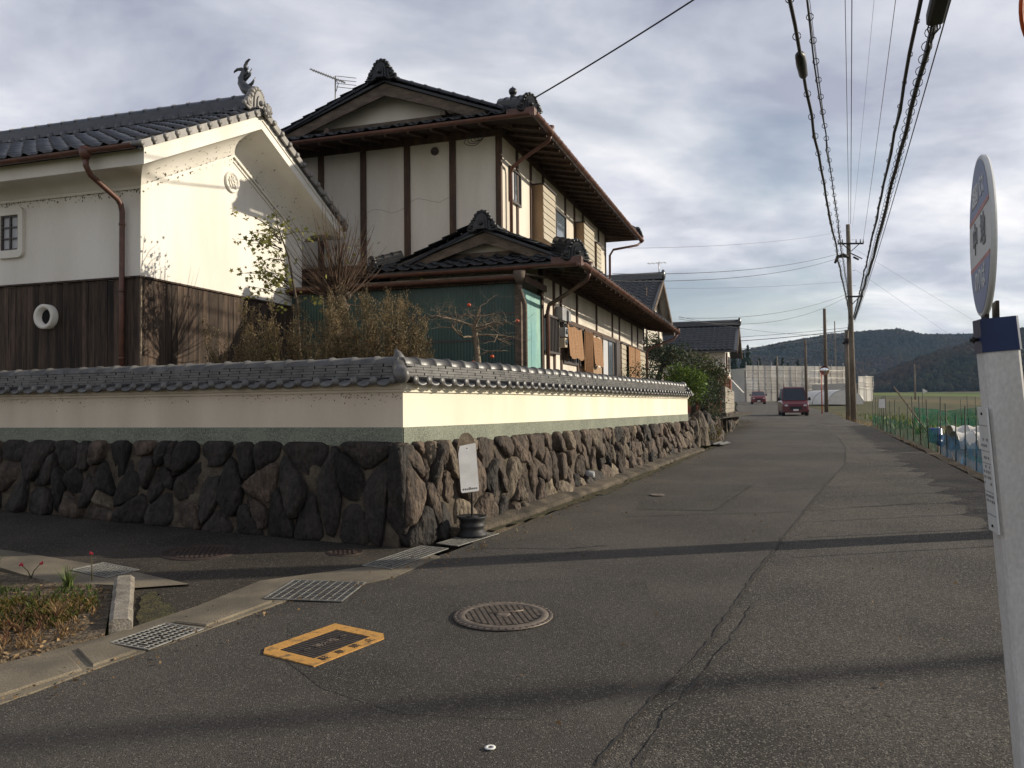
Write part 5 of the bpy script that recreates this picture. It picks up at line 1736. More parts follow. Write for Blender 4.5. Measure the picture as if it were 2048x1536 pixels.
# hydrant cover with yellow painted frame
hc = mthing("hydrant_cover", "rectangular hydrant cover in a wide yellow painted frame", "hydrant cover", slope_frame(-1.15, 5.06, R(57), .0095))
HX, HY = .325, .245
def rect_ring(ox, oy, ix, iy, z0, z1, ch=.07):
    outer_ = [(-ox, -oy), (ox - ch, -oy), (ox, -oy + ch), (ox, oy), (-ox + ch, oy), (-ox, oy - ch)]
    inner_ = [(-ix, -iy), (ix, -iy), (ix, -iy + .001), (ix, iy), (-ix, iy), (-ix, iy - .001)]
    V = [(x, y, z0) for x, y in outer_] + [(x, y, z1) for x, y in outer_] + [(x, y, z1) for x, y in inner_] + [(x, y, z0) for x, y in inner_]
    F = [(k * 6 + i, k * 6 + (i + 1) % 6, (k + 1) * 6 + (i + 1) % 6, (k + 1) * 6 + i) for k in range(3) for i in range(6)]
    return V, F
mb = MB(); V, F = rect_ring(HX, HY, .235, .148, -.008, .004); mb.add(V, F); mb.build("painted_frame", M_['yellow'], hc)
mb = MB(); mb.box(-.234, .234, -.147, .147, -.008, .001); mb.build("lid", M_['iron_dark'], hc)
rbm = MB(); rbm.box(-.148, .148, -.0018, .0018, 0, .003); me_rb = rbm.mesh("lid_rib", M_['iron'])
for k in range(17):
    x = -.215 + .43 * k / 16
    inst("lid_rib", me_rb, hc, Matrix.Translation((x, 0, .001)) @ Matrix.Rotation(R(90), 4, 'Z') @ Matrix.Diagonal((.97, 1, 1, 1)))
for sx_ in (-1, 1):
    mb = MB(); mb.tube([(sx_ * .15 - .03, 0, .004), (sx_ * .15, .02, .004), (sx_ * .15 + .03, 0, .004)], .006, 6); mb.build("lift_slot", M_['iron_dark'], hc)
me_t = text_mesh("消火栓", .062, M_['iron'], .001, .001)
inst("lettering", me_t, hc, Matrix.Translation((0, .0, .0052)) @ Matrix.Rotation(R(180 - 180), 4, 'Z'))
for k, ch in enumerate("駐車禁止"):
    me_t = text_mesh(ch, .066, M_['tar'], .0004, .0006)
    inst("lettering", me_t, hc, Matrix.Translation((-.20 + .125 * k, -.197, .0052)))
# washer-like survey marker
sv = mthing("survey_marker", "small white ring marker in the near asphalt", "marker", slope_frame(-.11, 3.60, 0, .012))
mb = MB(); mb.lathe([(.024, 0), (.024, .003), (.011, .0035), (.010, .001)], 20); mb.build("ring", M_['white_paint'], sv)
mb = MB(); mb.lathe([(.010, .002), (.001, .002)], 12); mb.build("centre_nail", M_['iron_dark'], sv)
# small valve cap in the left lane patch
mb = MB(); mb.lathe([(.10, 0), (.10, .004), (.085, .005), (.08, .003), (.001, .004)], 20)
vc = mb.build("valve_cover", M_['iron']); vc.matrix_world = slope_frame(1.95, 11.2, 0, .018); tag(vc, "small round valve cover in the relaid asphalt patch", "cover")
# kerb stone of the planting bed
a_, b_ = Vector((-2.53, 5.34, 0)), Vector((-3.05, 6.50, 0))
d_ = (b_ - a_).normalized(); Lk = (b_ - a_).length
mb = MB(); ch = .022; n = 10; V = []
pf = [(-.07, -.1), (-.07, .065), (-.045, .085), (.045, .085), (.07, .065), (.07, -.1)]
rr = random.Random(8)
for i in range(n + 1):
    p = a_ + d_ * (Lk * i / n); nx = Vector((-d_.y, d_.x, 0))
    for (o_, z) in pf:
        e_ = .02 if i in (0, n) and z > 0 else 0
        q = p + nx * (o_ + rr.uniform(-.004, .004)) + d_ * (e_ if i == 0 else -e_)
        V.append((q.x, q.y, g(q.x, q.y) + z + (rr.uniform(-.004, .004) if z > 0 else 0)))
k = len(pf)
mb.add(V, [(i * k + j, i * k + j + 1, (i + 1) * k + j + 1, (i + 1) * k + j) for i in range(n) for j in range(k - 1)] + [tuple(range(k)), tuple(reversed(range(n * k, n * k + k)))], False)
tag(mb.build("kerb_stone", M_['kerb']), "weathered concrete kerb stone at the edge of the planting bed", "kerb")

# ------------------------------------------------------------------ roadside child-warning board on a wheel rim
sg = thing("warning_sign", "white board on a stake in a black wheel rim at the stone wall corner", "sign", (-.42, 8.42, g(-.42, 8.42)))
zb = .02
mb = MB()
mb.lathe([(.001, .20), (.055, .20), (.06, .185), (.125, .185), (.15, .205), (.155, .19), (.125, .165), (.118, .13), (.13, .115), (.132, .10), (.118, .085), (.12, .05), (.15, .03), (.155, .0), (.145, .0)], 28, Matrix.Translation((0, 0, zb)))
mb.build("wheel_rim", M_['black'], sg)
mb = MB(); mb.tube([(0, 0, zb + .05), (.0, 0, zb + .60), (-.015, 0, zb + 1.0)], .011, 8); mb.build("stake", M_['iron_dark'], sg)
Ms = Matrix.Translation((-.035, -.016, zb + .69)) @ Matrix.Rotation(R(22), 4, 'Z') @ Matrix.Rotation(R(90), 4, 'X') @ Matrix.Rotation(R(4), 4, 'Z')
def board_outline(w, h0, h1, n=12):
    pts = [(-w, -h0 + .015), (-w + .015, -h0), (w - .015, -h0), (w, -h0 + .015), (w, h1 * .55)]
    for k in range(1, n):
        a = math.pi * k / n; pts.append((w * math.cos(a) * .96, h1 * .55 + (h1 * .45) * math.sin(a)))
    pts.append((-w, h1 * .55))
    return pts
mb = MB(); mb.extrude(board_outline(.100, .25, .36), Ms, 0, .009); mb.build("back_board", M_['bark_pale'], sg)
face = [(-.097, -.23), (-.086, -.245), (.086, -.245), (.097, -.23), (.097, .235), (.088, .245), (-.075, .23), (-.097, .15)]
mb = MB(); mb.extrude(face, Ms, .0105, .012); fs_ = mb.build("face_sheet", M_['white_paint'], sg)
mb = MB(); rr = random.Random(2)
for k in range(8):
    x = -.078 + .0205 * k
    mb.extrude([(x, -.222), (x + .013, -.222), (x + .013, -.205 + rr.uniform(-.003, .003)), (x, -.205)], Ms, .0121, .0126)
mb.build("print_line", M_['bronze'], fs_)
for y in (-.2, .2):
    mb = MB(); mb.lathe([(.006, 0), (.006, .002), (.001, .003)], 8, Ms @ Matrix.Translation((0, y, .012))); mb.build("screw", M_['iron_dark'], fs_)

# ------------------------------------------------------------------ bus stop
BX, BY = 1.726, 2.72
bs = thing("bus_stop", "white bus stop post with a blue cap and an oval-looking round sign", "bus stop", (BX, BY, g(BX, BY)))
lean_m = Matrix.Rotation(R(-4.15), 4, 'Y') @ Matrix.Rotation(R(0), 4, 'X')
rot = Matrix.Rotation(R(-16.5), 4, 'Z')
M_['post_white'] = pm('bus_post_paint', (.60, .585, .56), (.50, .475, .44), rough=.7, scale=5, fine=.10, fscale=90, stretch=(1, 1, .6))
M_['navy'] = pm('navy_paint', (.007, .022, .085), (.005, .016, .065), rough=.45, scale=8)
M_['sign_blue_glare'] = pm('sign_blue_glare', (.20, .235, .36), (.18, .215, .34), rough=.5)  # paled blue: glare on the disc put into the colour
M_['sign_white'] = pm('sign_white', (.60, .60, .58), (.55, .55, .53), rough=.5)
M_['sign_pink'] = pm('sign_pink', (.46, .18, .17), rough=.5)
M_['sign_grey'] = pm('sign_grey_letter', (.24, .24, .25), rough=.6)  # disc letters lightened too, glare put into the grey
def tbox(mb, w0, w1, z0, z1, M):
    V = []
    for (w, z) in ((w0, z0), (w1, z1)):
        c = .008
        for (sx_, sy_) in ((-1, -1), (1, -1), (1, 1), (-1, 1)):
            V += [M @ Vector((sx_ * (w - c) if True else 0, sy_ * w, z)), M @ Vector((sx_ * w, sy_ * (w - c), z))] if sx_ * sy_ < 0 else [M @ Vector((sx_ * w, sy_ * (w - c), z)), M @ Vector((sx_ * (w - c), sy_ * w, z))]
    n = 8
    mb.add(V, [(i, (i + 1) % n, n + (i + 1) % n, n + i) for i in range(n)] + [tuple(reversed(range(n))), tuple(range(n, 2 * n))])
Mb = lean_m @ rot
mb = MB(); tbox(mb, .064, .053, -.05, 1.668, Mb); mb.build("post", M_['post_white'], bs)
mb = MB(); tbox(mb, .0575, .0555, 1.665, 1.775, Mb); mb.build("cap", M_['navy'], bs)
mb = MB(); mb.tube([Mb @ Vector((-.055, -.01, 1.71)), Mb @ Vector((-.082, -.01, 1.71))], .006, 8); mb.tube([Mb @ Vector((-.068, -.01, 1.71)), Mb @ Vector((-.074, -.01, 1.71))], .011, 6); mb.build("bolt", M_['iron_dark'], bs)
# disc turned almost edge-on to the camera
DR = .262
Md = Matrix.Translation(Mb @ Vector((-.012, 0, 1.775 + DR + .012))) @ Matrix.Rotation(R(-113), 4, 'Z') @ Matrix.Rotation(R(90), 4, 'X') @ Matrix.Rotation(R(0), 4, 'Z')
mb = MB(); mb.lathe([(.001, -.009), (DR, -.009), (DR + .004, -.004), (DR + .004, .004), (DR, .009), (.001, .009)], 64, Md, smooth=False)
disc = mb.build("sign_disc", M_['sign_white'], bs)
def seg_poly(y0, y1, r, n=20):
    pts = []
    a0 = math.asin(max(-1, min(1, y0 / r))); a1 = math.asin(max(-1, min(1, y1 / r)))
    for k in range(n + 1):
        a = a0 + (a1 - a0) * k / n; pts.append((r * math.cos(a), r * math.sin(a)))
    for k in range(n + 1):
        a = a1 + (a0 - a1) * k / n; pts.append((-r * math.cos(a), r * math.sin(a)))
    return pts
for (y0, y1, m, nm) in ((.088, DR * .965, 'sign_blue_glare', "upper_band"), (.074, .088, 'sign_pink', "red_line"), (-.094, -.080, 'sign_pink', "red_line"), (-DR * .965, -.094, 'sign_blue_glare', "lower_band")):
    mb = MB(); mb.extrude(seg_poly(y0, y1, DR * .965), Md, .0094, .0104); mb.build(nm, M_[m], disc)
for (tx, sz, x, y, m, st_) in (("湖国バス", .075, 0, .145, 'sign_white', 1), ("中", .115, -.095, .0, 'sign_grey', 1), ("地", .115, .095, .0, 'sign_grey', 1), ("のりば", .085, 0, -.145, 'sign_white', 1)):
    inst("lettering", text_mesh(tx, sz, M_[m], .0015, .0008), disc, Md @ Matrix.Translation((x, y, .0112)))
mb = MB()
p0 = Mb @ Vector((-.012, 0, 1.77))
mb.box(-.05, .05, -.012, .0, -.0, .075, Matrix.Translation(p0) @ Matrix.Rotation(R(-113), 4, 'Z') @ Matrix.Translation((0, -.010, 0)))
mb.box(-.045, .045, .0, .010, -.0, .06, Matrix.Translation(p0) @ Matrix.Rotation(R(-113), 4, 'Z') @ Matrix.Translation((0, .010, 0)))
mb.build("bracket", M_['iron_dark'], bs)
# timetable board on the left face
Mt = Mb @ Matrix.Translation((-.066, -.012, 1.28)) @ Matrix.Rotation(R(-90), 4, 'Z') @ Matrix.Rotation(R(90), 4, 'X')
tw2, th2 = .056, .205
mb = MB(); mb.extrude([(-tw2, -th2), (tw2, -th2), (tw2, th2), (-tw2, th2)], Mt, -.004, .002); tt = mb.build("timetable_board", M_['sign_white'], bs)
mb = MB(); rr = random.Random(6)
for y in (.145, .06, .02, -.075, -.15):
    mb.extrude([(-.05, y), (.05, y), (.05, y + .0025), (-.05, y + .0025)], Mt, .0022, .003)
for y in (.095, .075, .035, .005, -.012, -.03, -.05, -.092, -.108):
    x = -.045
    while x < .04:
        l_ = rr.uniform(.006, .02)
        if rr.random() < .75: mb.extrude([(x, y), (x + l_, y), (x + l_, y + .009), (x, y + .009)], Mt, .0022, .003)
        x += l_ + rr.uniform(.004, .014)
mb.build("timetable_print", M_['sign_grey'], tt)
mb = MB()
for y in (.185, -.185): mb.extrude([(-.004, y - .004), (.004, y - .004), (.004, y + .004), (-.004, y + .004)], Mt, .0022, .006)
mb.build("screw", M_['iron_dark'], tt)

# ------------------------------------------------------------------ traffic mirror whose hood shows in the top right corner
def traffic_mirror(label, x, y, zc_, r, face_to, px_, thick=.038):
    z0 = g(*px_) if thick else zc_ - .3
    o = thing("traffic_mirror", label, "traffic mirror", (px_[0], px_[1], z0))
    if thick:
        mb = MB(); mb.tube([(0, 0, 0), (0, 0, zc_ - z0 + r * .6)], thick, 10); mb.build("pole", M_['orange'], o)
    d = (Vector(face_to) - Vector((x, y, zc_))).normalized()
    q = d.to_track_quat('Z', 'Y').to_matrix().to_4x4()
    M = Matrix.Translation((x - px_[0], y - px_[1], zc_ - z0)) @ q
    mb = MB(); mb.lathe([(.001, -.10), (r * .5, -.09), (r * .92, -.04), (r + .02, .0), (r + .025, .03), (r + .005, .04), (r, .02)], 40, M); mb.build("back_shell", M_['orange'], o)
    mb = MB(); mb.lathe([(r, .018), (r * .8, .045), (r * .5, .07), (r * .25, .08), (.001, .083)], 40, M); mb.build("mirror_face", M_['mirror'], o)
    V = []; n = 14
    for k in range(n + 1):
        a = R(20 + 140 * k / n); c = Vector((math.cos(a), math.sin(a), 0)) * (r + .022)
        V += [M @ (c + Vector((0, 0, .0))), M @ (c * 1.02 + Vector((0, 0, .22 * math.sin(R(180 * k / n)) + .03)))]
    mb = MB(); mb.add(V, [(2 * k, 2 * k + 2, 2 * k + 3, 2 * k + 1) for k in range(n)], True); mb.add([tuple(Vector(v) * 1.0 + Vector((0, 0, .006))) for v in V], [(2 * k, 2 * k + 1, 2 * k + 3, 2 * k + 2) for k in range(n)], True)
    mb.build("hood", M_['orange'], o)
    mb = MB(); mb.bar((0, 0, zc_ - z0), (x - px_[0], y - px_[1], zc_ - z0), .05, .05); mb.build("arm", M_['iron_dark'], o)
    return o



traffic_mirror("orange traffic mirror cut off by the top right corner of the picture", 5.48, 8.2, 5.58, .50, (12, -4, 1.5), (6.82, 8.68), 0)
traffic_mirror("small convex mirror on an orange post beside the utility poles", 22.0, 58.0, g(22, 58) + 3.05, .29, (6, 20, 1.2), (21.8, 58.1))

# ------------------------------------------------------------------ plants
def leaf_cards(centers, size, rng, aspect=.55, flat=.0):
    """numpy: one bent leaf (2 triangles fan as quad) per centre"""
    n = len(centers)
    d = rng.normal(size=(n, 3)); d[:, 2] *= (1 - flat); d /= np.linalg.norm(d, axis=1, keepdims=True)
    e = rng.normal(size=(n, 3)); e -= d * (e * d).sum(1, keepdims=True); e /= np.linalg.norm(e, axis=1, keepdims=True)
    s = (size * rng.uniform(.6, 1.35, size=(n, 1)))
    V = np.empty((n, 4, 3))
    V[:, 0] = centers - d * s * .5
    V[:, 1] = centers + e * s * aspect * .5
    V[:, 2] = centers + d * s * .5
    V[:, 3] = centers - e * s * aspect * .5
    F = np.arange(4 * n).reshape(n, 4)
    return V.reshape(-1, 3), F


def crown_points(blobs, per, rng, shell=.55):
    """points in the outer part of a set of ellipsoid clumps"""
    out = []
    for (c, r) in blobs:
        c = np.array(c); r = np.array(r if hasattr(r, '__len__') else (r, r, r))
        k = int(per * (r[0] * r[1] * r[2]) ** (2 / 3.) + 6)
        d = rng.normal(size=(k, 3)); d /= np.linalg.norm(d, axis=1, keepdims=True)
        rad = (shell + (1 - shell) * rng.random((k, 1))) * (1 + .18 * rng.normal(size=(k, 1)))
        out.append(c + d * rad * r)
    return np.concatenate(out)


def blob_set(c, R_, n, r0, r1, rng, squash=.8):
    bl = []
    for _ in range(n):
        d = rng.normal(size=3); d /= np.linalg.norm(d)
        f = rng.random() ** .5
        rr = rng.uniform(r0, r1)
        bl.append((np.array(c) + d * np.array(R_) * f * .85, (rr, rr, rr * squash)))
    return bl


def tree(name, label, cat, base, trunk, blobs, mat, leaf, per, seed, group=None, tmat=None, limbs=True, aspect=.55, extra=None):
    rng = np.random.default_rng(seed)
    o = thing(name, label, cat, tuple(base), 0, group)
    B = Vector(base)
    mb = MB()
    if trunk:
        pts, rad = trunk
        mb.tube([Vector(p) - B for p in pts], rad, 8)
        if limbs:
            tp = [Vector(p) for p in pts]
            for (c, r) in blobs:
                q = Vector(c); s_ = tp[-1] if len(tp) < 3 else min(tp[1:], key=lambda p_: (p_ - q).length + .4 * abs(p_.z - q.z))
                m_ = s_.lerp(q, .5) + Vector((0, 0, -.05))
                mb.tube([s_ - B, m_ - B, q - B], [rad[-1] * .7, rad[-1] * .45, rad[-1] * .15], 5)
        mb.build("trunk", tmat or M_['bark'], o)
    P = crown_points(blobs, per, rng)
    V, F = leaf_cards(P, leaf, rng, aspect)
    inst("crown", np_mesh("crown", V - np.array(base), F, mat), o)
    if extra:
        for (nm, m2, frac, sz) in extra:
            k = rng.choice(len(P), int(len(P) * frac), replace=False)
            V, F = leaf_cards(P[k] + rng.normal(size=(len(k), 3)) * .03, sz, rng, aspect)
            inst(nm, np_mesh(nm, V - np.array(base), F, m2), o)
    return o


# dried flower stalks behind the wall: upright stems, side branchlets, seed heads and withered leaves
def stalk_mesh(seed, h, spread, green):
    rr = random.Random(seed); rng = np.random.default_rng(seed)
    mb = MB(); heads = []; leaves = []
    ns = rr.randint(5, 8)
    for s_ in range(ns):
        a = rr.uniform(0, 6.28); r0 = rr.uniform(0, .06)
        lean_ = rr.uniform(.02, 1) * spread
        hh = h * rr.uniform(.72, 1.05)
        pts = []
        for k in range(7):
            f = k / 6
            pts.append(Vector((math.cos(a) * (r0 + lean_ * f ** 1.6) + rr.uniform(-.008, .008), math.sin(a) * (r0 + lean_ * f ** 1.6) + rr.uniform(-.008, .008), hh * f)))
        mb.tube(pts, [.007, .0065, .006, .0055, .0045, .0035, .002], 3, caps=False)
        for k in range(46):
            f = rr.uniform(.42, .99)
            i = min(5, int(f * 6)); p = pts[i].lerp(pts[i + 1], f * 6 - i)
            b = rr.uniform(0, 6.28); L = (.24 * (1.05 - f) + .055) * rr.uniform(.5, 1.15)
            q = p + Vector((math.cos(b) * L * .62, math.sin(b) * L * .62, L * rr.uniform(.65, 1.0)))
            mb.tube([p, p.lerp(q, .55) + Vector((0, 0, -.01)), q], [.0032, .0026, .0015], 3, caps=False)
            for m in range(6):
                w = p.lerp(q, rr.uniform(.4, 1.0)); heads.append(w + Vector((rr.gauss(0, .02), rr.gauss(0, .02), rr.gauss(0.01, .02))))
        for k in range(34):
            f = rr.uniform(.40, .72)
            i = min(5, int(f * 6)); p = pts[i].lerp(pts[i + 1], f * 6 - i)
            leaves.append(p + Vector((rr.gauss(0, .03), rr.gauss(0, .03), rr.gauss(0, .02))))
    V, F = leaf_cards(np.array(heads), .024, rng, .45)
    mb.add([tuple(v) for v in V], [tuple(f) for f in F])
    V2, F2 = leaf_cards(np.array(leaves), .05, rng, .45)
    return mb.mesh("stems", M_['stalk']), np_mesh("withered_leaves", V2, F2, green)


kinds = [stalk_mesh(31, 1.5, .26, M_['stalk_green']), stalk_mesh(32, 1.35, .22, M_['dead_leaf']), stalk_mesh(33, 1.6, .20, M_['dead_leaf']), stalk_mesh(34, 1.2, .30, M_['stalk_green'])]
# (x, y, height factor, kind, label)
spots = [(-3.72, 10.30, .80, 0, "leftmost dried flower clump against the dark boards"),
         (-3.42, 10.35, .62, 3, "low yellowish dried clump second from the left"),
         (-3.08, 10.15, .78, 0, "bushy olive dried clump left of the bare pollarded tree"),
         (-2.74, 10.25, .90, 3, "broad olive dried clump nearest the low maple leaves"),
         (-2.52, 10.5, .66, 1, "thin short dried clump beneath the maple leaves"),
         (-2.10, 10.0, .62, 3, "short tangled dried clump left of the tree trunk"),
         (-1.93, 10.5, 1.12, 2, "tall brown dried clump covering the pollarded trunk"),
         (-1.66, 10.15, .88, 1, "slender dried clump just right of the trunk"),
         (-1.45, 10.6, 1.10, 0, "tall dark dried clump in the middle of the row"),
         (-1.24, 10.05, 1.08, 2, "tall dried clump with brown leaves halfway along the row"),
         (-1.02, 10.4, 1.04, 1, "feathery dried clump left of the wall's corner finial"),
         (-.84, 10.0, 1.02, 2, "tall rust-leaved dried clump behind the corner finial"),
         (-.66, 10.35, .98, 1, "narrow dried clump just right of the corner finial"),
         (-.44, 10.15, .70, 1, "second-last dried clump, low, left of the persimmon tree"),
         (-.28, 10.6, .72, 3, "wispy dried clump touching the persimmon branches")]
spots += [(-3.35, 10.75, 1.0, 1, "tall thin dried clump close behind the second from the left"),
          (-2.62, 10.9, 1.05, 2, "tall dried clump behind the broad olive one"),
          (-2.25, 10.7, .95, 0, "olive dried clump close behind the tree's left side"),
          (-1.78, 10.85, 1.2, 1, "tallest feathery dried clump right behind the trunk"),
          (-1.12, 10.8, 1.16, 0, "dense dried clump in the rear row above the wall corner"),
          (-.70, 10.7, 1.08, 2, "rear-row dried clump nearest the persimmon tree"),
          (-1.55, 10.25, .78, 3, "low broad dried clump in the front row right of the trunk")]
for i, (x, y, f, k, lab) in enumerate(spots):
    x = -3.66 + (x + 3.72) * .755
    o = thing("dried_flower_clump", lab, "dried plant", (x, y, 1.12), i * 1.7, "dried flower clumps behind the wall")
    f = (f * 1.05 + .70) / (1.5, 1.35, 1.6, 1.2)[k]
    o.scale = (f * .82, f * .82, f)
    inst("stems", kinds[k][0], o); inst("withered_leaves", kinds[k][1], o)

# pollarded bare tree
pt = thing("pollarded_tree", "gnarled pollarded tree with a fan of bare reddish shoots", "tree", (-2.62, 11.9, 1.12))
rr = random.Random(77)
mb = MB()
K_ = Vector((.12, .0, 1.92))
mb.tube([(0, 0, -.1), (-.03, 0, .6), (.02, 0, 1.2), (.06, 0, 1.55), K_], [.13, .11, .10, .11, .17], 10)
for k in range(9):
    a = rr.uniform(0, 6.28); mb.sphere(K_ + Vector((math.cos(a) * .12, math.sin(a) * .12, rr.uniform(-.08, .12))), rr.uniform(.06, .10), 8, 6)
mb.build("trunk", M_['bark'], pt)
mb = MB()
for k in range(120):
    a = rr.uniform(0, 6.28); el = R(min(88, max(-12, rr.gauss(52, 26)))); L = rr.uniform(.55, 1.2) * (.75 + .45 * math.sin(max(0, el)))
    d = Vector((math.cos(a) * math.cos(el), math.sin(a) * math.cos(el), math.sin(el)))
    s_ = K_ + d * .1 + Vector((0, 0, .02)); pts = [s_]
    for q in range(5):
        d = (d + Vector((rr.gauss(0, .10), rr.gauss(0, .10), .10 + rr.gauss(0, .05)))).normalized(); pts.append(pts[-1] + d * L / 5)
    mb.tube(pts, [.0085, .0075, .0065, .0052, .0036, .0018], 4, caps=False)
    if rr.random() < .45:
        p = pts[3]; e = (d + Vector((rr.gauss(0, .6), rr.gauss(0, .6), .1))).normalized(); mb.tube([p, p + e * L * .18, p + e * L * .3 + Vector((0, 0, .02))], [.004, .003, .0015], 3, caps=False)
mb.build("shoots", M_['twig'], pt)
rng = np.random.default_rng(5)
P = np.array([[K_.x + rr.gauss(.0, .35), rr.gauss(0, .35), K_.z + .75 + rr.gauss(0, .22)] for _ in range(26)])
V, F = leaf_cards(P, .07, rng, .6); inst("leaves", np_mesh("leaves", V, F, M_['maple']), pt)

# maple with lobed leaves hanging in front of the storehouse gable
mp = thing("maple", "young maple with yellowish green lobed leaves in front of the sunlit gable", "tree", (-2.95, 11.35, 1.12))
mb = MB(); lf = []
rr = random.Random(21)
top = Vector((-.30, .0, 3.0))
mb.tube([(0, 0, -.05), (.04, 0, .9), (.0, 0, 1.8), (-.12, 0, 2.5), top], [.03, .026, .02, .014, .007], 6)
for k in range(38):
    f = rr.uniform(.62, 1); p = Vector((.02 - .3 * f ** 2, 0, 3.0 * f))
    a = math.pi + rr.gauss(0, 1.0); L = rr.uniform(.25, .75)
    q = p + Vector((math.cos(a) * L, math.sin(a) * L * .6, rr.uniform(-.05, .35)))
    mb.tube([p, p.lerp(q, .5) + Vector((0, 0, .05)), q], [.007, .005, .002], 4, caps=False)
    for m in range(12):
        w = p.lerp(q, rr.uniform(.35, 1.1)); lf.append(w + Vector((rr.gauss(0, .05), rr.gauss(0, .05), rr.gauss(-.02, .05))))
mb.build("branches", M_['bark'], mp)
V = []; F = []
for c in lf:
    nrm = Vector((rr.gauss(.3, .5), rr.gauss(-.6, .4), rr.gauss(.5, .4))).normalized()
    ex = nrm.orthogonal().normalized(); ex = Matrix.Rotation(rr.uniform(0, 6.28), 3, nrm) @ ex; ey = nrm.cross(ex)
    s_ = rr.uniform(.024, .046); b = len(V)
    for k in range(10):
        a = math.pi * 2 * k / 10; r_ = s_ * (1.0 if k % 2 == 0 else .45)
        V.append(c + ex * (r_ * math.cos(a)) + ey * (r_ * math.sin(a)))
    F.append(tuple(range(b, b + 10)))
mb = MB(); mb.add(V, F); mb.build("leaves", M_['maple'], mp)

# persimmon tree with its last fruit
ps = thing("persimmon_tree", "bare crooked persimmon tree with a few red fruits before the green sheeting", "tree", (-.40, 11.0, 1.12))
rr = random.Random(12)
mb = MB(); ends = []
def grow(p, d, L, r, depth):
    pts = [p]; rad = [r]
    n = 5
    for k in range(n):
        d = (d + Vector((rr.gauss(0, .26), rr.gauss(0, .26), rr.gauss(.02, .16)))).normalized()
        pts.append(pts[-1] + d * L / n); rad.append(r * (1 - .55 * (k + 1) / n))
    mb.tube(pts, rad, 6 if r > .015 else 4, caps=False)
    if depth <= 0: ends.append(pts[-1]); return
    for c in range(rr.randint(2, 4) + (1 if depth > 1 else 0)):
        i = rr.randint(2, n)
        a = rr.uniform(0, 6.28)
        e = (d * .35 + Vector((math.cos(a), math.sin(a) * .7, rr.uniform(-.35, .5)))).normalized()
        grow(pts[i], e, L * rr.uniform(.5, .8), rad[i] * .62, depth - 1)
mb.tube([(0, 0, -.1), (.02, 0, .35), (-.02, 0, .7), (-.08, 0, 1.35), (-.10, 0, 1.5)], [.05, .045, .04, .036, .042], 8)
for k, (dx_, dz_) in enumerate(((-1, .25), (1, .35), (-.6, .7), (.5, .8), (.95, .0), (-.95, -.05), (.15, 1))):
    grow(Vector((-.09, 0, 1.48 - .03 * k)), Vector((dx_, rr.uniform(-.5, .5), dz_)).normalized(), .44 * (1.15 if abs(dx_) > .9 else .8), .018, 3)
grow(Vector((-.0, 0, 1.1)), Vector((.8, -.2, .35)).normalized(), .3, .012, 1)
mb.build("trunk_and_branches", M_['bark_pale'], ps)
for (x, y, z) in ((-.16, -.1, 1.75), (.48, -.1, 1.53), (.14, -.15, 1.06), (-.12, .1, 1.0)):
    mb = MB(); mb.sphere((x, y, z), .028, 10, 7, (1, 1, .85)); fr = mb.build("fruit", M_['persimmon'], ps)
    mb = MB(); mb.tube([(x, y, z + .025), (x + .005, y, z + .075)], [.006, .003], 4); mb.build("stem", M_['bark'], fr)
# broken dead limb lying across behind the wall
mb = MB()
rr = random.Random(3)
mb.tube([(-.98, 10.5, 1.12), (-.92, 10.45, 1.5), (-.95, 10.4, 1.78), (-1.02, 10.35, 1.95)], [.03, .028, .024, .012], 6)
pts = [Vector((-.55, 10.2, 1.2)), Vector((-.62, 10.2, 1.62)), Vector((-.74, 10.2, 1.80)), Vector((-.80, 10.2, 1.92))]
mb.tube(pts, [.03, .028, .024, .018], 6)
for k in range(10):
    p = pts[1].lerp(pts[3], rr.random()); mb.tube([p, p + Vector((rr.uniform(-.1, .35), rr.uniform(-.1, .1), rr.uniform(.0, .2)))], [.006, .002], 4, caps=False)
o = mb.build("dead_limb", M_['bark']); tag(o, "dark broken limb leaning below the persimmon branches", "branch")

# bed: weeds, gravelly litter, grass tufts, flowers
def tuft_mesh(name, n, h, w, spread, mat, seed, droop=.5):
    rr = random.Random(seed); mb = MB()
    for k in range(n):
        a = rr.uniform(0, 6.28); r_ = rr.uniform(0, spread * .35); L = h * rr.uniform(.5, 1.1)
        p = Vector((math.cos(a) * r_, math.sin(a) * r_, 0)); o_ = Vector((math.cos(a), math.sin(a), 0)); sd = Vector((-o_.y, o_.x, 0)) * w
        V = []
        for q in range(4):
            f = q / 3; c = p + o_ * (spread * f ** 2 * rr.uniform(.5, 1)) + Vector((0, 0, L * (f - droop * .35 * f * f)))
            V += [c - sd * (1 - f * .92), c + sd * (1 - f * .92)]
        mb.add(V, [(0, 1, 3, 2), (2, 3, 5, 4), (4, 5, 7, 6)])
    return mb.mesh(name, mat)


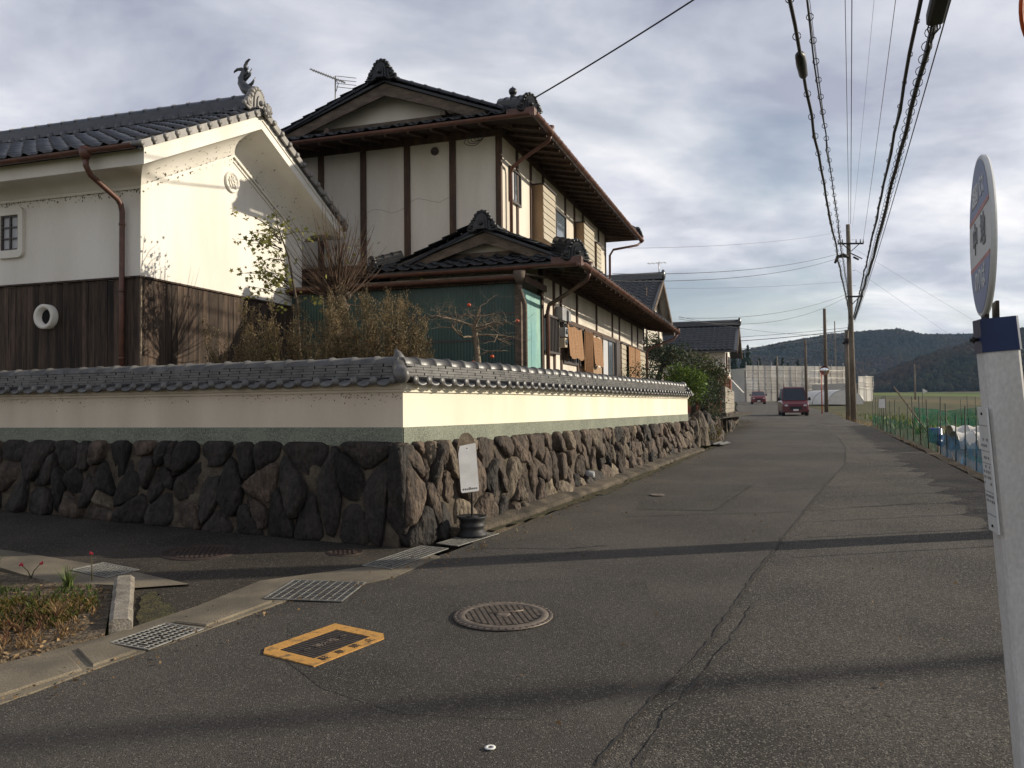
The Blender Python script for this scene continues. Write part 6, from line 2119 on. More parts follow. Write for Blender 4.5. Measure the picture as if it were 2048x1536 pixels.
for (x, y, h, m, lab) in ((-4.05, 6.35, .34, 'grass', "tall green strap-leaved tuft at the left picture edge"), (-3.42, 6.36, .20, 'grass', "green tuft beneath the red flowers by the sunny grating"), (-3.85, 6.0, .22, 'grass', "low dark green tuft in the shaded part of the bed"), (-3.05, 5.55, .16, 'grass_dry', "dry tuft leaning against the kerb stone")):
    o = inst("grass_tuft", tuft_mesh("grass_tuft", 46, h, .006, h * .55, M_[m], int(x * -100)), None, Matrix.Translation((x, y, g(x, y) + .03))); tag(o, lab, "grass tuft", "grass tufts in the planting bed")
mb = MB(); rr = random.Random(4)
litter = MB()
for k in range(5200):
    x = rr.uniform(-5.6, -2.6); y = rr.uniform(3.4, 6.4)
    if y < 4.78 + (x + 2.93) * -.0 and x > -3.6 + (4.76 - y) * -.7: continue
    if (x + 2.94) * .52 + 0 > (y - 4.76) * -.28 * 0 and x > -2.75: continue
    if x > -2.62 - (y - 5.25) * .42: continue
    s_ = rr.uniform(.006, .022); a = rr.uniform(0, 6.28); z = g(x, y) + .03 + s_ * .3
    t1, t2 = rr.uniform(-.5, .5), rr.uniform(-.5, .5)
    dx_, dy_ = math.cos(a) * s_, math.sin(a) * s_
    litter.add([(x - dx_, y - dy_, z - t1 * s_), (x + dy_ * .4, y - dx_ * .4, z + t2 * s_), (x + dx_, y + dy_, z + t1 * s_), (x - dy_ * .4, y + dx_ * .4, z - t2 * s_ + .004)], [(0, 1, 2, 3)])
tag(litter.build("leaf_litter", M_['grass_dry']), "straw-coloured leaf litter over the planting bed", "litter", kind="stuff")
weeds = {}
for nm, m, n, h, box_ in (("dry_weeds", 'grass_dry', 1300, .045, (-5.4, -2.75, 4.2, 5.9)), ("red_weeds", 'grass_red', 70, .08, (-4.2, -3.0, 4.7, 5.6)), ("green_weeds", 'grass', 380, .045, (-4.8, -2.9, 5.4, 6.3)), ("moss_weeds", 'leaf_yellow', 900, .04, (-4.4, -2.95, 5.3, 6.0))):
    mb = MB(); rr = random.Random(nm)
    for k in range(n):
        x = rr.uniform(box_[0], box_[1]); y = rr.uniform(box_[2], box_[3])
        if x > -2.68 - (y - 5.25) * .42 or x > -2.98 - (4.76 - y) * .7: continue
        for q in range(4):
            a = rr.uniform(0, 6.28); L = h * rr.uniform(.4, 1.3); w = rr.uniform(.002, .005)
            p = Vector((x, y, g(x, y) + .03)); e = p + Vector((math.cos(a) * L * .6, math.sin(a) * L * .6, L)); s_ = Vector((-math.sin(a), math.cos(a), 0)) * w
            mb.add([p - s_, p + s_, p.lerp(e, .6) + s_ + Vector((0, 0, .01)), e, p.lerp(e, .6) - s_ + Vector((0, 0, .01))], [(0, 1, 2, 3, 4)])
    tag(mb.build(nm, M_[m]), {"dry_weeds": "dry straw weeds in the planting bed", "red_weeds": "reddish weeds in the planting bed", "green_weeds": "short green weeds at the back of the bed", "moss_weeds": "yellow-green ground cover in the bed"}[nm], "weeds", kind="stuff")


def flower(label, x, y, h, n, spread):
    o = thing("flower", label, "flower", (x, y, g(x, y) + .03), 0, "red flowers in the planting bed")
    rr = random.Random(label)
    for k in range(n):
        a = rr.uniform(0, 6.28); e = Vector((math.cos(a) * spread, math.sin(a) * spread, h * rr.uniform(.8, 1.05)))
        mb = MB(); mb.tube([(0, 0, 0), (e.x * .3, e.y * .3, e.z * .5), e], [.005, .004, .003], 5); mb.build("stalk", M_['stalk_green'], o)
        mb = MB()
        for q in range(9):
            b = rr.uniform(0, 6.28); mb.sphere(e + Vector((math.cos(b) * .010, math.sin(b) * .010, rr.uniform(-.008, .012))), rr.uniform(.005, .009), 6, 4)
        mb.build("blossom", M_['petal'], o)


flower("single red blossom on a tall stalk in front of the sunny grating", -3.33, 6.55, .22, 1, .01)
flower("two low red blossoms left of the sunny grating", -3.85, 6.62, .11, 2, .07)
# little moss cushion next to the kerb stone
strip("moss_patch", [(-2.42, 5.36), (-2.65, 5.9), (-2.80, 6.3)], [(-2.22, 5.55), (-2.50, 6.0), (-2.72, 6.35)], .004, M_['moss'], na=5, parent=SIDE, edge_j=.03, maxlen=.1)
M_['iron_grey'] = pm('dull_steel', (.16, .16, .155), (.1, .1, .095), rough=.6, metal=.3)

# ------------------------------------------------------------------ garden beyond the wall's end
rngb = np.random.default_rng(4)
bl = blob_set((5.0, 27.2, 3.0), (1.25, 1.2, .95), 16, .35, .62, rngb, .7)
tree("garden_pine", "dark layered garden pine rising behind the far end of the wall", "tree", (4.9, 27.4, 1.12), ([(4.9, 27.4, 1.1), (4.7, 27.3, 2.0), (5.0, 27.2, 2.9), (4.8, 27.2, 3.7)], [.14, .12, .09, .05]), bl, M_['leaf_dark'], .075, 1900, 41, extra=[("leaves", M_['leaf_brown'], .25, .07)], aspect=.4)
bl = blob_set((6.5, 28.8, 2.55), (1.2, 1.0, .75), 14, .35, .6, rngb, .75)
tree("broadleaf_tree", "rounded bronze-tinged tree right of the garden pine", "tree", (6.4, 29.2, 1.0), ([(6.4, 29.2, .9), (6.4, 29.1, 1.7), (6.5, 28.9, 2.4)], [.12, .10, .06]), bl, M_['leaf'], .08, 1700, 42, extra=[("leaves", M_['leaf_brown'], .5, .08)])
bl = blob_set((7.1, 30.6, 2.1), (.8, .8, .55), 12, .28, .45, rngb, .8)
tree("camellia", "dark green camellia shrub in front of the red-walled outbuilding", "shrub", (7.1, 30.8, 1.0), ([(7.1, 30.8, .9), (7.1, 30.7, 1.6), (7.1, 30.6, 2.0)], [.08, .07, .04]), bl, M_['leaf_dark'], .085, 1500, 43, extra=[("leaves", M_['leaf_brown'], .2, .08)])
bl = blob_set((4.25, 20.5, 2.02), (.62, .6, .42), 16, .22, .36, rngb, .85)
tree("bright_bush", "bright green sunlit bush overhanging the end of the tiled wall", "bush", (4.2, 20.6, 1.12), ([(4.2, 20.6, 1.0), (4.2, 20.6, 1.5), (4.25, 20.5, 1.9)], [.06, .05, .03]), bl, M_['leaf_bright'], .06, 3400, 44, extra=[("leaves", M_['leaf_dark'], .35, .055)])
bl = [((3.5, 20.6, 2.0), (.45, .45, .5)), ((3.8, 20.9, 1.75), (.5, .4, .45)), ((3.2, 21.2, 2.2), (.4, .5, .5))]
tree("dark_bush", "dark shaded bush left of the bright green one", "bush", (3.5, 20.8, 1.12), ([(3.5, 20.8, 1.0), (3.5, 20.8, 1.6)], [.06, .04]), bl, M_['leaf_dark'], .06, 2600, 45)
bl = [((5.35, 22.6, z), (.34, .34, .3)) for z in (1.25, 1.55, 1.85, 2.1)] + [((5.7, 23.4, z), (.34, .4, .3)) for z in (1.3, 1.6, 1.9)]
tree("clipped_hedge", "blue-green upright hedge at the corner beyond the bright bush", "hedge", (5.4, 22.8, .9), ([(5.4, 22.8, .7), (5.4, 22.8, 1.5)], [.05, .03]), bl, M_['leaf_dark'], .05, 2800, 46, extra=[("leaves", M_['leaf'], .3, .05)])
bl = [((4.75, 20.2, .78), (.26, .3, .24)), ((5.0, 20.9, .80), (.26, .3, .24)), ((5.25, 21.7, .82), (.25, .3, .22)), ((5.55, 22.7, .85), (.22, .3, .2))]
tree("azalea", "low yellowing azalea in front of the upright garden rocks", "shrub", (4.95, 20.8, .5), ([(4.95, 20.8, .4), (4.95, 20.8, .7)], [.03, .02]), bl, M_['leaf_yellow'], .05, 2600, 47, extra=[("leaves", M_['leaf_brown'], .5, .05)])


def rock(label, x, y, w, d, h, rz, seed, mat, z0=None):
    rr = random.Random(seed); n, m = 9, 6; V = []
    z0 = g(x, y) if z0 is None else z0
    for i in range(m + 1):
        f = i / m; s_ = math.sqrt(max(0, 1 - (f ** 2.6))) * .9 + .1 * (1 - f)
        for k in range(n):
            a = 2 * math.pi * k / n; q = 1 + rr.uniform(-.18, .18)
            V.append(Vector((w / 2 * s_ * q * math.cos(a), d / 2 * s_ * q * math.sin(a), h * f * (1 + rr.uniform(-.05, .05)))))
    Mx_ = Matrix.Translation((x, y, z0 - .05)) @ Matrix.Rotation(rz, 4, 'Z')
    mb = MB(); mb.add([Mx_ @ v for v in V], [(i * n + k, i * n + (k + 1) % n, (i + 1) * n + (k + 1) % n, (i + 1) * n + k) for i in range(m) for k in range(n)] + [tuple(range(m * n, m * n + n))], False)
    o = mb.build("garden_rock", mat); tag(o, label, "rock", "upright garden rocks past the wall end"); return o


rock("pale upright rock touching the end of the plaster wall", 4.15, 18.9, .30, .35, .75, .3, 1, M_['stone_pale'], .62)
rock("tall pale rock slab leaning below the bright bush", 4.42, 19.6, .5, .4, .88, .5, 2, M_['stone_pale'], .62)
rock("dark upright rock in the middle of the rock group", 4.8, 20.7, .6, .5, .95, .1, 3, M_['stone_dark'], .55)
rock("brown rock at the foot of the clipped hedge", 5.2, 21.9, .6, .6, .75, .8, 4, M_['stone'], .55)
rock("low rock between azalea and hedge", 5.6, 23.2, .7, .7, .8, .8, 5, M_['stone'], .55)
# ridged steel plate over the ditch, red letter-box-like panel
mb = MB(); M = slope_frame(5.05, 20.75, R(65), .05)
mb.box(-.55, .55, -.32, .32, 0, .012, M)
for k in range(4): mb.box(-.55, .55, -.26 + .15 * k, -.20 + .15 * k, .012, .035, M)
tag(mb.build("ditch_plate", M_['iron_grey']), "ridged steel plate bridging the roadside ditch", "plate")
rp = thing("red_box", "dark red low box standing by the ditch beyond the rocks", "box", (6.35, 26.3, .5))
mb = MB(); mb.box(-.28, .22, -.3, .3, .05, .62); mb.build("body", pm('dark_red_paint', (.16, .03, .022), rough=.6), rp)
mb = MB(); mb.box(.23, .27, -.32, -.26, 0, .66); mb.build("corner_post", M_['bark_pale'], rp)
mb = MB(); mb.box(-.32, .28, -.34, .34, .622, .65); mb.build("lid", M_['iron_dark'], rp)

# neighbours' retaining wall: stones below, concrete blocks above
bw = thing("block_wall", "concrete block wall on rough stones along the left of the road", "wall", (7.4, 28.4, .5))
a_, b_ = Vector((7.25, 28.3, 0)), Vector((10.6, 39.6, 0)); d_ = (b_ - a_).normalized(); nn = Vector((d_.y, -d_.x, 0)); Lb = (b_ - a_).length
mb = MB(); mb.box(-.195, .195, -.06, .06, -.093, .093); me_bl = mb.mesh("block", pm('concrete_block', (.30, .265, .21), (.2, .175, .14), rough=.9, scale=4, rnd=.15, fine=.2, fscale=40))
for r_ in range(5):
    k = 0
    while .2 + k * .4 + (r_ % 2) * .2 < Lb:
        p = a_ + d_ * (.2 + k * .4 + (r_ % 2) * .2)
        inst("block", me_bl, bw, frameM(p, d_, nn, 1.30 + r_ * .195), True); k += 1
rr = random.Random(19)
for k in range(44):
    f = rr.random(); p = a_ + d_ * (Lb * f) + nn * .08; w = rr.uniform(.25, .5); z = .55 + rr.uniform(0, .55)
    mb = MB(); mb.sphere((p.x, p.y, z), w * .55, 8, 6, (.8, .8, rr.uniform(.7, 1.0))); mb.build("stone", rr.choice([M_['stone'], M_['stone_pale'], M_['stone_dark']]), bw, True)
mb = MB(); mb.bar((a_.x, a_.y, .9), (b_.x, b_.y, .9), .18, .7); mb.build("mortar_backing", M_['mortar'], bw, True)


# ------------------------------------------------------------------ houses further up the street
def simple_house(name, label, xy, zb, length, width, zeave, slope, ov, walls, tmat, lower=None, ridge_end=True, cat="house"):
    """gable (facing local +x) at x=0, ridge running to -length"""
    o = bthing(name, label, cat, xy, zb, YAW)
    mid = width / 2; zr_ = zeave + slope * mid
    mb = MB(); mb.add([(0, 0, zb), (0, width, zb), (0, width, zeave), (0, mid, zr_), (0, 0, zeave), (-length, 0, zb), (-length, width, zb), (-length, width, zeave), (-length, mid, zr_), (-length, 0, zeave)], [(0, 1, 2, 3, 4), (9, 8, 7, 6, 5), (5, 0, 4, 9), (1, 6, 7, 2)])
    mb.build("wall", walls, o)
    if lower:
        mb = MB(); mb.box(-length, .03, -.03, width + .03, zb, lower[0]); mb.build("lower_cladding", lower[1], o)
    mb = MB(); th = .10
    for sg_ in (0, 1):
        y0 = -ov if not sg_ else width + ov
        z0 = zeave - slope * ov + .02
        slab_poly(mb, [(ov, y0, z0), (ov, mid, zr_ + .02), (-length - ov, mid, zr_ + .02), (-length - ov, y0, z0)], th)
    mb.build("roof", tmat, o)
    ayv = Vector((0, mid + ov, slope * (mid + ov))); Ls = ayv.length; ayv.normalize()
    w_t = .28; me_t = stile_mesh("roof_tile", tmat, w_t, .30, .04, 6)
    place_tiles(o, me_t, Vector((-length - ov, -ov - .04, zeave - slope * ov + th + .06)), Vector((1, 0, 0)), ayv, int((length + 2 * ov) / w_t), int(Ls / .30), w_t, .30, limit=0)
    mb = MB(); mb.box(-length - ov, ov, mid - .16, mid + .16, zr_ + .12, zr_ + .30); mb.tube([(-length - ov, mid, zr_ + .33), (ov + .05, mid, zr_ + .33)], .09, 8); mb.sphere((ov + .02, mid, zr_ + .28), .2, 10, 6, (.5, 1, 1.2)); mb.build("ridge", tmat, o)
    for sg_ in (0, 1):
        a = (ov + .01, mid, zr_ + .0); b = (ov + .01, -ov if not sg_ else width + ov, zeave - slope * ov + .0)
        mb = MB(); mb.bar(a, b, .05, .18); mb.build("bargeboard", M_['timber_grey'], o)
    return o


h2 = simple_house("neighbour_house", "neighbouring house gable with dark tiles seen over the far end of the main roof", (4.9, 31.2), 1.2, 9, 6.2, 4.95, .55, .45, M_['plaster_h'], M_['tile_far'])
mb = MB(); mb.box(.0, .7, -.02, 6.2, 3.7, 3.78); mb.box(.02, .06, 1.2, 1.32, 3.8, 6.2); mb.box(.02, .06, 4.6, 4.72, 3.8, 6.0); mb.build("gable_timber", M_['timber_grey'], h2)
mb = MB()
mb.tube([(.3, 3.1, 6.9), (.3, 3.1, 7.5)], .02, 6)
for k in range(5): mb.bar((.3 - .4 + .16 * k, 2.8, 7.45), (.3 - .4 + .16 * k, 3.4, 7.45), .012)
mb.bar((-.2, 3.1, 7.45), (.6, 3.1, 7.45), .015); mb.build("antenna", M_['steel'], h2)
M_['red_wall'] = pm('red_brown_wall', (.36, .135, .075), (.29, .105, .06), rough=.8, scale=3, fine=.15)
h3 = simple_house("outbuilding", "white outbuilding with dark tiled roof and red-brown lower wall by the road", (10.75, 41.5), .6, 8.2, 4.6, 4.45, .52, .6, M_['plaster'], M_['tile_far'], (3.05, M_['red_wall']), cat="outbuilding")
mb = MB(); mb.add([(.05, 1.6, 3.0), (.75, 1.6, 2.2), (.75, 4.2, 2.2), (.05, 4.2, 3.0)], [(0, 1, 2, 3), (3, 2, 1, 0)]); mb.build("awning", M_['white_paint'], h3)
mb = MB(); mb.box(.002, .05, 2.4, 3.6, 3.3, 4.1); mb.build("window", M_['bronze'], h3)
for (y, z) in ((.25, 2.9),):
    mb = MB(); mb.tube([(.06, y, .6), (.06, y, 4.2)], .05, 8); mb.build("downpipe", M_['copper'], h3)

# ------------------------------------------------------------------ wrapped scaffold
M_['sheet_a'] = pm('scaffold_sheet', (.50, .46, .40), (.44, .405, .35), rough=.9, scale=.5)
M_['sheet_b'] = pm('scaffold_sheet_pale', (.56, .53, .48), (.50, .475, .43), rough=.9, scale=.5)
def scaffold(label, x0, y0, x1, y1, ztop, npan, seed):
    a, b = Vector((x0, y0, 0)), Vector((x1, y1, 0)); d = (b - a).normalized(); L = (b - a).length; nrm = Vector((d.y, -d.x, 0))
    o = thing("scaffold_building", label, "scaffold", (x0, y0, g(x0, y0) - .2)); rr = random.Random(seed)
    mb = MB(); dep = -nrm * 7
    P = [a, b, b + dep, a + dep]
    mb.add([(p.x + nrm.x * -.3, p.y + nrm.y * -.3, g(x0, y0) - .3) for p in P] + [(p.x + nrm.x * -.3, p.y + nrm.y * -.3, ztop - .4) for p in P], [(0, 1, 5, 4), (1, 2, 6, 5), (2, 3, 7, 6), (3, 0, 4, 7), (4, 5, 6, 7)])
    mb.build("building_core", M_['sheet_a'], o, True)
    w = L / npan
    for i in range(npan):
        for j, (z0, z1) in enumerate(((g(x0, y0) - .2, g(x0, y0) + 1.75), (g(x0, y0) + 1.78, g(x0, y0) + 3.5), (g(x0, y0) + 3.53, ztop))):
            if z1 <= z0: continue
            p = a + d * (w * i + .03); q = a + d * (w * (i + 1) - .03)
            V = []
            for u in range(5):
                for v in range(4):
                    r_ = p.lerp(q, u / 4) + nrm * (.02 * math.sin(u * 1.6 + i) + rr.uniform(-.02, .02)); V.append((r_.x, r_.y, z0 + (z1 - z0) * v / 3))
            mb = MB(); mb.add(V, [(u * 4 + v, (u + 1) * 4 + v, (u + 1) * 4 + v + 1, u * 4 + v + 1) for u in range(4) for v in range(3)], True)
            mb.build("sheet", M_['sheet_b'] if rr.random() < .5 else M_['sheet_a'], o, True)
    for i in range(npan + 1):
        p = a + d * (w * i) + nrm * .16
        mb = MB(); mb.tube([(p.x, p.y, g(x0, y0) - .2), (p.x, p.y, ztop + rr.uniform(.2, .9))], .032, 6); mb.build("scaffold_tube", M_['steel'], o, True)
    for z in (g(x0, y0) + 1.76, g(x0, y0) + 3.51, g(x0, y0) + 2.6, ztop - .7):
        p = a + nrm * .2; q = b + nrm * .2
        mb = MB(); mb.tube([(p.x, p.y, z), (q.x, q.y, z)], .024, 6); mb.build("scaffold_tube", M_['steel'], o, True)
    return o
scaffold("long building wrapped in pale scaffold sheeting at the end of the road", 34.3, 121, 53.1, 128, 7.4, 9, 3)
scaffold("lower wrapped scaffold wing right of the utility poles", 48.9, 116.5, 51.9, 118.8, 4.95, 2, 4)
# vinyl tunnel greenhouse
vg = thing("vinyl_greenhouse", "white vinyl tunnel greenhouse behind the utility poles", "greenhouse", (35.2, 92, g(35, 92)))
M_['vinyl'] = pm('white_vinyl', (.66, .62, .55), (.55, .52, .46), rough=.5, scale=2)
mb = MB(); mb.grid(lambda u, v: (2.0 - 4 * u * .5 - 2.0 * math.cos(math.pi * v) * 1.0 - 1.0 * (1 - u) * 0, u * 9, 2.0 * math.sin(math.pi * v) * .82), 6, 12); mb.build("cover", M_['vinyl'], vg)
for k in range(4):
    mb = MB(); mb.tube([(2.0 - 4 * (k / 3) * .5 - 2.03 * math.cos(math.pi * v / 12), k * 3 - .02, 2.03 * math.sin(math.pi * v / 12) * .82) for v in range(13)], .03, 5); mb.build("hoop", M_['steel'], vg)
mb = MB(); mb.add([(2.0 - 2.0 * math.cos(math.pi * v / 12), 0, 2.0 * math.sin(math.pi * v / 12) * .82) for v in range(13)], [tuple(range(13))]); mb.build("end_wall", M_['vinyl'], vg)


# ------------------------------------------------------------------ cars
def car(label, x, y, rz, W, H_, L, red, van=True):
    o = thing("parked_car", label, "car", (x, y, g(x, y)), rz)
    paint = pm('car_red', red, tuple(c * .85 for c in red), rough=.35, coat=.15, spec=.35)
    hw = W / 2
    st_ = [(0.0, .30, .62, hw * .86), (.06, .24, .78, hw * .95), (.30, .22, .92, hw), (.75 if van else 1.0, .22, 1.02, hw), (L * .5, .22, 1.05, hw), (L - .15, .22, 1.05, hw), (L, .35, .95, hw * .94)]
    V = []; k = 8
    for (y_, z0, z1, w) in st_:
        V += [(-w * .92, y_, z0), (w * .92, y_, z0), (w, y_, z0 + .15), (w, y_, z1 - .12), (w * .94, y_, z1), (-w * .94, y_, z1), (-w, y_, z1 - .12), (-w, y_, z0 + .15)]
    F = [(i * k + j, i * k + (j + 1) % k, (i + 1) * k + (j + 1) % k, (i + 1) * k + j) for i in range(len(st_) - 1) for j in range(k)] + [tuple(reversed(range(k))), tuple(range((len(st_) - 1) * k, len(st_) * k))]
    mb = MB(); mb.add(V, F, False); body_ = mb.build("body", paint, o)
    yb = .70 if van else 1.05; yt = yb + (.62 if van else .75)
    ye = L - .08; yet = L - .35
    zb_, zt = 1.0, H_
    wb, wt = hw * .95, hw * .80
    V = [(-wb, yb, zb_), (wb, yb, zb_), (wb, ye, zb_), (-wb, ye, zb_), (-wt, yt, zt - .06), (wt, yt, zt - .06), (wt, yet, zt - .06), (-wt, yet, zt - .06), (-wt * .9, yt + .12, zt), (wt * .9, yt + .12, zt), (wt * .9, yet - .1, zt), (-wt * .9, yet - .1, zt)]
    mb = MB(); mb.add(V, [(0, 1, 5, 4), (1, 2, 6, 5), (2, 3, 7, 6), (3, 0, 4, 7), (4, 5, 9, 8), (5, 6, 10, 9), (6, 7, 11, 10), (7, 4, 8, 11), (8, 9, 10, 11)]); mb.build("cabin", paint, o)
    gl = pm('car_glass', (.015, .02, .025), rough=.08, spec=.7)
    def panel(p, nm, m, sh=.88, off=.008):
        c = sum((Vector(q) for q in p), Vector()) / len(p); nrm = (Vector(p[1]) - Vector(p[0])).cross(Vector(p[3]) - Vector(p[0])).normalized()
        mb = MB(); mb.add([c + (Vector(q) - c) * sh + nrm * off for q in p], [(0, 1, 2, 3)]); return mb.build(nm, m, o)
    panel([V[0], V[1], V[5], V[4]], "windscreen", gl, .93); panel([V[1], V[2], V[6], V[5]], "side_window", gl); panel([V[3], V[0], V[4], V[7]], "side_window", gl)
    for sx_ in (-1, 1):
        mb = MB(); mb.sphere((sx_ * hw * .70, .06, .66), .13, 10, 6, (1.15, .5, .75)); mb.build("headlight", pm('lamp_glass', (.55, .52, .5), rough=.15), o)
        mb = MB(); mb.sphere((sx_ * (hw + .12), yb + .15, 1.12), .11, 8, 6, (.9, .6, 1.1)); mb.bar((sx_ * hw * .93, yb + .15, 1.05), (sx_ * (hw + .08), yb + .15, 1.1), .04); mb.build("wing_mirror", M_['black'], o)
        for y_ in (.62, L - .65):
            Mw_ = Matrix.Translation((sx_ * (hw - .10), y_, .30)) @ Matrix.Rotation(R(90), 4, 'Y')
            mb = MB(); mb.lathe([(.17, -.10), (.29, -.10), (.31, -.05), (.31, .05), (.29, .10), (.17, .10)], 18, Mw_); wh = mb.build("wheel", M_['black'], o)
            mb = MB(); mb.lathe([(.175, .08 * sx_), (.12, .09 * sx_), (.001, .085 * sx_)], 14, Mw_); mb.build("rim", M_['steel'], wh)
    mb = MB(); mb.box(-hw * .45, hw * .45, -.02, .05, .40, .62); mb.build("grille", M_['black'], o)
    mb = MB(); mb.box(-hw * .97, hw * .97, -.06, .10, .26, .40); mb.build("bumper", paint, o)
    mb = MB(); mb.box(-.165, .165, -.075, -.06, .33, .45); mb.build("number_plate", M_['white_paint'], o)
    if van:
        mb = MB(); mb.tube([(-hw * .7, yt + .1, zt), (-hw * .75, yt + .0, zt + .2)], .012, 5); mb.build("aerial", M_['black'], o)
    else:
        mb = MB(); mb.tube([(hw * .2, yt + .1, zt), (hw * .38, yt + .1, zt + .5)], .015, 5); mb.build("aerial", M_['black'], o)
    return o


car("dark red high-roofed van facing the camera in the middle of the road", 18.55, 54.0, R(-13), 1.68, 1.92, 3.4, (.11, .008, .012))
car("small red car parked further up the road near the scaffold", 29.0, 97.0, R(-14), 1.62, 1.55, 3.4, (.14, .010, .012), van=False)

# ------------------------------------------------------------------ utility poles and wires
def upole(label, x, y, h, r0, r1, mat, cap=True, lean_x=0.0):
    o = thing("utility_pole", label, "utility pole", (x, y, g(x, y) - .1), 0, "utility poles along the road")
    mb = MB(); mb.tube([(0, 0, -.6), (lean_x * .5, 0, h * .5), (lean_x, 0, h + .1)], [r0, (r0 + r1) / 2, r1], 12); mb.build("shaft", mat, o)
    mb = MB()
    z = 2.0; k = 0
    while z < h - .6:
        s_ = 1 if k % 2 else -1; rr_ = r0 + (r1 - r0) * z / h
        mb.tube([(s_ * rr_ * .9, 0, z), (s_ * (rr_ + .14), 0, z)], .010, 5); z += .45; k += 1
    mb.build("step_bolts", M_['iron_dark'], o)
    return o


PA = Vector((19.85, 48.0, g(19.85, 48))); HA = 11.35
A = upole("tallest utility pole with two crossarms carrying the wires overhead", PA.x, PA.y, HA, .17, .115, M_['pole'], lean_x=-.1)
for (z, w0, w1) in ((HA - 1.05, -.75, .72), (HA - 4.15, -.35, .62)):
    mb = MB(); mb.bar((w0, -.15, z), (w1, -.15, z), .09, .09); ca = mb.build("crossarm", M_['iron_dark'], A)
    for f in ((w0, w0 + .25, .3, .55, w1) if z > HA - 2 else (w1 - .1,)):
        mb = MB(); mb.tube([(f, -.15, z + .04), (f, -.15, z + .12), (f, -.15, z + .17), (f, -.15, z + .26)], [.03, .05, .03, .03], 8); mb.build("insulator", M_['grey_box'], ca)
    mb = MB(); mb.bar((w0 * .7, -.15, z), (0, -.12, z - .45), .04); mb.bar((w1 * .7, -.15, z), (0, -.12, z - .45), .04); mb.build("arm_brace", M_['iron_dark'], ca)
mb = MB(); mb.tube([(-.15, -.2, HA - 1.85), (-.5, -.25, HA - 1.75), (-.85, -.25, HA - 1.85), (-1.0, -.25, HA - 2.2)], [.08, .13, .10, .07], 8); mb.tube([(.1, -.2, HA - 1.85), (.4, -.2, HA - 2.0)], .06, 6); mb.bar((-.1, -.2, HA - 1.6), (.6, -.2, HA - 1.95), .05); mb.build("cable_terminal", M_['iron_dark'], A)
PB = Vector((23.6, 62.0, g(23.6, 62))); B_ = upole("plain pole behind the traffic mirror", PB.x, PB.y, 7.8, .15, .11, M_['pole_dark'])
PC = Vector((20.55, 50.5, g(20.5, 50.5))); C_ = upole("short pole just left of the tallest one with cables on its head", PC.x, PC.y, 5.35, .15, .12, M_['pole'])
mb = MB(); mb.box(-.13, .11, -.20, .1, 4.62, 4.92); mb.tube([(-.3, -.1, 4.6), (.0, -.2, 4.85), (.35, -.1, 4.7)], .07, 6); mb.build("joint_box", M_['iron_dark'], C_)
upole("pole rising behind the red van", 30.3, 85.0, 6.9, .16, .12, M_['pole_dark'])
upole("thin pole in front of the left end of the scaffold", 35.4, 110.0, 6.2, .14, .11, M_['pole'])
upole("lone pale pole standing out in the fields", 64.0, 131.0, 5.6, .14, .10, M_['pole'])
upole("distant slim pole above the scaffold roof", 70.7, 180.0, 16.5, .14, .10, M_['pole'])
# pole at the near right whose shadow crosses the road, and the one behind the viewer that ends the span
P2 = upole("roadside pole just outside the right picture edge casting the long shadow", 7.0, 8.74, 9.0, .20, .15, M_['pole'])
upole("tall pole far out to the right of the picture casting a soft shadow", 27.5, 9.5, 12.4, .11, .09, M_['pole'])
PN = Vector((-6.0, -15.0, 0)); N_ = upole("pole behind the viewer at the other end of the wires", PN.x, PN.y, 11.5, .19, .14, M_['pole'])
mb = MB(); mb.bar((-1.5, 0, 10.6), (1.5, 0, 10.6), .09); mb.bar((-1.6, 0, 6.7), (1.6, 0, 6.7), .09); mb.build("crossarm", M_['iron_dark'], N_)


def span(a, b, sag, n=28):
    a, b = Vector(a), Vector(b)
    return [a.lerp(b, k / n) - Vector((0, 0, 4 * sag * (k / n) * (1 - k / n))) for k in range(n + 1)]


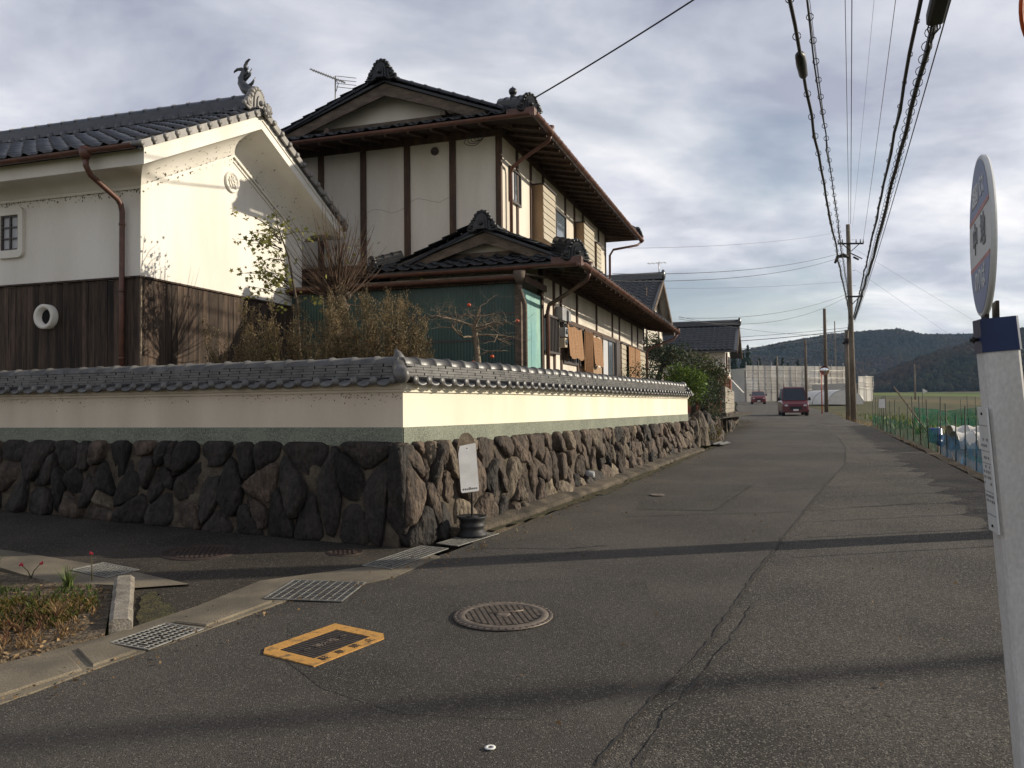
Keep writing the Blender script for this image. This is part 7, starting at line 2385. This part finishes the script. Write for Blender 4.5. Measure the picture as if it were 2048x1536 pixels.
def wire(label, a, b, sag, r, mat=None, rings=None, ring_r=.045, splice=None, cat="cable", n=28, wob=0.0, seed=0):
    P = span(a, b, sag, n)
    rr = random.Random(seed)
    if wob:
        P = [P[0]] + [p + Vector((rr.gauss(0, wob), 0, rr.gauss(0, wob))) for p in P[1:-1]] + [P[-1]]
    o = thing("overhead_cable", label, cat, tuple(P[0]), 0, "wires overhead")
    mb = MB(); mb.tube(P, r, 6 if r > .012 else 4, caps=False); mb.build("conductor", mat or M_['cable'], o, True)
    if rings:
        mw = MB(); mw.tube([p + Vector((0, 0, ring_r * 1.5)) for p in span(a, b, sag, n)], .006, 4, caps=False); mw.build("messenger_wire", M_['cable'], o, True)
        mb = MB(); L = (Vector(b) - Vector(a)).length; m = int(L / rings)
        for k in range(1, m):
            f = k / m; p = Vector(a).lerp(Vector(b), f) - Vector((0, 0, 4 * sag * f * (1 - f)))
            d = (Vector(b) - Vector(a)).normalized(); sx_ = d.cross(Vector((0, 0, 1))).normalized(); uz_ = sx_.cross(d)
            c = p + uz_ * ring_r * .6
            mb.tube([c + sx_ * (ring_r * math.cos(t_ * math.pi / 5)) + uz_ * (ring_r * math.sin(t_ * math.pi / 5)) + d * (.03 * t_ / 10) for t_ in range(11)], .007, 4, caps=False)
        tag(mb.build("hanger_rings", M_['cable'], o, True), kind="stuff")
    if splice:
        f, L_, r_ = splice
        p = Vector(a).lerp(Vector(b), f) - Vector((0, 0, 4 * sag * f * (1 - f)))
        f2 = f + .01; q = Vector(a).lerp(Vector(b), f2) - Vector((0, 0, 4 * sag * f2 * (1 - f2)))
        d = (q - p).normalized()
        mb = MB(); mb.tube([p - d * L_ / 2, p - d * L_ * .38, p - d * L_ * .1, p + d * L_ * .35, p + d * L_ / 2], [r_ * .25, r_ * .9, r_, r_ * .85, r_ * .2], 10); mb.build("splice_sleeve", M_['cable'], o, True)
    return o


n_off = PN
def NP(dx_, z): return (PN.x + dx_ * .93, PN.y - dx_ * .38, z)
def AP(dx_, z): return (PA.x + dx_, PA.y - .2, PA.z + z)
wire("thick communication cable with a swollen splice, leftmost of the overhead bundle", NP(-1.15, 7.2), AP(-.14, 5.9), .62, .026, rings=1.05, ring_r=.05, splice=(.42, .95, .075), n=60, wob=.012, seed=1)
wire("thinner looped cable second from the left overhead", NP(-.92, 7.6), AP(-.10, 6.1), .55, .014, rings=.75, ring_r=.045, n=60, wob=.012, seed=2)
wire("fine wire third from the left overhead", NP(-1.0, 10.2), AP(-.7, HA - .95), .5, .007, M_['wire'])
wire("left of the two close parallel wires reaching the pole top", NP(-.12, 11.3), AP(-.12, HA), .5, .009)
wire("right and thicker of the two close parallel wires reaching the pole top", NP(.10, 11.3), AP(-.02, HA), .5, .013)
wire("fine power wire ending at the right tip of the upper crossarm", NP(1.15, 10.4), AP(.70, HA - .9), .55, .008, M_['wire'])
wire("very fine slanting wire between the pole top and the right-hand wire", NP(1.0, 10.4), AP(.10, HA - .1), .3, .004, M_['wire'])
wire("thick cable with clamps second from the right overhead", NP(1.12, 6.9), AP(.02, 5.9), .58, .026, rings=1.0, ring_r=.028, n=60, wob=.01, seed=3)
wire("heaviest bundled cable at the right of the overhead lines", NP(1.42, 7.05), AP(.06, 5.75), .60, .036, rings=.42, ring_r=.065, n=60, wob=.014, seed=4)
wire("single slim wire running beside the heaviest cable", NP(1.56, 7.0), AP(.08, 5.6), .62, .009, n=40)
# hanging joint box on the heavy cable, near the top edge
f = .398
pa, pb = Vector(NP(1.42, 7.05)), Vector(AP(.06, 5.75)); p = pa.lerp(pb, f) - Vector((0, 0, 4 * .60 * f * (1 - f))); d = (pb - pa).normalized()
jb = thing("cable_joint_box", "black joint box hanging from the heaviest overhead cable at the top edge", "joint box", tuple(p))
sx_ = d.cross(Vector((0, 0, 1))).normalized(); uz_ = sx_.cross(d)
Mj = Matrix(((d.x, sx_.x, uz_.x, p.x), (d.y, sx_.y, uz_.y, p.y), (d.z, sx_.z, uz_.z, p.z - .02), (0, 0, 0, 1)))
mb = MB(); mb.extrude([(-.085, -.07), (-.06, -.10), (.06, -.10), (.085, -.07), (.085, .07), (.06, .10), (-.06, .10), (-.085, .07)], Mj @ Matrix.Rotation(R(90), 4, 'Y'), -.45, .30); mb.build("case", M_['black'], jb, True)
mb = MB()
for k in range(5):
    o_ = -.05 + .025 * k
    mb.tube([Mj @ Vector((.30, o_, 0)), Mj @ Vector((.45, o_ * 1.4, -.06 - .03 * (k % 2))), Mj @ Vector((.65, o_ * .5, -.05)), Mj @ Vector((.95, 0, -.02))], .010, 5)
mb.tube([Mj @ Vector((.30, -.03, -.05)), Mj @ Vector((.5, -.06, -.22)), Mj @ Vector((.62, -.03, -.20)), Mj @ Vector((.55, .02, -.08))], .014, 5)
mb.build("cable_tails", M_['cable'], jb, True)

# service drop from the house corner to the near pole line
hc_ = Matrix.Translation((-.18, 15, 0)) @ Matrix.Rotation(YAW, 4, 'Z')
p0 = hc_ @ Vector((.93, -.85, 6.78))
wire("service cable from the house roof corner up out of the picture", tuple(p0), (6.6, 8.6, 9.0), .15, .014, n=24)
# cross wires from the tall pole to the houses on the left
wire("upper insulated service wire from the tall pole towards the main house", AP(-.6, HA - 1.7), tuple(hc_ @ Vector((.2, 9.6, 5.4))), .35, .010)
wire("second insulated service wire just below the upper one", AP(-.6, HA - 1.95), tuple(hc_ @ Vector((.25, 9.7, 5.2))), .4, .010)
wire("faint wire climbing from the house eave to the pole top", AP(-.1, HA - .35), tuple(hc_ @ Vector((.3, 9.9, 6.2))), .25, .005, M_['wire'])
wire("long sagging wire from the neighbour's gable to the tall pole", AP(-.3, HA - 4.1), (6.9, 33.9, 5.15), .45, .009)
wire("sagging pair partner wire from the neighbour's gable", AP(-.3, HA - 4.25), (6.9, 33.9, 5.10), .75, .009)
wire("thin service wire dropping from the neighbour's gable to the short pole", (PC.x - .2, PC.y, PC.z + 5.1), (6.9, 33.9, 5.2), .30, .007)
wire("straight wire behind the outbuilding roof, upper of the close group", AP(-.2, 5.3), (11.3, 44.2, PA.z + 4.45), .05, .010)
wire("heavier wire of the close group behind the outbuilding roof", AP(-.2, 5.15), (11.3, 44.2, PA.z + 4.25), .08, .018)
wire("lowest cable of the close group ending at the short pole", (PC.x - .2, PC.y, PC.z + 4.8), (10.9, 44.5, PA.z + 3.55), .06, .016)
wire("slightly higher cable ending at the short pole", (PC.x - .2, PC.y, PC.z + 5.0), (10.9, 44.5, PA.z + 3.75), .05, .012)
wire("cable joining the tall pole to the short pole", AP(-.2, 5.9), (PC.x, PC.y, PC.z + 4.9), .05, .03)
wire("cable dropping leftwards past the far scaffold", (PC.x - .1, PC.y, PC.z + 4.6), (35.4, 110, g(35, 110) + 5.6), .5, .016)
wire("far slack cable across the scaffold front", (35.4, 110, g(35, 110) + 5.6), (20.5, 75, g(20, 75) + 2.6), .3, .018)
wire("left guy wire slanting down to the right across the sky", AP(.15, 8.7), (40.0, 60.0, g(40, 60) + .1), .1, .006, M_['wire'])
wire("right guy wire slanting down to the far fields", AP(.15, 9.9), (46.0, 62.0, g(46, 62) + .1), .1, .006, M_['wire'])
wire("very fine telephone wire crossing below the crossarms", AP(-.2, 8.0), (2.0, 40.0, 7.5), .3, .005, M_['wire'])

# television aerial on the house roof
ar = bthing("tv_aerial", "thin yagi television aerial on a mast on the left of the house roof", "aerial", (-.18, 15.0), 7.3, YAW)
mb = MB(); mb.tube([(-3.72, .55, 7.15), (-3.72, .55, 8.32)], .016, 8); mb.build("mast", M_['steel'], ar)
bd = Vector((-.86, -.30, .36)).normalized()
c = Vector((-3.72, .55, 8.26))
mb = MB(); mb.bar(c - bd * .22, c + bd * .56, .022); bo = mb.build("boom", M_['steel'], ar)
sd = bd.cross(Vector((0, 0, 1))).normalized()
for k in range(14):
    p = c + bd * (-.18 + .052 * k); w = .09
    mb = MB(); mb.bar(p - sd * w, p + sd * w, .010); mb.build("element", M_['steel'], bo)
for k in range(4):
    p = c + bd * -.24 + Vector((.0, 0, -.10 + .075 * k)); mb = MB(); mb.bar(p - Vector((.20, .05, -.03)), p + Vector((.20, .05, -.03)), .011); mb.build("reflector", M_['steel'], bo)
mb = MB(); mb.tube([c + Vector((.0, 0, -.02)), c + Vector((.07, 0, -.10)), c + Vector((.02, 0, -.26))], .007, 5); mb.build("lead", M_['cable'], ar)

# ------------------------------------------------------------------ right-hand verge: nets, posts, tunnels
verge_pts = [(2.1, -4.0), (3.5, .5), (4.4, 3.6), (5.6, 7.4), (6.45, 9.8), (7.35, 12.4), (8.25, 15.1), (9.15, 17.7), (10.5, 21.3), (12.1, 26.0), (13.9, 31.0), (15.6, 35.6)]
strip("verge", [(x - .25, y) for x, y in verge_pts], [(x + .35, y) for x, y in verge_pts], -.03, M_['soil'], na=4, skirt=.4, edge_j=.05)
tag(bpy.data.objects["verge"], kind="structure")
M_['net_green'] = netmat('green_net', (.025, .30, .16), .60)
M_['net_blue'] = netmat('blue_net', (.05, .30, .60), .62)
M_['stake'] = pm('fence_stake', (.035, .045, .03), (.02, .025, .02), rough=.6)


def net_fence(label, pts, h0, h1, mat, spacing, seed, ztall=1.15, col='stake'):
    P = resample(pts, max(2, int(sum(math.dist(a, b) for a, b in zip(pts, pts[1:])) / spacing) + 1))
    o = thing("net_fence", label, "net fence", (P[0][0], P[0][1], g(*P[0]) - .02)); rr = random.Random(seed)
    tops = []
    for (x, y) in P:
        h = ztall * rr.uniform(.75, 1.1); lx_ = rr.uniform(-.05, .05)
        mb = MB(); mb.tube([(x, y, g(x, y) - .25), (x + lx_, y, g(x, y) + h)], .013, 6); mb.build("stake", M_[col], o, True)
        tops.append((x, y, g(x, y), h))
    V = []; m = 0; rows = 5
    for i in range(len(P) - 1):
        a, b = tops[i], tops[i + 1]
        for u in range(6 if i < len(P) - 2 else 7):
            f = u / 6
            sag = math.sin(math.pi * f) * rr.uniform(.12, .3)
            top = h0 + (h1 - h0) * rr.random() * .4 - sag * h0
            x = a[0] + (b[0] - a[0]) * f; y = a[1] + (b[1] - a[1]) * f
            for r_ in range(rows):
                q = r_ / (rows - 1)
                V.append((x + rr.gauss(0, .010), y + rr.gauss(0, .010), g(x, y) - .06 + (top + .06) * q))
            m += 1
    mb = MB(); mb.add(V, [(i * rows + r_, (i + 1) * rows + r_, (i + 1) * rows + r_ + 1, i * rows + r_ + 1) for i in range(m - 1) for r_ in range(rows - 1)], True)
    mb.build("net", mat, o, True)
    return o


net_fence("sagging green net fence on dark stakes along the right road edge", [(15.4, 35.3), (13.8, 30.9), (12.0, 25.9), (10.4, 21.2), (9.2, 17.9)], .50, .62, M_['net_green'], 1.35, 5)
net_fence("blue net fence on dark stakes nearest the bus stop", [(9.1, 17.6), (8.2, 15.0), (7.3, 12.3), (6.4, 9.7), (5.8, 8.0)], .46, .56, M_['net_blue'], .9, 6)
net_fence("second line of tall stakes with loose green net out in the field", [(18.5, 34.0), (16.0, 27.5), (13.3, 21.5), (11.3, 17.5)], .3, .5, M_['net_green'], 1.7, 7, 1.25)
net_fence("low dark green net stretched across the field behind the white tunnel", [(17.5, 36), (22, 35), (27, 33.5), (33, 31.5)], .75, .8, M_['net_green'], 2.4, 8, .95)
# white low tunnel covers
def tunnel(label, x, y, rz, L, w, h):
    o = thing("crop_tunnel", label, "crop tunnel", (x, y, ground_h(x, y)), rz, "white crop tunnels"); rr = random.Random(int(x * 10))
    n = int(L / .5)
    mb = MB(); mb.grid(lambda u, v: (L * u, -w * math.cos(math.pi * v) * (1 - .05 * abs(math.sin(u * n * math.pi))), h * math.sin(math.pi * v) * (.88 + .12 * abs(math.cos(u * n * math.pi)))), n * 4, 10); mb.build("film", M_['vinyl'], o)
    for k in range(n + 1):
        mb = MB(); mb.tube([(L * k / n, -w * 1.01 * math.cos(math.pi * v / 10), h * 1.01 * math.sin(math.pi * v / 10)) for v in range(11)], .012, 4); mb.build("hoop", M_['steel'], o)
tunnel("nearer white crop tunnel behind the blue net", 13.35, 25.0, R(-12), 9, .55, .52)
tunnel("farther white crop tunnel partly hidden by the nearer one", 14.6, 27.6, R(-12), 9, .6, .62)
bd_ = thing("blue_drum", "blue plastic drum beside the white crop tunnels", "drum", (13.1, 25.6, ground_h(13.1, 25.6)))
M_['drum'] = pm('blue_plastic', (.02, .09, .28), rough=.35, spec=.5)
mb = MB(); mb.lathe([(.001, 0), (.18, 0), (.20, .03), (.20, .18), (.21, .19), (.20, .20), (.20, .38), (.21, .39), (.20, .40), (.20, .57), (.18, .60), (.001, .60)], 20); mb.build("body", M_['drum'], bd_)
mb = MB(); mb.lathe([(.04, .60), (.04, .63), (.001, .63)], 12, Matrix.Translation((.09, 0, 0))); mb.build("bung", M_['white_paint'], bd_)
# bamboo prop, tags, flag
bp_ = MB(); bp_.tube([(13.7, 29.6, g(13, 29) + 1.55), (14.6, 28.7, ground_h(14, 28) + .1)], .028, 7); tag(bp_.build("bamboo_pole", M_['bark_pale']), "pale bamboo pole leaning among the field stakes", "bamboo pole")
tgp = thing("marker_tag", "white tag on a stake by the green net", "tag", (13.35, 29.8, g(13, 29)))
mb = MB(); mb.box(-.11, .11, -.01, .01, .80, 1.12); mb.build("plate", M_['white_paint'], tgp); mb = MB(); mb.tube([(0, .03, -.3), (0, .03, 1.2)], .014, 6); mb.build("stake", M_['stake'], tgp)
fl = thing("small_flag", "tiny white pennant on a slim stake in the field", "flag", (18.9, 38, ground_h(19, 38)))
mb = MB(); mb.tube([(0, 0, 0), (0, 0, 2.0)], .015, 6); mb.build("stake", M_['stake'], fl); mb = MB(); mb.add([(0, 0, 2.0), (0, 0, 1.75), (.25, 0, 1.87), (0, .006, 2.0), (0, .006, 1.75), (.25, .006, 1.87)], [(0, 1, 2), (5, 4, 3)]); mb.build("pennant", M_['white_paint'], fl)
# vegetables and verge grass, uncountable
def scatter_blades(name, mat, n, region, h, w, seed, label, zf=None, dense=None):
    rng = np.random.default_rng(seed)
    X = rng.uniform(region[0], region[1], n); Y = rng.uniform(region[2], region[3], n)
    if dense: keep = np.array([dense(x, y) for x, y in zip(X, Y)]); X, Y = X[keep], Y[keep]
    n = len(X); Z = np.array([(zf or ground_h)(x, y) for x, y in zip(X, Y)])
    a = rng.uniform(0, 6.28, n); L = h * rng.uniform(.4, 1.3, n); ww = w * rng.uniform(.5, 1.3, n)
    P = np.stack([X, Y, Z], 1); d = np.stack([np.cos(a), np.sin(a), np.zeros(n)], 1); s_ = np.stack([-np.sin(a), np.cos(a), np.zeros(n)], 1)
    up = np.array([0, 0, 1.0])
    V = np.empty((n, 4, 3)); V[:, 0] = P - s_ * ww[:, None]; V[:, 1] = P + s_ * ww[:, None]
    V[:, 2] = P + d * (L * .35)[:, None] + up * (L)[:, None] + s_ * (ww * .3)[:, None]; V[:, 3] = P + d * (L * .35)[:, None] + up * L[:, None] - s_ * (ww * .3)[:, None]
    o = inst(name, np_mesh(name, V.reshape(-1, 3), np.arange(4 * n).reshape(n, 4), mat)); tag(o, label, "grass", kind="stuff"); return o


def near_edge(x, y, lo, hi):
    xe = np.interp(y, [p[1] for p in PR], [p[0] for p in PR]); return lo < x - xe < hi
scatter_blades("verge_grass", M_['grass_dry'], 7000, (6, 24, 9, 60), .16, .012, 3, "dry grass along the right road verge", lambda x, y: g(x, y) - .05, lambda x, y: near_edge(x, y, .05, .55))
scatter_blades("field_grass", M_['grass'], 30000, (4, 60, -4, 70), .22, .022, 4, "green grass covering the field right of the road", None, lambda x, y: near_edge(x, y, 1.9, 40) and math.sin(y * .55 + x * .12) > -.35)
scatter_blades("leaf_vegetables", M_['leaf_bright'], 9000, (14, 60, 30, 60), .3, .06, 5, "rows of bright green vegetables in the field", None, lambda x, y: near_edge(x, y, 2, 40) and math.sin(y * .8 + x * .18 + 1) > .55)
scatter_blades("ditch_grass", M_['grass'], 2500, (5, 16, 19, 58), .12, .012, 6, "grass strip along the left edge of the road", lambda x, y: g(x, y) - .02, lambda x, y: -.35 < x - np.interp(y, [p[1] for p in PL], [p[0] for p in PL]) < .12)
scatter_blades("moss_grass", M_['leaf_yellow'], 2500, (-.2, 5, 8.5, 20), .05, .008, 7, "mossy grass at the foot of the stone wall", lambda x, y: g(x, y) + .0, lambda x, y: -.10 < x - np.interp(y, [p[1] for p in PL], [p[0] for p in PL]) < .10)

# fallen leaves and grit caught along the kerbs
rl = np.random.default_rng(15); P_ = []
for k in range(420):
    i = rl.integers(2, 12); f_ = rl.random(); a_x = PL[i][0] + (PL[i + 1][0] - PL[i][0]) * f_; a_y = PL[i][1] + (PL[i + 1][1] - PL[i][1]) * f_
    x = a_x + abs(rl.normal(0, .16)) * (1 if i > 6 else rl.choice([-1, 1])) ; P_.append((x, a_y, g(x, a_y) + .022))
for k in range(90):
    x = rl.uniform(-1.5, 5); y = rl.uniform(3.3, 11); P_.append((x, y, g(x, y) + .016))
V, F = leaf_cards(np.array(P_), .024, rl, .6, .85)
tag(inst("fallen_leaves", np_mesh("fallen_leaves", V, F, M_['dead_leaf'])), "dead leaves and grit caught along the road edge", "leaves", kind="stuff")
# far conifer grove
def conifer_mesh(seed, h=14.0, r=2.4):
    rng = np.random.default_rng(seed); P = []
    for k in range(900):
        f = rng.random() ** .8; rad = r * (1 - f) * (.35 + .65 * rng.random()) * (1 + .25 * math.sin(f * 40)); a = rng.uniform(0, 6.28)
        P.append((rad * math.cos(a), rad * math.sin(a), h * (.10 + .9 * f)))
    V, F = leaf_cards(np.array(P), .75, rng, .5); return np_mesh("crown", V, F, M_['leaf_dark'])
cm = [conifer_mesh(51), conifer_mesh(52, 12.5, 2.7)]
mb = MB(); mb.tube([(0, 0, -1), (0, 0, 9)], [.3, .12], 7); me_ct = mb.mesh("trunk", M_['bark'])
rr = random.Random(61)
for k in range(16):
    x = 58 + k * 1.15 + rr.uniform(-.6, .6); y = 215 + rr.uniform(0, 22); s_ = rr.uniform(.75, 1.12) * (1.0 - .018 * k)
    o = thing("conifer", "dark conifer of the grove rising behind the wrapped scaffold", "tree", (x, y, g(x, y)), rr.uniform(0, 6), "conifers behind the scaffold")
    o.scale = (s_, s_, s_); inst("crown", cm[k % 2], o); inst("trunk", me_ct, o)

# ------------------------------------------------------------------ wooded hills
_rx = [-900, -300, 0, 150, 276, 340, 385, 410, 470, 500, 560, 620, 800, 1600]
_rz = [70, 60, 45, 52, 66, 75, 84, 83, 89, 83, 82, 89, 105, 95]
_qx = [200, 255, 300, 337, 372, 500, 700, 1600]
_qz = [0, 6, 25, 36, 44, 62, 75, 70]
def hills_h(x, y):
    e1 = float(np.interp(x * 1000.0 / max(y, 400), _rx, _rz)) * (y / 1000.0)
    b1 = ss(640, 1000, y) * (1 - .35 * ss(1000, 1500, y))
    nz_ = mnoise.noise(Vector((x * .010, y * .010, 0))) * 16 + mnoise.noise(Vector((x * .024 + 9, y * .024, 2))) * 7
    ridge_ = abs(mnoise.noise(Vector((x * .006 + 3, y * .0035, 5)))) * 34
    z1 = (e1 - 6) * b1 + (nz_ - ridge_) * b1 * (1 - .75 * ss(900, 1000, y)) * ss(640, 760, y)
    e2 = float(np.interp(x * 600.0 / max(y, 300), _qx, _qz)) * (y / 600.0)
    b2 = ss(430, 600, y) * (1 - .8 * ss(600, 800, y))
    z2 = e2 * b2 + nz_ * .35 * b2 * (1 if e2 > 8 else .2)
    return g(x, y) - 3 + max(0.0, z1, z2)
M_['hill'] = pm('hill_forest_floor', (.030, .028, .018), (.018, .019, .014), rough=1, scale=.02)
hx = np.arange(-820, 1500, 14.0); hy = np.arange(400, 1500, 14.0)
V = [(x, y, hills_h(x, y)) for x in hx for y in hy]; n = len(hy)
F = [(i * n + j, (i + 1) * n + j, (i + 1) * n + j + 1, i * n + j + 1) for i in range(len(hx) - 1) for j in range(n - 1)]
tag(inst("hills", np_mesh("hills", V, F, M_['hill'], True)), kind="structure")
# forest canopy on the slopes in view
def forest_mat():
    m = leafmat("hill_canopy", (.024, .030, .018), (.050, .033, .019), rnd=.25, transl=0.0, rough=1.0)
    m.node_tree.nodes['Principled BSDF'].inputs['Specular IOR Level'].default_value = 0
    m.node_tree.nodes['Noise Texture'].inputs['Scale'].default_value = .022
    return m
rng = np.random.default_rng(9)
N = 34000
X = []; 
ang = rng.uniform(.22, .72, N); Yr = 430 + 640 * rng.random(N) ** .75
Xr = ang * Yr
tz = np.array([hills_h(x, y) for x, y in zip(Xr, Yr)]); gz = np.array([g(x, y) for x, y in zip(Xr, Yr)])
keep = tz > gz + .5
Xr, Yr, tz = Xr[keep], Yr[keep], tz[keep]; N = len(Xr)
tv = []
for (zz, r_) in ((-.6, .75), (.25, 1.0), (.85, .62)):
    for k in range(6):
        a = 2 * math.pi * (k + (.5 if zz == .25 else 0)) / 6; tv.append((r_ * math.cos(a), r_ * math.sin(a), zz))
tv.append((0, 0, 1.25)); tv = np.array(tv)
tf = []
for i in range(2):
    for k in range(6):
        k2 = (k + 1) % 6; tf += [(i * 6 + k, i * 6 + k2, (i + 1) * 6 + k2), (i * 6 + k, (i + 1) * 6 + k2, (i + 1) * 6 + k)]
tf += [(12 + k, 12 + (k + 1) % 6, 18) for k in range(6)]; tf = np.array(tf)
sz = rng.uniform(1.4, 3.0, (N, 1, 1)); jit = 1 + .14 * rng.normal(size=(N, len(tv), 1))
Vv = tv[None] * sz * jit * np.array([1, 1, 1.25]) + np.stack([Xr, Yr, tz + 1.0], 1)[:, None]
Ff = tf[None] + (np.arange(N) * len(tv))[:, None, None]
o = inst("hill_forest", np_mesh("hill_forest", Vv.reshape(-1, 3), Ff.reshape(-1, 3), forest_mat(), True)); tag(o, "mixed autumn forest covering the hills", "forest", kind="stuff")

# ------------------------------------------------------------------ air
hz = MB(); hz.box(-1000, 1750, -80, 2300, -12, 150)
hm = bpy.data.materials.new("haze"); hm.use_nodes = True
hn = hm.node_tree; hn.nodes.clear(); ho = hn.nodes.new("ShaderNodeOutputMaterial"); pv = hn.nodes.new("ShaderNodeVolumePrincipled")
pv.inputs["Color"].default_value = (.45, .66, 1.0, 1); pv.inputs["Density"].default_value = .00010; pv.inputs["Anisotropy"].default_value = .2
hn.links.new(pv.outputs[0], ho.inputs["Volume"])
tag(hz.build("haze", hm), "thin blue air between viewer and hills", "haze", kind="stuff")
